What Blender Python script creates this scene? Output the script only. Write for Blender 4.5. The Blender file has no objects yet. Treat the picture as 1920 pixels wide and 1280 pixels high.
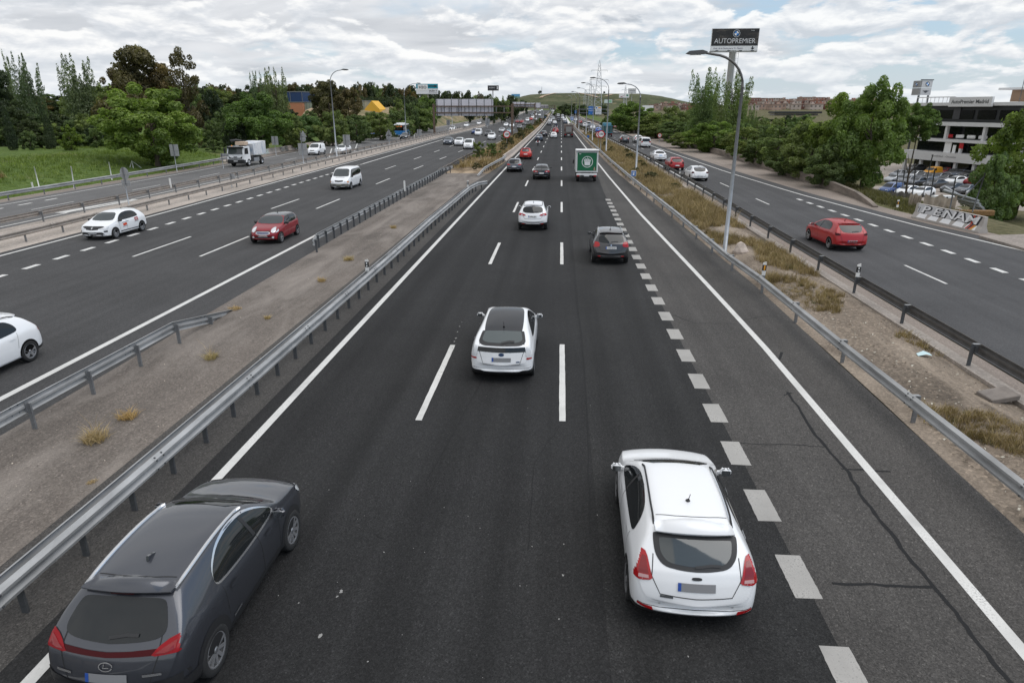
import bpy, math, random
import numpy as np
from mathutils import Vector, Matrix, geometry
from mathutils.bvhtree import BVHTree
R = math.radians
C = bpy.context.scene.collection
SC = bpy.context.scene

# ------------------------------------------------------------------ camera
CAM_H = 7.15
F_PX = 1230.0                       # focal length in pixels of the 1920 px wide photograph
PITCH = math.atan((640 - 203) / F_PX)
YAW = math.atan((1052.5 - 960) / math.hypot(437, F_PX))
cam_d = bpy.data.cameras.new('camera')
cam_d.sensor_width = 36; cam_d.lens = F_PX / 1920 * 36
cam_d.clip_start = 0.1; cam_d.clip_end = 9000
cam = bpy.data.objects.new('camera', cam_d); C.objects.link(cam)
cam.location = (0, 0, CAM_H); cam.rotation_euler = (R(90) - PITCH, 0, YAW)
SC.camera = cam

# ------------------------------------------------------------------ light
SUN_EL, SUN_AZ = 62, 105           # azimuth: clockwise from +Y (the driving direction)
SC.view_settings.view_transform = 'Standard'; SC.view_settings.look = 'None'
SC.view_settings.gamma = 1.0; SC.view_settings.exposure = 0.42; SC.view_settings.use_curve_mapping = False
sd = bpy.data.lights.new('sun', 'SUN'); sd.energy = 1.5; sd.angle = R(60); sd.color = (1, 0.96, 0.9)
so = bpy.data.objects.new('sun', sd); C.objects.link(so)
so.rotation_euler = (R(90 - SUN_EL), 0, R(180 - SUN_AZ))
W = bpy.data.worlds.new('World'); SC.world = W; W.use_nodes = True

class NT:
    """short-hand for building node trees"""
    def __init__(s, nt): s.nt = nt; s.n = nt.nodes; s.l = nt.links
    def new(s, t, **k):
        x = s.n.new(t)
        for a, v in k.items():
            if a.startswith('i_'): x.inputs[a[2:].replace('_', ' ')].default_value = v
            else: setattr(x, a, v)
        return x
    def link(s, a, b): s.l.new(a, b)
    def math(s, op, a, b=None, c=None, clamp=False):
        x = s.n.new('ShaderNodeMath'); x.operation = op; x.use_clamp = clamp
        for i, v in enumerate((a, b, c)):
            if v is None: continue
            if isinstance(v, (int, float)): x.inputs[i].default_value = v
            else: s.l.new(v, x.inputs[i])
        return x.outputs[0]
    def ramp(s, fac, stops, interp='LINEAR'):
        x = s.n.new('ShaderNodeValToRGB'); cr = x.color_ramp; cr.interpolation = interp
        while len(cr.elements) < len(stops): cr.elements.new(0.5)
        for e, (p, c) in zip(cr.elements, stops):
            e.position = p; e.color = (c, c, c, 1) if isinstance(c, (int, float)) else (*c, 1)
        s.l.new(fac, x.inputs[0]); return x.outputs[0]
    def mix(s, fac, a, b, blend='MIX'):
        x = s.n.new('ShaderNodeMix'); x.data_type = 'RGBA'; x.blend_type = blend
        for inp, v in ((0, fac), (6, a), (7, b)):
            if isinstance(v, (int, float)): x.inputs[inp].default_value = v if inp == 0 else (v, v, v, 1)
            elif isinstance(v, tuple): x.inputs[inp].default_value = (*v, 1)
            else: s.l.new(v, x.inputs[inp])
        return x.outputs[2]
    def noise(s, vec, scale, detail=4, rough=0.5, lac=2.0, dist=0.0):
        x = s.n.new('ShaderNodeTexNoise'); x.inputs['Scale'].default_value = scale
        x.inputs['Detail'].default_value = detail; x.inputs['Roughness'].default_value = rough
        x.inputs['Lacunarity'].default_value = lac; x.inputs['Distortion'].default_value = dist
        s.l.new(vec, x.inputs['Vector']); return x.outputs[0]
    def comb(s, x, y, z=0.0):
        n = s.n.new('ShaderNodeCombineXYZ')
        for i, v in enumerate((x, y, z)):
            if isinstance(v, (int, float)): n.inputs[i].default_value = v
            else: s.l.new(v, n.inputs[i])
        return n.outputs[0]
    def vscale(s, vec, sc, off=(0, 0, 0)):
        m = s.n.new('ShaderNodeMapping'); m.inputs['Scale'].default_value = sc; m.inputs['Location'].default_value = off
        s.l.new(vec, m.inputs['Vector']); return m.outputs[0]

def make_sky():
    t = NT(W.node_tree); t.n.clear()
    out = t.new('ShaderNodeOutputWorld'); bg = t.new('ShaderNodeBackground'); bg.inputs['Strength'].default_value = 0.1
    t.link(bg.outputs[0], out.inputs[0])
    sky = t.new('ShaderNodeTexSky'); sky.sky_type = 'NISHITA'; sky.sun_disc = False
    sky.sun_elevation = R(SUN_EL); sky.sun_rotation = R(SUN_AZ); sky.air_density = 1.0; sky.dust_density = 1.5; sky.ozone_density = 2.0
    tc = t.new('ShaderNodeTexCoord'); d = tc.outputs['Generated']
    sp = t.new('ShaderNodeSeparateXYZ'); t.link(d, sp.inputs[0]); X, Y, Z = sp.outputs
    zc = t.math('MAXIMUM', Z, 0.0)
    az = t.math('ARCTAN2', X, Y)                                  # 0 along the motorway, positive to the right
    el = t.math('ARCSINE', zc)
    # cloud deck seen in perspective
    k = t.math('DIVIDE', 1.0, t.math('ADD', zc, 0.13))
    px, py = t.math('MULTIPLY', X, k), t.math('MULTIPLY', Y, k)
    deck = t.comb(px, py, 3.7)
    n1 = t.noise(t.vscale(deck, (1.0, 0.80, 1)), 1.0, 9, 0.52, 2.1, 0.3)      # coverage
    n2 = t.noise(t.vscale(deck, (1.1, 1.6, 1), (5, 9, 2)), 1.0, 8, 0.54, 2.0, 0.4)  # thickness
    cover = t.math('ADD', n1, t.math('MULTIPLY', t.math('SUBTRACT', 0.16, az), 0.24))
    upper = t.math('MULTIPLY', t.ramp(zc, [(0.12, 0.0), (0.30, 1.0)]), 0.10)
    cover = t.math('ADD', cover, upper)
    m_deck = t.ramp(cover, [(0.42, 0.0), (0.60, 1.0)], 'EASE')
    deck_col = t.ramp(n2, [(0.26, (0.38, 0.405, 0.44)), (0.42, (0.49, 0.51, 0.54)), (0.56, (0.59, 0.605, 0.63)), (0.72, (0.71, 0.715, 0.72))])
    # heaped clouds standing in rows above the horizon
    el2 = t.math('MULTIPLY', t.math('POWER', t.math('ADD', el, 0.006), 0.80), 1.0)
    cu = t.comb(t.math('MULTIPLY', az, 9.5), t.math('MULTIPLY', el2, 21.0), 1.3)
    cu_up = t.comb(t.math('MULTIPLY', az, 9.5), t.math('ADD', t.math('MULTIPLY', el2, 21.0), 0.20), 1.3)
    c0 = t.noise(cu, 1.0, 9, 0.53, 2.15, 0.2); c1 = t.noise(cu_up, 1.0, 9, 0.53, 2.15, 0.2)
    low = t.ramp(el, [(0.0, 0.0), (0.02, 0.045), (0.12, 0.02), (0.2, -0.05)])
    right = t.math('MULTIPLY', t.ramp(az, [(0.15, 0.04), (0.45, -0.02)]), 1.0)
    m_cu = t.ramp(t.math('ADD', t.math('ADD', c0, low), right), [(0.505, 0.0), (0.575, 1.0)], 'EASE')
    lit = t.ramp(t.math('ADD', t.math('MULTIPLY', t.math('SUBTRACT', c0, c1), 3.2), 0.5),
                 [(0.15, (0.47, 0.50, 0.54)), (0.46, (0.58, 0.60, 0.63)), (0.78, (0.76, 0.76, 0.755))])
    m_cu = t.math('MULTIPLY', m_cu, t.ramp(el, [(0.13, 0.9), (0.32, 0.0)]))
    K = 10.0
    skyc = t.mix(0.45, sky.outputs[0], (0.42 * K, 0.56 * K, 0.70 * K))          # thin high veil in front of the blue
    def up(col):
        x = t.new('ShaderNodeVectorMath', operation='SCALE'); t.link(col, x.inputs[0]); x.inputs['Scale'].default_value = K; return x.outputs[0]
    c = t.mix(m_deck, skyc, up(deck_col))
    c = t.mix(m_cu, c, up(lit))
    haze = t.ramp(el, [(0.0, 0.55), (0.07, 0.0)])
    c = t.mix(haze, c, (0.60 * K, 0.645 * K, 0.685 * K))
    t.link(c, bg.inputs['Color'])
make_sky()

# ------------------------------------------------------------------ geometry of the place
def road_z(Y):
    t = min(max((Y - 230) / 520, 0), 1); z = 5.4 * t * t * (3 - 2 * t)
    return z
def ray(x, y):
    xc, yc = x - 960, y - 640; cp, sp = math.cos(PITCH), math.sin(PITCH); cy, sy = math.cos(YAW), math.sin(YAW)
    fw = F_PX * cp - yc * sp; dn = F_PX * sp + yc * cp
    return xc * cy - fw * sy, xc * sy + fw * cy, -dn
def at_ground(x, y, dz=0.0):
    """the point of the road surface seen at a place of the photograph"""
    d = ray(x, y); z = dz
    for i in range(60):
        s = (z - CAM_H) / d[2]
        if s < 0: s = 900 / d[1]
        z = 0.6 * z + 0.4 * (road_z(s * d[1]) + dz)
    return s * d[0], s * d[1], z
def at_dist(x, y, Y):
    """the point at distance Y along the road axis seen at a place of the photograph"""
    d = ray(x, y); s = Y / d[1]
    return s * d[0], Y, CAM_H + s * d[2]
def lerp_pts(pts, Y):
    if Y <= pts[0][0]:
        a, b = pts[0], pts[1]
    elif Y >= pts[-1][0]: return pts[-1][1]
    else:
        for a, b in zip(pts, pts[1:]):
            if a[0] <= Y <= b[0]: break
    return a[1] + (b[1] - a[1]) * (Y - a[0]) / (b[0] - a[0])
def smooth(a, b, x):
    t = min(max((x - a) / (b - a), 0), 1); return t * t * (3 - 2 * t)

def terrain_z(X, Y):
    z = road_z(Y) - 0.06
    if X < -45:                                                   # grassy bank and the wooded rise on the left
        k = smooth(95, 125, Y)
        z += (1 - k) * (1.7 * smooth(-46.5, -62, X) * smooth(20, 60, Y)) + 0.0
        z += 7.0 * smooth(-75, -230, X) * smooth(30, 160, Y)
        z += 2.2 * smooth(-52, -70, X) * smooth(150, 210, Y)
    if X > 27.5:
        z += -5.6 * smooth(28.5, 47, X) * (1 - smooth(210, 330, Y))
        z += 7 * smooth(350, 900, Y) * smooth(60, 300, X)
    return z

# ------------------------------------------------------------------ mesh helpers
class MB:
    def __init__(s): s.v = []; s.f = []; s.m = []; s.sm = []
    def add(s, vs, fs, mi=0, smooth=False):
        o = len(s.v); s.v += [tuple(p) for p in vs]
        for f in fs: s.f.append(tuple(i + o for i in f)); s.m.append(mi); s.sm.append(smooth)
        return s
    def box(s, c, d, mi=0, rz=0.0, bev=0.0, rot=None):
        hx, hy, hz = d[0] / 2, d[1] / 2, d[2] / 2
        if bev <= 0:
            vs = [(x, y, z) for z in (-hz, hz) for x, y in ((-hx, -hy), (hx, -hy), (hx, hy), (-hx, hy))]
            fs = [(3, 2, 1, 0), (4, 5, 6, 7), (0, 1, 5, 4), (1, 2, 6, 5), (2, 3, 7, 6), (3, 0, 4, 7)]
        else:
            b = min(bev, hx * .9, hy * .9, hz * .9); vs = []; rings = []
            for z, i in ((-hz, b), (-hz + b, 0), (hz - b, 0), (hz, b)):
                r = []
                for sx, sy in ((-1, -1), (1, -1), (1, 1), (-1, 1)):
                    x, y = sx * (hx - i), sy * (hy - i)
                    p = [(x, y + (-sy) * b * 0 , z)]
                    a1 = (sx * (hx - i - b), sy * (hy - i), z); a2 = (sx * (hx - i), sy * (hy - i - b), z)
                    q = [a2, a1] if sx * sy > 0 else [a1, a2]
                    if (sx, sy) == (-1, -1): q = [a2, a1]
                    elif (sx, sy) == (1, -1): q = [a1, a2]
                    elif (sx, sy) == (1, 1): q = [a2, a1]
                    else: q = [a1, a2]
                    for w in q: r.append(len(vs)); vs.append(w)
                rings.append(r)
            fs = [tuple(reversed(rings[0])), tuple(rings[3])]
            for r0, r1 in zip(rings, rings[1:]):
                for i in range(8): j = (i + 1) % 8; fs.append((r0[i], r0[j], r1[j], r1[i]))
        if rot is not None: vs = [tuple(rot @ Vector(p)) for p in vs]
        elif rz:
            cz, sz = math.cos(rz), math.sin(rz); vs = [(x * cz - y * sz, x * sz + y * cz, z) for x, y, z in vs]
        return s.add([(x + c[0], y + c[1], z + c[2]) for x, y, z in vs], fs, mi)
    def tube(s, pts, r, n=8, mi=0, cap=True, smooth=True):
        pts = [Vector(p) for p in pts]; rs = r if isinstance(r, (list, tuple)) else [r] * len(pts)
        vs = []; fs = []; up = Vector((0, 0, 1))
        for i, p in enumerate(pts):
            t = (pts[min(i + 1, len(pts) - 1)] - pts[max(i - 1, 0)]).normalized()
            a = t.cross(up if abs(t.z) < 0.95 else Vector((0, 1, 0))).normalized(); b = t.cross(a)
            for k in range(n):
                an = 2 * math.pi * k / n; vs.append(p + (a * math.cos(an) + b * math.sin(an)) * rs[i])
        for i in range(len(pts) - 1):
            for k in range(n):
                k2 = (k + 1) % n; fs.append((i * n + k, i * n + k2, (i + 1) * n + k2, (i + 1) * n + k))
        s.add(vs, fs, mi, smooth)
        if cap:
            o = len(s.v) - len(vs)
            s.f.append(tuple(o + k for k in range(n))); s.m.append(mi); s.sm.append(False)
            s.f.append(tuple(o + (len(pts) - 1) * n + k for k in reversed(range(n)))); s.m.append(mi); s.sm.append(False)
        return s
    def lathe(s, prof, c, axis='x', n=24, mi=0, smooth=True):
        """prof: (along the axis, radius)"""
        vs = []; fs = []
        for a, r in prof:
            for k in range(n):
                an = 2 * math.pi * k / n; u, w = r * math.cos(an), r * math.sin(an)
                vs.append((c[0] + a, c[1] + u, c[2] + w) if axis == 'x' else (c[0] + u, c[1] + w, c[2] + a) if axis == 'z' else (c[0] + u, c[1] + a, c[2] + w))
        for i in range(len(prof) - 1):
            for k in range(n): k2 = (k + 1) % n; fs.append((i * n + k, i * n + k2, (i + 1) * n + k2, (i + 1) * n + k))
        return s.add(vs, fs, mi, smooth)
    def prism(s, poly, z0, z1, mi=0, plane='xy'):
        """poly extruded along the third axis"""
        n = len(poly)
        def P(a, b, c): return (a, b, c) if plane == 'xy' else (a, c, b) if plane == 'xz' else (c, a, b)
        vs = [P(a, b, z0) for a, b in poly] + [P(a, b, z1) for a, b in poly]
        fs = [tuple(reversed(range(n))), tuple(range(n, 2 * n))] + [(i, (i + 1) % n, n + (i + 1) % n, n + i) for i in range(n)]
        return s.add(vs, fs, mi)
    def build(s, name, mats, parent=None, loc=None, rz=0.0, smooth=None):
        me = bpy.data.meshes.new(name); me.from_pydata(s.v, [], s.f)
        for m in (mats if isinstance(mats, (list, tuple)) else [mats]): me.materials.append(m)
        if len(s.f):
            me.polygons.foreach_set('material_index', s.m)
            me.polygons.foreach_set('use_smooth', [bool(x) if smooth is None else smooth for x in s.sm])
        me.update()
        return link(name, me, parent, loc, rz)

def link(name, me, parent=None, loc=None, rz=0.0):
    o = bpy.data.objects.new(name, me); C.objects.link(o)
    if parent is not None: o.parent = parent
    if loc is not None: o.location = loc
    if rz: o.rotation_euler = (0, 0, rz)
    return o
def tag(o, label=None, cat=None, group=None, kind=None):
    for k, v in (('label', label), ('category', cat), ('group', group), ('kind', kind)):
        if v: o[k] = v
    return o
def thing(name, label, cat, loc=(0, 0, 0), rz=0.0, group=None):
    return tag(link(name, None, None, loc, rz), label, cat, group)
def kids(o): return [c for c in C.objects if c.parent == o]
def copy_tree(o, parent=None, ch=None):
    c = o.copy(); C.objects.link(c)
    if parent is not None: c.parent = parent
    for k in list(o.children): copy_tree(k, c)
    return c

# ------------------------------------------------------------------ materials
MATS = {}
def mat(name, col, rough=0.6, metal=0.0, spec=0.5, coat=0.0, var=0.0, vscale=8.0, bump=0.0, bscale=40.0, emit=None, trans=0.0, stretch=None):
    if name in MATS: return MATS[name]
    m = bpy.data.materials.new(name); m.use_nodes = True; MATS[name] = m
    t = NT(m.node_tree); b = t.n['Principled BSDF']
    b.inputs['Base Color'].default_value = (*col, 1); b.inputs['Roughness'].default_value = rough; b.inputs['Metallic'].default_value = metal
    b.inputs['Specular IOR Level'].default_value = spec; b.inputs['Coat Weight'].default_value = coat; b.inputs['Coat Roughness'].default_value = 0.03
    if emit: b.inputs['Emission Color'].default_value = (*emit[0], 1); b.inputs['Emission Strength'].default_value = emit[1]
    tc = None
    if var > 0 or bump > 0:
        tc = t.new('ShaderNodeTexCoord'); vec = tc.outputs['Object']
        if stretch: vec = t.vscale(vec, stretch)
    if var > 0:
        n = t.noise(vec, vscale, 5, 0.6)
        lo = tuple(c * (1 - var) for c in col); hi = tuple(min(1, c * (1 + var)) for c in col)
        t.link(t.ramp(n, [(0.3, lo), (0.7, hi)]), b.inputs['Base Color'])
    if bump > 0:
        bn = t.new('ShaderNodeBump'); bn.inputs['Strength'].default_value = bump; bn.inputs['Distance'].default_value = 0.02
        t.link(t.noise(vec, bscale, 4, 0.6), bn.inputs['Height']); t.link(bn.outputs[0], b.inputs['Normal'])
    return m

def ground_mat(name, base, speck=0.5, streak=0.25, patch=0.25, sand=None, sand_amt=0.5, rough=0.85, grain=55.0, tracks=None, bump=0.5):
    """asphalt and earth: fine stones, wear running with the traffic, wide patches; world metres"""
    m = bpy.data.materials.new(name); m.use_nodes = True; MATS[name] = m
    t = NT(m.node_tree); b = t.n['Principled BSDF']; b.inputs['Roughness'].default_value = rough; b.inputs['Specular IOR Level'].default_value = 0.3
    vec = t.new('ShaderNodeTexCoord').outputs['Object']
    fine = t.noise(vec, grain, 3, 0.7)
    vor = t.new('ShaderNodeTexVoronoi'); vor.inputs['Scale'].default_value = grain * 0.75; t.link(vec, vor.inputs['Vector'])
    stones = t.ramp(vor.outputs['Color'], [(0.0, 1 - speck), (0.62, 1.0), (0.86, 1 + speck * 0.6), (1.0, 1 + speck * 2.4)])
    f1 = t.ramp(fine, [(0.25, 1 - speck * 0.75), (0.5, 1.0), (0.75, 1 + speck)])
    st = t.noise(t.vscale(vec, (1.6, 0.035, 1)), 1.0, 5, 0.6)
    f2 = t.ramp(st, [(0.3, 1 - streak), (0.5, 1.0), (0.7, 1 + streak)])
    pa = t.noise(vec, 0.22, 5, 0.6, dist=0.4); f3 = t.ramp(pa, [(0.3, 1 - patch), (0.7, 1 + patch)])
    c = t.mix(1.0, f1, f2, 'MULTIPLY'); c = t.mix(1.0, c, f3, 'MULTIPLY'); c = t.mix(1.0, c, stones, 'MULTIPLY')
    if tracks:                                                   # polished wheel paths: (x of lane centres, darkening)
        sx = t.new('ShaderNodeSeparateXYZ'); t.link(vec, sx.inputs[0]); acc = None
        for x0 in tracks[0]:
            for off in (-0.78, 0.78):
                d = t.math('ABSOLUTE', t.math('SUBTRACT', sx.outputs[0], x0 + off))
                g = t.ramp(d, [(0.0, 1.0), (0.6, 0.0)], 'EASE'); acc = g if acc is None else t.math('MAXIMUM', acc, g)
        c = t.mix(t.math('MULTIPLY', acc, tracks[1]), c, t.mix(1.0, c, (0.5, 0.5, 0.5), 'MULTIPLY'))
    c = t.mix(1.0, c, base, 'MULTIPLY')
    if sand:
        sn = t.noise(t.vscale(vec, (0.55, 0.16, 1)), 1.0, 7, 0.62, dist=0.8)
        c2 = t.mix(1.0, f1, sand, 'MULTIPLY')
        c = t.mix(t.math('MULTIPLY', t.ramp(sn, [(0.46, 0.0), (0.64, 1.0)]), sand_amt), c, c2)
    t.link(c, b.inputs['Base Color'])
    if bump:
        bn = t.new('ShaderNodeBump'); bn.inputs['Strength'].default_value = bump; bn.inputs['Distance'].default_value = 0.015
        t.link(fine, bn.inputs['Height']); t.link(bn.outputs[0], b.inputs['Normal'])
    return m
def paint_mat(name, col, wear=0.7):
    m = bpy.data.materials.new(name); m.use_nodes = True; MATS[name] = m
    t = NT(m.node_tree); b = t.n['Principled BSDF']; b.inputs['Roughness'].default_value = 0.7
    vec = t.new('ShaderNodeTexCoord').outputs['Object']
    n = t.noise(vec, 30.0, 5, 0.75); n2 = t.noise(vec, 1.1, 4, 0.6)
    w = t.math('ADD', t.math('MULTIPLY', n, 0.75), t.math('MULTIPLY', n2, 0.35))
    dirt = t.ramp(n2, [(0.3, tuple(c * 0.72 for c in col)), (0.7, col)])
    c = t.mix(t.math('MULTIPLY', t.ramp(w, [(0.60, 0.0), (0.72, 1.0)]), wear), dirt, (0.07, 0.068, 0.065))
    t.link(c, b.inputs['Base Color']); return m
# ================================================================== SETTING
M_ASPH = ground_mat('asphalt_main', (0.0215, 0.0212, 0.0213), 0.55, 0.24, 0.20, tracks=((-5.1, -1.65, 1.75), 0.5))
M_SHOULD = ground_mat('asphalt_shoulder', (0.068, 0.0635, 0.059), 0.52, 0.16, 0.18)
M_ASPH_L = ground_mat('asphalt_left', (0.058, 0.057, 0.057), 0.40, 0.16, 0.14, tracks=((-16.4, -19.9, -23.4), 0.15))
M_ASPH_R = ground_mat('asphalt_right', (0.069, 0.068, 0.069), 0.30, 0.16, 0.14, tracks=((15.0, 18.7), 0.12))
M_ASPH_S = ground_mat('asphalt_service', (0.125, 0.122, 0.12), 0.28, 0.15, 0.12)
M_MEDIAN = ground_mat('worn_median_paving', (0.146, 0.125, 0.108), 0.36, 0.20, 0.22, sand=(0.27, 0.238, 0.21), sand_amt=0.55, grain=34)
M_DIRT = ground_mat('sandy_verge', (0.178, 0.142, 0.108), 0.42, 0.10, 0.30, sand=(0.335, 0.275, 0.215), sand_amt=0.7, grain=18, bump=1.0)
M_SOIL = ground_mat('median_soil', (0.20, 0.145, 0.09), 0.4, 0.1, 0.3, sand=(0.42, 0.32, 0.22), sand_amt=0.8, grain=8, bump=1.0)
M_CONC = ground_mat('pale_concrete', (0.36, 0.315, 0.275), 0.22, 0.2, 0.2, grain=20, bump=0.3)
M_TAN = ground_mat('tan_gutter', (0.245, 0.205, 0.175), 0.25, 0.1, 0.15, grain=40, bump=0.3)
M_PAINT = paint_mat('road_paint', (0.68, 0.67, 0.64))
M_PAINT2 = paint_mat('worn_road_paint', (0.39, 0.375, 0.35), 0.9)
M_TAR = mat('tar_seam', (0.015, 0.015, 0.0155), 0.75, spec=.2)

def grass_ground():
    m = bpy.data.materials.new('grass_ground'); m.use_nodes = True
    t = NT(m.node_tree); b = t.n['Principled BSDF']; b.inputs['Roughness'].default_value = 0.95; b.inputs['Specular IOR Level'].default_value = 0.1
    vec = t.new('ShaderNodeTexCoord').outputs['Object']
    a = t.noise(vec, 0.05, 6, 0.6); f = t.noise(vec, 1.6, 5, 0.7)
    c = t.ramp(f, [(0.3, (0.050, 0.080, 0.020)), (0.55, (0.095, 0.140, 0.037)), (0.75, (0.165, 0.20, 0.07))])
    dry = t.ramp(f, [(0.3, (0.12, 0.09, 0.05)), (0.7, (0.30, 0.235, 0.14))])
    sx = t.new('ShaderNodeSeparateXYZ'); t.link(vec, sx.inputs[0])
    c = t.mix(t.ramp(a, [(0.52, 0.0), (0.66, 0.6)]), c, dry)
    waste = t.ramp(f, [(0.3, (0.060, 0.055, 0.030)), (0.5, (0.115, 0.100, 0.058)), (0.72, (0.20, 0.165, 0.11))])
    t.link(t.mix(t.ramp(t.math('DIVIDE', sx.outputs[0], 100.0), [(0.22, 0.0), (0.26, 0.85)]), c, waste), b.inputs['Base Color'])
    bn = t.new('ShaderNodeBump'); bn.inputs['Strength'].default_value = 1.0; bn.inputs['Distance'].default_value = 0.15
    t.link(f, bn.inputs['Height']); t.link(bn.outputs[0], b.inputs['Normal']); return m
M_GRASS = grass_ground()

def ysteps(y0, y1, near=4.0):
    ys = [y0]; y = y0
    while y < y1:
        y += near if y < 120 else near * 2.5 if y < 300 else near * 6; ys.append(min(y, y1))
    return ys
def sheet(name, left, right, y0, y1, dz, m, nx=2, kind='structure', near=4.0, prof=None):
    """a strip of ground between two lines given as (Y, X) points"""
    mb = MB(); rows = []
    for Y in ysteps(y0, y1, near):
        a, b = lerp_pts(left, Y), lerp_pts(right, Y); r = []
        for i in range(nx):
            f = i / (nx - 1); r.append(len(mb.v)); mb.v.append((a + (b - a) * f, Y, road_z(Y) + dz + (prof(f, Y) if prof else 0)))
        rows.append(r)
    for r0, r1 in zip(rows, rows[1:]):
        for i in range(nx - 1): mb.f.append((r0[i], r0[i + 1], r1[i + 1], r1[i])); mb.m.append(0); mb.sm.append(True)
    return tag(mb.build(name, m), kind=kind)

# the terrain reaches the horizon
def make_terrain():
    xs = [-2500, -1500, -900, -600, -450, -350, -280, -230, -190, -160, -135, -115, -100, -90, -80, -72, -66, -62, -58, -54, -51, -48.5, -46.5, -45, -30, -15, 0, 12, 24, 27.5, 28.5, 31, 34, 38, 42, 47, 55, 70, 90, 120, 170, 240, 330, 450, 650, 1000, 1600, 2500]
    ys = [-80, -30, 0, 15, 25, 35, 45, 55, 65, 75, 85, 95, 110, 125, 140, 160, 185, 210, 240, 270, 300, 340, 390, 450, 520, 600, 700, 800, 950, 1200, 1600, 2200, 3200, 5000, 7500]
    mb = MB(); n = len(xs)
    rnd = random.Random(3)
    for Y in ys:
        for X in xs:
            j = 0.35 * rnd.uniform(-1, 1) if (X < -58 or X > 50) else 0
            mb.v.append((X, Y, terrain_z(X, Y) + j))
    for j in range(len(ys) - 1):
        for i in range(n - 1): a = j * n + i; mb.f.append((a, a + 1, a + n + 1, a + n)); mb.m.append(0); mb.sm.append(True)
    tag(mb.build('ground', M_GRASS), kind='structure')
make_terrain()

# --- main carriageway
SH_L = [(-20, -9.1), (60, -9.1), (90, -7.75), (700, -8.2)]
sheet('left_shoulder', SH_L, [(-20, -7.35), (700, -7.6)], -20, 700, 0.0, M_SHOULD)
sheet('main_road', [(-20, -7.35), (700, -7.6)], [(-20, 4.12), (60, 4.0), (100, 4.6), (172, 4.3), (330, 3.3), (700, 3.3)], -20, 700, 0.0, M_ASPH, nx=4)
sheet('right_lane', [(-20, 0.85), (420, 0.7)], [(-20, 4.12), (60, 4.0), (100, 4.6), (172, 4.3), (330, 3.3), (420, 3.3)], -20, 420, 0.0015, ground_mat('asphalt_right_lane', (0.0245, 0.0241, 0.0237), 0.6, 0.26, 0.22, tracks=((2.1,), 0.45)), nx=3)
sheet('right_shoulder', [(-20, 4.12), (60, 4.0), (100, 4.6), (172, 4.3), (330, 3.3)], [(-20, 8.35), (28, 8.45), (48, 7.8), (83, 6.6), (170, 5.6), (330, 4.4)], -20, 330, 0.0, M_SHOULD)
# --- worn paving of the opened median, then its planted part
sheet('median_paving', [(-20, -12.6), (30, -12.9), (78, -13.4)], [(-20, -9.1), (60, -9.1), (78, -8.3)], -20, 78, 0.002, M_MEDIAN, nx=5)
sheet('median_soil', [(78, -13.4), (102, -13.6), (170, -12.6), (300, -11.2), (520, -9.6)], [(78, -8.3), (94, -7.75), (520, -8.1)], 78, 520, 0.0, M_SOIL, nx=6,
      prof=lambda f, Y: 0.5 * smooth(80, 110, Y) * math.sin(math.pi * f))
# --- left carriageway
LC_R = [(-20, -12.6), (30, -12.9), (78, -13.4), (102, -13.6), (170, -12.6), (300, -11.2), (520, -9.6), (700, -9.6)]
sheet('left_carriageway', [(-20, -29.2), (45, -29.2), (74, -29.7), (106, -30.2), (186, -31.6), (300, -31.6), (700, -29)], LC_R, -20, 700, 0.0, M_ASPH_L, nx=4)
SEP_L = [(-20, -34.9), (300, -34.9), (700, -32.5)]
sheet('separator_paving', SEP_L, [(-20, -29.2), (45, -29.2), (74, -29.7), (106, -30.2), (186, -31.6), (300, -31.6), (700, -29)], -20, 700, 0.004, M_CONC, nx=7,
      prof=lambda f, Y: 0.10 - 0.10 * abs(2 * f - 1))
SV_L = [(-20, -44.4), (75, -44.9), (130, -46.9), (215, -48.6), (300, -48.6), (500, -44), (700, -40)]
sheet('service_road', SV_L, SEP_L, -20, 700, 0.0, M_ASPH_S, nx=3)
sheet('service_verge', [(Y, X - 1.6) for Y, X in SV_L], SV_L, -20, 700, 0.0, M_TAN, nx=2)
# --- right road
RR_L = [(-20, 12.95), (60, 12.95), (110, 12.75), (200, 10.6), (330, 6.2), (480, 3.3), (700, 3.3)]
RR_R = [(-20, 33), (28, 28.5), (36, 26.2), (45, 24.1), (61, 22.3), (82, 21.2), (131, 20.0), (235, 18.6), (330, 14.6), (480, 10.6), (700, 9)]
sheet('right_road', RR_L, RR_R, -20, 700, 0.0, M_ASPH_R, nx=3)
sheet('right_road_shoulder', RR_R, [(-20, 35), (28, 29.2), (36, 27.4), (45, 25.6), (54, 24.6), (72, 25.4), (102, 25.8), (190, 24), (330, 17), (480, 12), (700, 10.5)], -20, 700, 0.003, M_TAN, nx=3)
sheet('gutter', [(-20, 12.28), (60, 12.3), (110, 12.45), (200, 10.3), (300, 6.8)], [(-20, 12.95), (60, 12.95), (110, 12.75), (200, 10.6), (300, 7.0)], -20, 300, -0.03, M_TAN)
sheet('verge', [(-20, 8.35), (28, 8.45), (48, 7.8), (83, 6.6), (170, 5.6), (330, 4.4)], [(-20, 11.85), (60, 11.85), (110, 12.1), (200, 9.9), (330, 6.0)], -20, 330, -0.01, M_DIRT, nx=9,
      prof=lambda f, Y: 0.16 * math.sin(math.pi * f) + 0.035 * math.sin(Y * 1.3 + f * 9))
mbk = MB()
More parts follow.
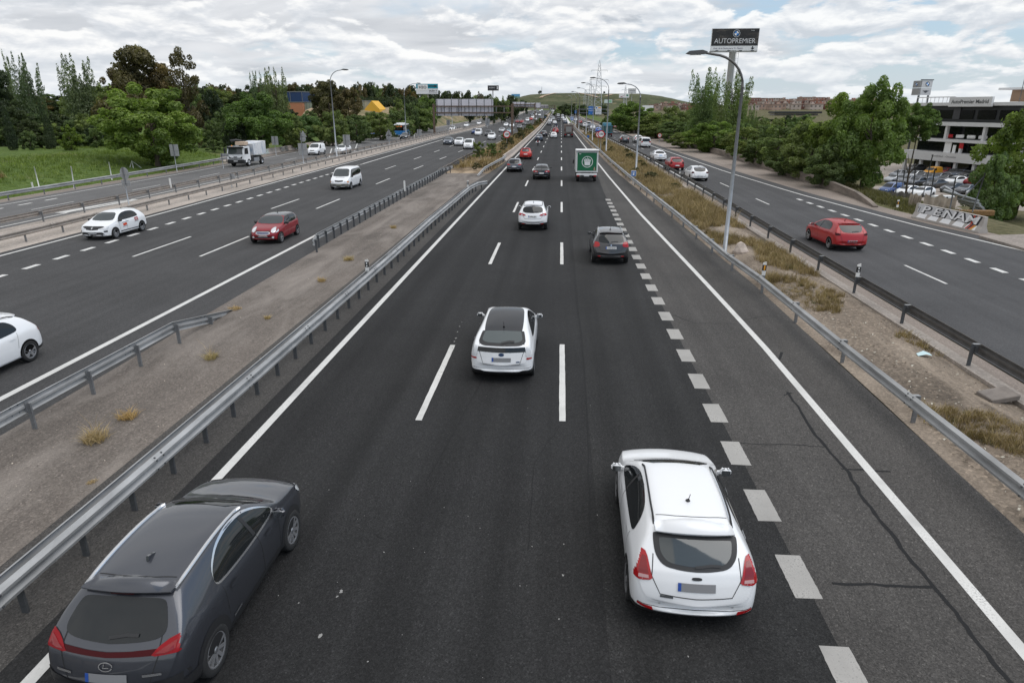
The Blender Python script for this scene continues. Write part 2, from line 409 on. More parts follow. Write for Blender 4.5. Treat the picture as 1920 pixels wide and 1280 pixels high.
def ribbon(mb, line, w0, w1, y0, y1, z0, z1, mi=0):
    """a solid bar of rectangular section that follows a (Y, X) line"""
    ys = ysteps(y0, y1); o = len(mb.v)
    for Y in ys:
        x = lerp_pts(line, Y); g = road_z(Y)
        mb.v += [(x + w0, Y, g + z0), (x + w1, Y, g + z0), (x + w1, Y, g + z1), (x + w0, Y, g + z1)]
    for i in range(len(ys) - 1):
        for k in range(4):
            a = o + i * 4 + k; b = o + i * 4 + (k + 1) % 4; mb.f.append((a, b, b + 4, a + 4)); mb.m.append(mi); mb.sm.append(False)
    n = o + (len(ys) - 1) * 4
    mb.f += [(o + 3, o + 2, o + 1, o), (n, n + 1, n + 2, n + 3)]; mb.m += [mi, mi]; mb.sm += [False, False]
ribbon(mbk, [(-20, 12.05), (60, 12.07), (110, 12.25), (200, 10.1), (300, 6.6)], -0.2, 0.23, -20, 300, -0.1, 0.07)
tag(mbk.build('kerb', M_CONC), kind='structure')

# --- painted lines
jr = random.Random(40)
def line_strip(mb, pts, w, y0, y1, dz=0.005, mi=0):
    near = y1 < 45 and y1 - y0 < 8 and y1 > 0
    ys = [y0 + (y1 - y0) * k / 16 for k in range(17)] if near else ysteps(y0, y1); o = len(mb.v); J = 0.005 if near else 0
    for i, Y in enumerate(ys):
        x = lerp_pts(pts, Y); e = i in (0, len(ys) - 1)
        mb.v += [(x - w / 2 + jr.uniform(-J, J), Y + (jr.uniform(-J, J) * 2 if e else 0), road_z(Y) + dz), (x + w / 2 + jr.uniform(-J, J), Y + (jr.uniform(-J, J) * 2 if e else 0), road_z(Y) + dz)]
    for i in range(len(ys) - 1): a = o + 2 * i; mb.f.append((a, a + 1, a + 3, a + 2)); mb.m.append(mi); mb.sm.append(False)
def dashes(mb, pts, w, start, on, period, y1, dz=0.005, mi=0):
    Y = start
    while Y < y1:
        line_strip(mb, pts, w, Y, Y + on, dz, mi); Y += period
MAIN_RE = [(-20, 6.62), (20, 6.62), (26, 6.5), (48, 5.85), (76, 5.4), (172, 4.5), (330, 3.2)]
LC_A = [(-20, -21.7), (90, -21.65), (170, -22.0), (300, -21), (600, -19.5)]
LC_B = [(-20, -18.25), (70, -18.3), (145, -17.2), (300, -15.6), (600, -14)]
LC_S = [(-20, -24.8), (28, -25.1), (40, -25.5), (66, -26.3), (110, -27.2), (164, -28.4)]
mk = MB()
line_strip(mk, [(-20, -6.85), (300, -6.9), (700, -6.9)], 0.2, -20, 700)
line_strip(mk, MAIN_RE, 0.2, -20, 330)
line_strip(mk, LC_R and [(-20, -14.4), (102, -14.5), (170, -13.4), (300, -11.9), (600, -10.5)], 0.22, -20, 600)
line_strip(mk, [(-20, -28.55), (45, -28.6), (74, -29.2), (106, -29.6), (186, -30.8), (600, -29)], 0.2, -20, 600)
line_strip(mk, [(-20, -35.55), (300, -35.5), (600, -33.5)], 0.15, -20, 600)
line_strip(mk, [(Y, X + 1.15) for Y, X in SV_L], 0.15, -20, 600)
line_strip(mk, [(-20, 32), (28, 27.2), (36, 24.8), (45, 23.0), (61, 21.1), (82, 19.8), (131, 18.5), (235, 17.2), (330, 13.5), (480, 9.6)], 0.18, -20, 480)
line_strip(mk, [(-20, 13.5), (110, 13.3), (200, 11.2), (330, 6.8), (480, 3.6)], 0.15, -20, 480)
dashes(mk, [(-20, .205), (70, .205), (700, .14)], 0.16, 14.4 - 34, 5.5, 17, 420)
dashes(mk, [(-20, -3.28), (60, -3.3), (700, -3.45)], 0.16, 14.2 - 34, 5.4, 17, 420)
dashes(mk, LC_A, 0.15, 31.6 - 51, 5.6, 17, 420); dashes(mk, LC_B, 0.15, 31.9 - 51, 5.6, 17, 420)
dashes(mk, [(0, 17.1), (55, 16.5), (110, 15.7), (156, 14.9), (300, 9)], 0.13, 28.4 - 12, 3.6, 12.4, 300)
dashes(mk, [(-20, -38.9), (60, -39.4), (215, -42), (400, -40)], 0.12, 48.2 - 51, 4.6, 12.4, 300)
mk2 = MB()
dashes(mk2, [(-20, 4.06), (25, 3.98), (56, 4.05)], 0.42, 8.35 - 20, 1.05, 2.02, 56)
tag(mk2.build('merge_lane_marking', M_PAINT2), kind='structure')
dashes(mk, LC_S, 0.3, 27.6 - 20, 1.0, 2.1, 90)
line_strip(mk, LC_S, 0.24, 90, 164)
dashes(mk, [(0, 20.8), (35, 20.6), (47, 20.3), (57, 19.9)], 0.3, 26.4 - 10, 1.0, 2.1, 57)
dashes(mk, [(30, -41.9), (60, -42.3)], 0.25, 44.5 - 10, 1.4, 2.9, 52)
# pointed island where the right road joins
o = len(mk.v); isl = [(3.35, 318), (6.0, 330), (3.15, 480)]
mk.add([(x, Y, road_z(Y) + 0.006) for x, Y in [(3.3, 322), (4.6, 330), (3.9, 390), (3.1, 470), (2.95, 470), (3.15, 390)]], [(0, 1, 2, 5), (5, 2, 3, 4)])
# hatched noses of the left separator and the service road
for (x0, y0, x1, y1, w) in [(-36.0, 45.5, -35.2, 53, 0.5), (-36.0, 104, -43, 126, 0.1), (-36.2, 118, -44, 146, 0.1)]:
    mk.add([(x0 - w, y0, 0.005), (x0 + w, y0, 0.005), (x1 + w, y1, 0.005), (x1 - w, y1, 0.005)], [(0, 1, 2, 3)])
tag(mk.build('lane_marking', M_PAINT), kind='structure')

# --- tar-sealed cracks and scuffs
tr = MB(); rr = random.Random(8)
seam_n = [0]
def seam(pix, w):
    seam_n[0] += 1; dz = 0.0023 + 0.00015 * seam_n[0]
    P = [Vector(at_ground(x, y)[:2]) for x, y in pix]; Q = []
    for a, b in zip(P, P[1:]):
        for k in range(4):
            q = a.lerp(b, k / 4); Q.append(q + Vector((rr.uniform(-1, 1), rr.uniform(-1, 1))) * 0.025)
    Q.append(P[-1]); o = len(tr.v)
    for i, q in enumerate(Q):
        d = (Q[min(i + 1, len(Q) - 1)] - Q[max(i - 1, 0)]).normalized(); nrm = Vector((-d.y, d.x)) * w / 2 * rr.uniform(0.75, 1.15)
        tr.v += [(q.x - nrm.x, q.y - nrm.y, road_z(q.y) + dz), (q.x + nrm.x, q.y + nrm.y, road_z(q.y) + dz)]
    for i in range(len(Q) - 1): a = o + 2 * i; tr.f.append((a, a + 1, a + 3, a + 2)); tr.m.append(0); tr.sm.append(False)
seam([(1478, 735), (1500, 770), (1530, 815), (1560, 850), (1590, 885), (1622, 940), (1660, 985), (1700, 1040), (1758, 1105), (1800, 1160), (1850, 1225), (1900, 1285)], 0.075)
seam([(1355, 830), (1420, 832), (1500, 834), (1545, 838)], 0.03); seam([(1575, 878), (1670, 884)], 0.05); seam([(1560, 1094), (1660, 1096), (1755, 1100)], 0.06)
seam([(1457, 680), (1466, 660)], 0.07); seam([(1262, 590), (1300, 606), (1380, 607)], 0.03); seam([(1390, 600), (1440, 592)], 0.03)
seam([(1470, 740), (1485, 736)], 0.05); seam([(1048, 800), (1000, 870), (994, 950), (990, 1030)], 0.012); seam([(1205, 690), (1222, 720), (1228, 760)], 0.012)
seam([(700, 1000), (720, 1010)], 0.02)
for pts in ([(1075, 500), (1083, 580), (1092, 640), (1098, 720), (1103, 850), (1105, 1000)], [(1062, 330), (1066, 400), (1072, 480)], [(960, 590), (900, 720), (800, 900)]): seam(pts, 0.02)
fk = MB(); fr = random.Random(19)
def fleck(px, py, r):
    X, Y, Z = at_ground(px, py); n = 9; a0 = fr.uniform(0, 6); fk.add([(X + r * fr.uniform(.3, 1) * math.cos(a0 + 6.283 * k / n) * .8, Y + r * fr.uniform(.3, 1) * math.sin(a0 + 6.283 * k / n) * 1.3, .006) for k in range(n)], [tuple(range(n))])
for px, py, r in [(640, 1108, .06), (600, 1192, .045), (1055, 1078, .04), (1057, 1020, .025), (632, 1118, .03), (858, 622, .05), (855, 634, .06), (852, 640, .05), (862, 612, .05), (866, 604, .04), (848, 652, .04), (1048, 1160, .02), (975, 1098, .02), (720, 1035, .025), (1120, 965, .02), (560, 1130, .02), (900, 990, .015), (690, 1240, .02), (1290, 1230, .02)]: fleck(px, py, r)
for k in range(36): fleck(fr.uniform(450, 1500), fr.uniform(620, 1275), fr.uniform(.006, .016))
tag(fk.build('paint_fleck', mat('fleck_pale', (.26, .255, .245), .8)), kind='structure')
tag(tr.build('tar_seam', M_TAR), kind='structure')

# pavement with a kerb at the lower right
pv = MB(); P = [at_ground(*q)[:2] for q in [(1835, 446), (1880, 459), (1925, 472)]]
pv.prism([P[0], P[1], P[2], (P[2][0] + 6, P[2][1] - 2), (P[0][0] + 9, P[0][1] + 2)], -0.1, 0.14)
tag(pv.build('pavement', ground_mat('paving_slabs', (0.27, 0.235, 0.205), 0.2, 0.1, 0.15, grain=14)), kind='structure')
# ================================================================== ROADSIDE STEEL AND SIGNS
M_GALV = mat('galvanised_steel', (0.36, 0.362, 0.36), 0.5, 0.35, var=0.30, vscale=2.2, stretch=(1, 0.35, 1), bump=.15, bscale=5)
M_GALV_D = mat('dark_galvanised_steel', (0.115, 0.11, 0.105), 0.55, 0.35, var=0.2, vscale=3.0)
M_GALV_W = mat('dusty_steel', (0.33, 0.29, 0.255), 0.6, 0.25, var=0.2, vscale=2.0)
M_POST = mat('post_steel', (0.085, 0.09, 0.095), 0.55, 0.3, var=0.25, vscale=12)
M_POST_L = mat('post_steel_pale', (0.20, 0.205, 0.21), 0.5, 0.4, var=0.25, vscale=12)
M_POLE = mat('lamp_pole_steel', (0.33, 0.345, 0.36), 0.42, 0.5, var=0.12, vscale=4)
M_HEAD = mat('lamp_head_grey', (0.09, 0.09, 0.09), 0.5)
M_LENS = mat('lamp_glass', (0.5, 0.5, 0.48), 0.2)
M_SIGNBACK = mat('sign_back_aluminium', (0.33, 0.335, 0.34), 0.5, 0.35, var=0.12, vscale=2)
M_PANEL = mat('panel_back', (0.62, 0.60, 0.64), 0.55, var=0.06, vscale=1.5)
M_RUST = mat('weathering_steel', (0.13, 0.088, 0.062), 0.75, 0.1, var=0.25, vscale=3)
M_WHITE = mat('sign_white', (0.78, 0.78, 0.77), 0.45)
M_RED = mat('sign_red', (0.50, 0.02, 0.025), 0.45)
M_BLACK = mat('sign_black', (0.015, 0.015, 0.016), 0.5)
M_BLUE = mat('sign_blue', (0.012, 0.13, 0.42), 0.45)
M_YEL = mat('reflector_amber', (0.75, 0.33, 0.02), 0.4)
M_PLASTIC = mat('delineator_white', (0.72, 0.71, 0.68), 0.5, var=0.08)

W_PROF = [(0.0, .440), (0.012, .432), (0.082, .478), (0.086, .525), (0.018, .570), (0.018, .622), (0.086, .664), (0.086, .712), (0.012, .766), (0.0, .758)]
def sweep(mb, path, prof, side, mi=0, smooth=True):
    """path: list of (x, y, z); prof: (outward, height) on the given side"""
    o = len(mb.v); n = len(prof)
    for i, p in enumerate(path):
        a, b = path[max(i - 1, 0)], path[min(i + 1, len(path) - 1)]
        d = Vector((b[0] - a[0], b[1] - a[1])).normalized(); nx, ny = d.y * side, -d.x * side
        for u, z in prof: mb.v.append((p[0] + nx * u, p[1] + ny * u, p[2] + z))
    for i in range(len(path) - 1):
        for k in range(n - 1):
            a = o + i * n + k; mb.f.append((a, a + 1, a + n + 1, a + n)); mb.m.append(mi); mb.sm.append(smooth)
POST_MESH = {}
def post_mesh(kind):
    if kind in POST_MESH: return POST_MESH[kind]
    mb = MB(); d = 1 if kind[1] > 0 else -1
    hz = 1.0 if kind[2] else .93
    mb.box((0, 0, hz / 2 - .26), (0.10, 0.012, hz)); mb.box((-0.047, 0.022, hz / 2 - .26), (0.006, 0.032, hz)); mb.box((0.047, 0.022, hz / 2 - .26), (0.006, 0.032, hz))
    mb.box((d * (.10 if kind[2] else .05), 0.012, 0.58), (0.098 if kind[2] else .03, 0.09, 0.20))
    if kind[2]: mb.box((d * 0.085, 0.012, 0.747), (0.20, 0.10, 0.012), 1)
    o = mb.build('post', [kind[0], M_GALV]); me = o.data; bpy.data.objects.remove(o); POST_MESH[kind] = me
    return me
def guardrail(label, path, side, spacing, mrail, mpost, cap=True, double=False, first=0.0, group=None, off=0.14, thickness=True):
    """path: (x, y) points, road height added; posts on the path, the beam on one side"""
    base = path[0]; t = thing('guardrail', label, 'guardrail', (base[0], base[1], road_z(base[1])), 0, group)
    L = t.location; mb = MB()
    dense = []
    for a, b in zip(path, path[1:]):
        n = max(1, int(math.hypot(b[0] - a[0], b[1] - a[1]) / (4 if b[1] < 120 else 12)))
        za = a[2] if len(a) > 2 else 0; zb = b[2] if len(b) > 2 else 0
        for k in range(n):
            f = k / n; dense.append((a[0] + (b[0] - a[0]) * f, a[1] + (b[1] - a[1]) * f, za + (zb - za) * f))
    e = path[-1]; dense.append((e[0], e[1], e[2] if len(e) > 2 else 0))
    P = [(x - L.x, y - L.y, road_z(y) - L.z + z) for x, y, z in dense]
    prof = [(u + off, z) for u, z in W_PROF]
    sweep(mb, P, prof, side, smooth=False); sweep(mb, P, [(u - 0.006, z) for u, z in reversed(prof)], side, smooth=False)
    if double: sweep(mb, P, [(u + .10, z) for u, z in W_PROF], -side); sweep(mb, P, [(u + .094, z) for u, z in reversed(W_PROF)], -side)
    acc = .7                                                      # overlapped joints with their bolts
    for a, b in zip(P, P[1:]):
        d = math.hypot(b[0] - a[0], b[1] - a[1]); near = L.y + a[1] < 44
        while near and d and acc <= d:
            f, f2 = acc / d, min(1, (acc + .32) / d); q = [tuple(a[k] + (b[k] - a[k]) * e for k in range(3)) for e in (f, f2)]
            sweep(mb, q, [(u + .0045, z) for u, z in prof], side, smooth=False)
            dn = Vector((b[0] - a[0], b[1] - a[1])).normalized(); nx, ny = dn.y * side, -dn.x * side
            for e in (.15, .85):
                for u, z in ((.05, .74), (.088, .69), (.088, .50)):
                    c = [q[0][k] + (q[1][k] - q[0][k]) * e for k in range(3)]; mb.box((c[0] + nx * (off + u + .004), c[1] + ny * (off + u + .004), c[2] + z), (.03, .03, .03), 1)
            acc += 4.0
        acc -= d
    mb.build('beam', [mrail, M_POST], t)
    # bolts and reflectors would be specks; posts are parts
    acc = first; posts = []
    for a, b in zip(dense, dense[1:]):
        d = math.hypot(b[0] - a[0], b[1] - a[1])
        while acc <= d:
            f = acc / d if d else 0; posts.append((a[0] + (b[0] - a[0]) * f, a[1] + (b[1] - a[1]) * f, a[2] + (b[2] - a[2]) * f, math.atan2(-(b[0] - a[0]), b[1] - a[1]))); acc += spacing
        acc -= d
    me = post_mesh((mpost, side, cap))
    for x, y, z, r in posts[:98]:
        link('post', me, t, (x - L.x, y - L.y, road_z(y) - L.z + z), r)
    rest = posts[98:]
    if rest:
        rb = MB()
        for x, y, z, r in rest: rb.box((x - L.x, y - L.y, road_z(y) - L.z + z + 0.35), (0.1, 0.05, 0.78), 0, r)
        tag(rb.build('far_posts', mpost, t), kind='stuff')
    return t
GR = 'guardrails'
guardrail('grey steel guardrail running the whole length of the right-hand paved shoulder', [(9.05, -14), (8.72, 11), (8.5, 18.7), (8.38, 26.7), (8.1, 31), (7.9, 44), (7.35, 65.5), (6.9, 90), (6.3, 150), (5.2, 260), (4.9, 320)], -1, 3.95, M_GALV, M_POST_L, True, first=1.2, group=GR)
guardrail('dark brown-grey guardrail on a concrete kerb along the left edge of the right-hand road', [(12.0, -12), (12.04, 30), (12.1, 40), (12.35, 55), (12.55, 72), (12.3, 110), (10.2, 200), (6.9, 300)], 1, 4.0, M_GALV_D, M_POST, True, first=2.7, group=GR, off=0.18)
guardrail('nearest guardrail with close dark posts beside the worn paving, its far tip bent', [(-7.95, -6), (-7.85, 10), (-7.85, 30), (-7.95, 40), (-7.85, 58), (-7.55, 61.2), (-6.85, 62.6)], 1, 1.33, M_GALV, M_POST, False, double=True, first=0.1, group=GR, off=0.06)
guardrail('low guardrail sinking into the dusty median paving beside the left carriageway', [(-12.55, -4), (-12.25, 13), (-12.1, 19, 0), (-12.05, 23.5, -0.85)], -1, 2.0, M_GALV, M_POST_L, False, first=1.1, group=GR, off=0.05)
guardrail('bright guardrail with flared near tip along the paved median opening of the left carriageway', [(-12.55, 32.9), (-13.0, 34.6), (-13.1, 46), (-13.2, 71), (-13.3, 76), (-12.6, 79.5)], -1, 1.33, M_GALV, M_POST, False, first=0.4, group=GR, off=0.05)
guardrail('dense dark-posted guardrail continuing the left carriageway edge to the planted median', [(-13.45, 74.5), (-13.6, 101), (-13.45, 108)], -1, 1.0, M_GALV_W, M_POST, False, first=0.1, group=GR, off=0.05)
guardrail('guardrail end terminal rising from the paving into the pale concrete median wall', [(-9.25, 74.5, -0.62), (-8.9, 79, -0.1), (-8.35, 87, 0), (-7.95, 93, 0.05), (-7.9, 98, 0.05)], 1, 1.33, M_GALV, M_POST, False, first=1.0, group=GR, off=0.04)
guardrail('dusty guardrail on the separator strip nearest to the left carriageway', [(-30.1, -8), (-30.0, 36), (-30.6, 60), (-31.2, 80), (-31.7, 113), (-32.4, 163), (-32.6, 280), (-30.5, 420)], 1, 3.0, M_GALV_W, M_POST_L, False, first=0.8, group=GR, off=0.06)
guardrail('dusty guardrail on the separator strip nearest to the service road, brackets showing', [(-34.0, -8), (-34.2, 40), (-34.3, 300), (-32.5, 420)], -1, 4.0, M_GALV_W, M_POST_L, True, first=1.5, group=GR, off=0.18)
guardrail('grey guardrail between the service road and the green field', [(-45.2, -6), (-45.1, 55), (-45.6, 72), (-46.4, 92), (-46.6, 100)], 1, 4.0, M_GALV, M_POST_L, False, first=1.6, group=GR, off=0.06)

# --- concrete walls with a barrier section
JERSEY = [(-0.30, 0), (0.30, 0), (0.30, 0.08), (0.13, 0.33), (0.085, 0.85), (-0.085, 0.85), (-0.13, 0.33), (-0.30, 0.08), (-0.30, 0)]
def concrete_wall(name, label, cat, path, m, prof=JERSEY, dz=0.0, scale=1.0, group=None):
    b = path[0]; z0 = terrain_or_road(b); t = link(name, None, None, (b[0], b[1], z0)); bpy.data.objects.remove(t)
    mb = MB(); P = [(p[0] - b[0], p[1] - b[1], terrain_or_road(p) - z0 + dz + (p[2] if len(p) > 2 else 0)) for p in path]
    pr = [(u * scale, z * scale) for u, z in prof]; sweep(mb, P, pr, 1, smooth=False)
    n = len(pr) - 1; mb.f.append(tuple(range(n))); mb.m.append(0); mb.sm.append(False)
    o = (len(P) - 1) * len(pr); mb.f.append(tuple(o + i for i in reversed(range(n)))); mb.m.append(0); mb.sm.append(False)
    ob = mb.build(name, m, None, (b[0], b[1], z0)); return tag(ob, label, cat, group)
def terrain_or_road(p): return road_z(p[1])
def densify(pts, step=12):
    out = []
    for a, b in zip(pts, pts[1:]):
        n = max(1, int(math.hypot(b[0] - a[0], b[1] - a[1]) / step))
        out += [(a[0] + (b[0] - a[0]) * k / n, a[1] + (b[1] - a[1]) * k / n) for k in range(n)]
    return out + [pts[-1]]
M_WALLC = mat('median_wall_concrete', (0.42, 0.36, 0.31), 0.85, var=0.2, vscale=0.7, bump=0.2)
M_WALLD = mat('stained_wall_concrete', (0.175, 0.145, 0.12), 0.9, var=0.45, vscale=0.9, bump=0.3, stretch=(1, 0.6, 2.2))
concrete_wall('median_wall', 'long pale concrete wall along the left edge of the main road beyond the opening', 'wall', densify([(-8.0, 96), (-7.75, 110), (-7.8, 200), (-8.0, 320), (-8.2, 480)], 20), M_WALLC, [(-0.28, 0), (0.34, 0), (0.34, 0.1), (0.14, 0.36), (0.09, 0.92), (-0.12, 0.92), (-0.2, 0.3), (-0.28, 0)])
concrete_wall('parapet_wall', 'long stained concrete wall below the trees at the right road', 'wall', [(24.1, 52.5, -.72), (24.4, 54.5, -.5), (24.9, 58, -.28), (25.1, 63, -.1)] + densify([(25.3, 68), (25.4, 72), (25.9, 102), (25.4, 130), (23.9, 190), (18.5, 300), (14, 400)], 10), M_WALLD, [(-0.16, -0.5), (0.2, -0.5), (0.2, 0.0), (0.14, 0.72), (0.2, 0.74), (0.2, 0.84), (-0.16, 0.84), (-0.16, -0.5)])
wl = densify([(-47.6, 92.5), (-48.2, 112), (-48.9, 130), (-49.6, 150)], 3)
concrete_wall('service_wall', 'low graffiti-covered concrete wall behind the small white vans on the service road', 'wall', wl, M_WALLC)
concrete_wall('service_wall', 'blue and white painted concrete wall beyond the bus on the service road', 'wall', densify([(-50.3, 158), (-50.6, 215)], 4), M_WALLC)
concrete_wall('separator_wall', 'short white concrete wall with dark stripes on the separator ahead of the bus', 'wall', densify([(-33.6, 205), (-33.4, 232)], 4), M_WALLC)
concrete_wall('separator_wall', 'short pale concrete block wall by the parapet under the right-hand trees', 'wall', densify([(24.9, 158), (24.4, 172)], 4), M_WALLC, scale=1.25)

def text_obj(name, s, size, m, parent=None, loc=(0, 0, 0), rot=(R(90), 0, 0), width=None, ext=0.004, align='CENTER', shear=0.0, bold=0.0):
    cu = bpy.data.curves.new(name, 'FONT'); cu.body = s; cu.size = size; cu.align_x = align; cu.align_y = 'CENTER'; cu.extrude = ext; cu.shear = shear; cu.offset = bold
    cu.resolution_u = 3
    tmp = bpy.data.objects.new(name, cu); C.objects.link(tmp)
    dg = bpy.context.evaluated_depsgraph_get(); me = bpy.data.meshes.new_from_object(tmp.evaluated_get(dg)); bpy.data.objects.remove(tmp)
    me.materials.clear(); me.materials.append(m)
    o = link(name, me, parent, loc); o.rotation_euler = rot
    if width and len(me.vertices):
        xs = [v.co.x for v in me.vertices]; w = max(xs) - min(xs)
        if w > 0: o.scale = (width / w, 1, 1)
    return o
GRAF = [(-48.05, 106, (0.45, 0.52, 0.50)), (-48.3, 116, (0.20, 0.21, 0.20)), (-48.6, 124, (0.42, 0.58, 0.52)), (-49.05, 137, (0.6, 0.6, 0.58)), (-49.45, 146, (0.5, 0.52, 0.5))]
WALL1 = [o for o in C.objects if o.name.startswith('service_wall')]
for i, (x, y, c) in enumerate(GRAF):
    g = text_obj('graffiti', 'AROSE SKE NOK WERT DAK'.split()[i], 0.95, mat('graffiti_paint_%d' % i, c, 0.8), None, (0, 0, 0), bold=0.03)
    w = WALL1[0]; g.parent = w; g.location = (x + 0.30 - w.location.x, y - w.location.y, 0.45); g.rotation_euler = (R(78), 0, R(90 + 2)); g.scale = (2.2, 1, 1)
for i, (y, s, c) in enumerate([(165, 'LAGE', (0.03, 0.12, 0.40)), (180, 'KEROL', (0.03, 0.14, 0.42)), (202, 'TRES CRUE', (0.75, 0.74, 0.72))]):
    g = text_obj('graffiti', s, 0.95, mat('graffiti_paint_b%d' % i, c, 0.8), None, bold=0.05)
    w = WALL1[1]; g.parent = w; g.location = (-50.05 - w.location.x, y - w.location.y, 0.45); g.rotation_euler = (R(78), 0, R(91)); g.scale = (3.2, 1, 1)
SW = [o for o in C.objects if o.name.startswith('separator_wall')]
for k in range(5):
    sb = MB(); sb.box((0, 0, 0), (0.25, 1.6, 0.12), rot=Matrix.Rotation(0.5, 3, 'X')); sb.build('dark_stripe', M_BLACK, SW[0], (0.0, 3 + k * 5, 0.93))
sb = MB(); sb.box((0, 0, 0), (0.3, 12, 0.3)); sb.build('dark_stripe', M_BLACK, SW[1], (0.0, 7, 1.25))

# --- graffiti block at the right edge of the right road
def graffiti_block():
    a, b = Vector(at_ground(1716, 408)[:2]), Vector(at_ground(1843, 438)[:2]); d = (b - a); L = d.length; ang = math.atan2(d.y, d.x)
    t = thing('graffiti_barrier', 'concrete barrier sprayed with big white letters beside the right road', 'barrier', (a.x, a.y, 0), ang)
    pr = [(-0.3, -0.1), (-0.3, 0.1), (-0.14, 0.42), (-0.09, 1.0), (0.09, 1.0), (0.14, 0.42), (0.3, 0.1), (0.3, -0.1)]
    mb = MB(); mb.prism([(u, z) for u, z in pr], 0, L, 0, 'yz'); mb.build('block', mat('barrier_concrete', (0.40, 0.37, 0.34), 0.85, var=0.12, vscale=2, bump=0.2), t)
    slope = math.atan2(0.05, 0.58)
    wh, gr, bl = mat('spray_white', (0.80, 0.80, 0.80), 0.7), mat('spray_grey', (0.55, 0.55, 0.56), 0.7), mat('spray_black', (0.02, 0.02, 0.022), 0.7)
    # upper face lettering: black shapes cut between pale letters; lower skirt white with black gaps
    cx = 0.10
    gl = MB(); bk = MB(); sk = MB()
    def up(p, o=0.006):                                           # (along, height) on the face seen from the road
        x, z = p
        y = -0.14 + (z - 0.42) * 0.05 / 0.58 if z > 0.42 else -0.30 + (z - 0.1) * 0.16 / 0.32
        return (x, y - o, z + o * 0.2)
    def quad(mb, ps, o): mb.add([up(p, o) for p in ps], [tuple(range(len(ps)))])
    Ls = L / 5.6
    quad(gl, [(0.25, 0.43), (L - 1.0, 0.43), (L - 1.0, 0.97), (0.25, 0.97)], 0.004)
    for x0 in (0.45, 1.45, 2.5, 3.55, 4.5):
        w = 0.80; quad(sk, [(x0 * Ls - .05, 0.13), (x0 * Ls + w * Ls - .05, 0.13), (x0 * Ls + w * Ls * 0.95, 0.41), (x0 * Ls + .1, 0.41)], 0.004)
    gl.build('letter_fill', gr, t); sk.build('letter_foot', wh, t)
    for ch, x0 in (('P', 0.95), ('E', 1.95), ('N', 2.95), ('A', 3.85), ('M', 4.75)):
        o = text_obj('letter', ch, 1.0, bl, t, up((x0 * Ls, 0.66), 0.010), (R(90) - slope, 0, 0), bold=0.055, shear=0.2); o.scale = (1.35 * Ls, 0.74, 1)
        o = text_obj('letter_face', ch, 1.0, wh, t, up((x0 * Ls - 0.06, 0.67), 0.016), (R(90) - slope, 0, 0), bold=0.012, shear=0.2); o.scale = (1.3 * Ls, 0.70, 1)
    o = text_obj('letter', "'1", 0.5, bl, t, up((0.3 * Ls, 0.6), 0.01), (R(90) - slope, 0, 0), shear=0.3)
    for x0, c, n in ((L - .95, (0.45, .05, .03), 'r'), (L - .8, (.02, .02, .02), 'k'), (L - .66, (.5, .09, .03), 'o'), (L - .52, (.6, .36, .06), 'y')):
        s = MB(); quad(s, [(x0 - 0.05, 0.43), (x0 + 0.1, 0.43), (x0 + 0.2, 0.97), (x0 + 0.06, 0.97)], 0.005); quad(s, [(x0 - .25, 0.12), (x0 - .12, 0.12), (x0 + .1, 0.415), (x0 - .05, 0.415)], 0.005)
        s.build('paint_stripe', mat('stripe_' + n, c, 0.7), t)
graffiti_block()

# --- small reflector posts
def delineator(label, x, y, h=0.5, z0=0.0, amber=False, plain=False, rz=0.0):
    t = thing('delineator', label, 'reflector post', (x, y, road_z(y) + z0), rz, 'delineator posts')
    mb = MB(); mb.prism([(-0.07, -0.025), (0.07, -0.025), (0.07, 0.025), (-0.07, 0.025)], 0, h); mb.add([(-.07, -.025, h), (.07, -.025, h + .05), (.07, .025, h + .05), (-.07, .025, h)], [(0, 1, 2, 3), (0, 1, 1, 0)][:1]); mb.build('stake', M_PLASTIC, t)
    if not plain:
        b = MB(); b.box((0, 0, h * 0.62), (0.15, 0.06, h * 0.46)); b.build('band', M_BLACK, t)
        b = MB()
        if amber: b.box((0.0, -0.034, h * 0.62), (0.055, 0.008, h * 0.36))
        else: b.box((0, -0.034, h * 0.72), (0.05, 0.008, 0.06)); b.box((0, -0.034, h * 0.50), (0.05, 0.008, 0.06))
        b.build('reflector', M_YEL if amber else M_WHITE, t)
delineator('amber reflector post on the guardrail of the right shoulder', 8.42, 26.9, 0.52, 0.70, True)
delineator('black-banded reflector post on the dark guardrail near the red hatchback', 12.1, 26.8, 0.5, 0.72)
delineator('black-banded reflector post on the nearest left guardrail', -7.95, 26.4, 0.5, 0.70)
delineator('black-banded reflector post at the bent tip of the nearest left guardrail', -7.9, 57.5, 0.55, 0.72)
delineator('plain white post on the bright guardrail of the median opening', -13.05, 55.8, 0.85, 0.55, plain=True)
delineator('plain white post beside the pale wall where the planted median starts', -13.2, 106, 0.8, 0.3, plain=True)
delineator('white post on the separator behind the small white hatchback', -34.3, 57, 0.85, 0.5, plain=True)
delineator('white post on the separator beside the white taxi', -34.4, 104, 0.85, 0.5, plain=True)
delineator('white post on the separator left of the distant bus', -34.4, 160, 0.85, 0.5, plain=True)
delineator('white post on the guardrail behind the white tipper lorry', -46.6, 93, 0.85, 0.5, plain=True)
delineator('bent white post at the foot of the grassy field', -46.8, 56.5, 0.75, 0.2, plain=True)
for x, y, s in ((25.3, 78, 'yellow-banded reflector post on the wall beside the white hatchback'), (25.8, 92, 'reflector post on the wall above the red hatchback'), (24.6, 50.2, 'yellow-banded reflector post at the near end of the wall under the trees')):
    delineator(s, x, y, 0.5, 0.75 if y > 51 else 0.35, True)
delineator('black-topped reflector post on the dark guardrail near the white sedan', 12.5, 71.5, 0.5, 0.72)

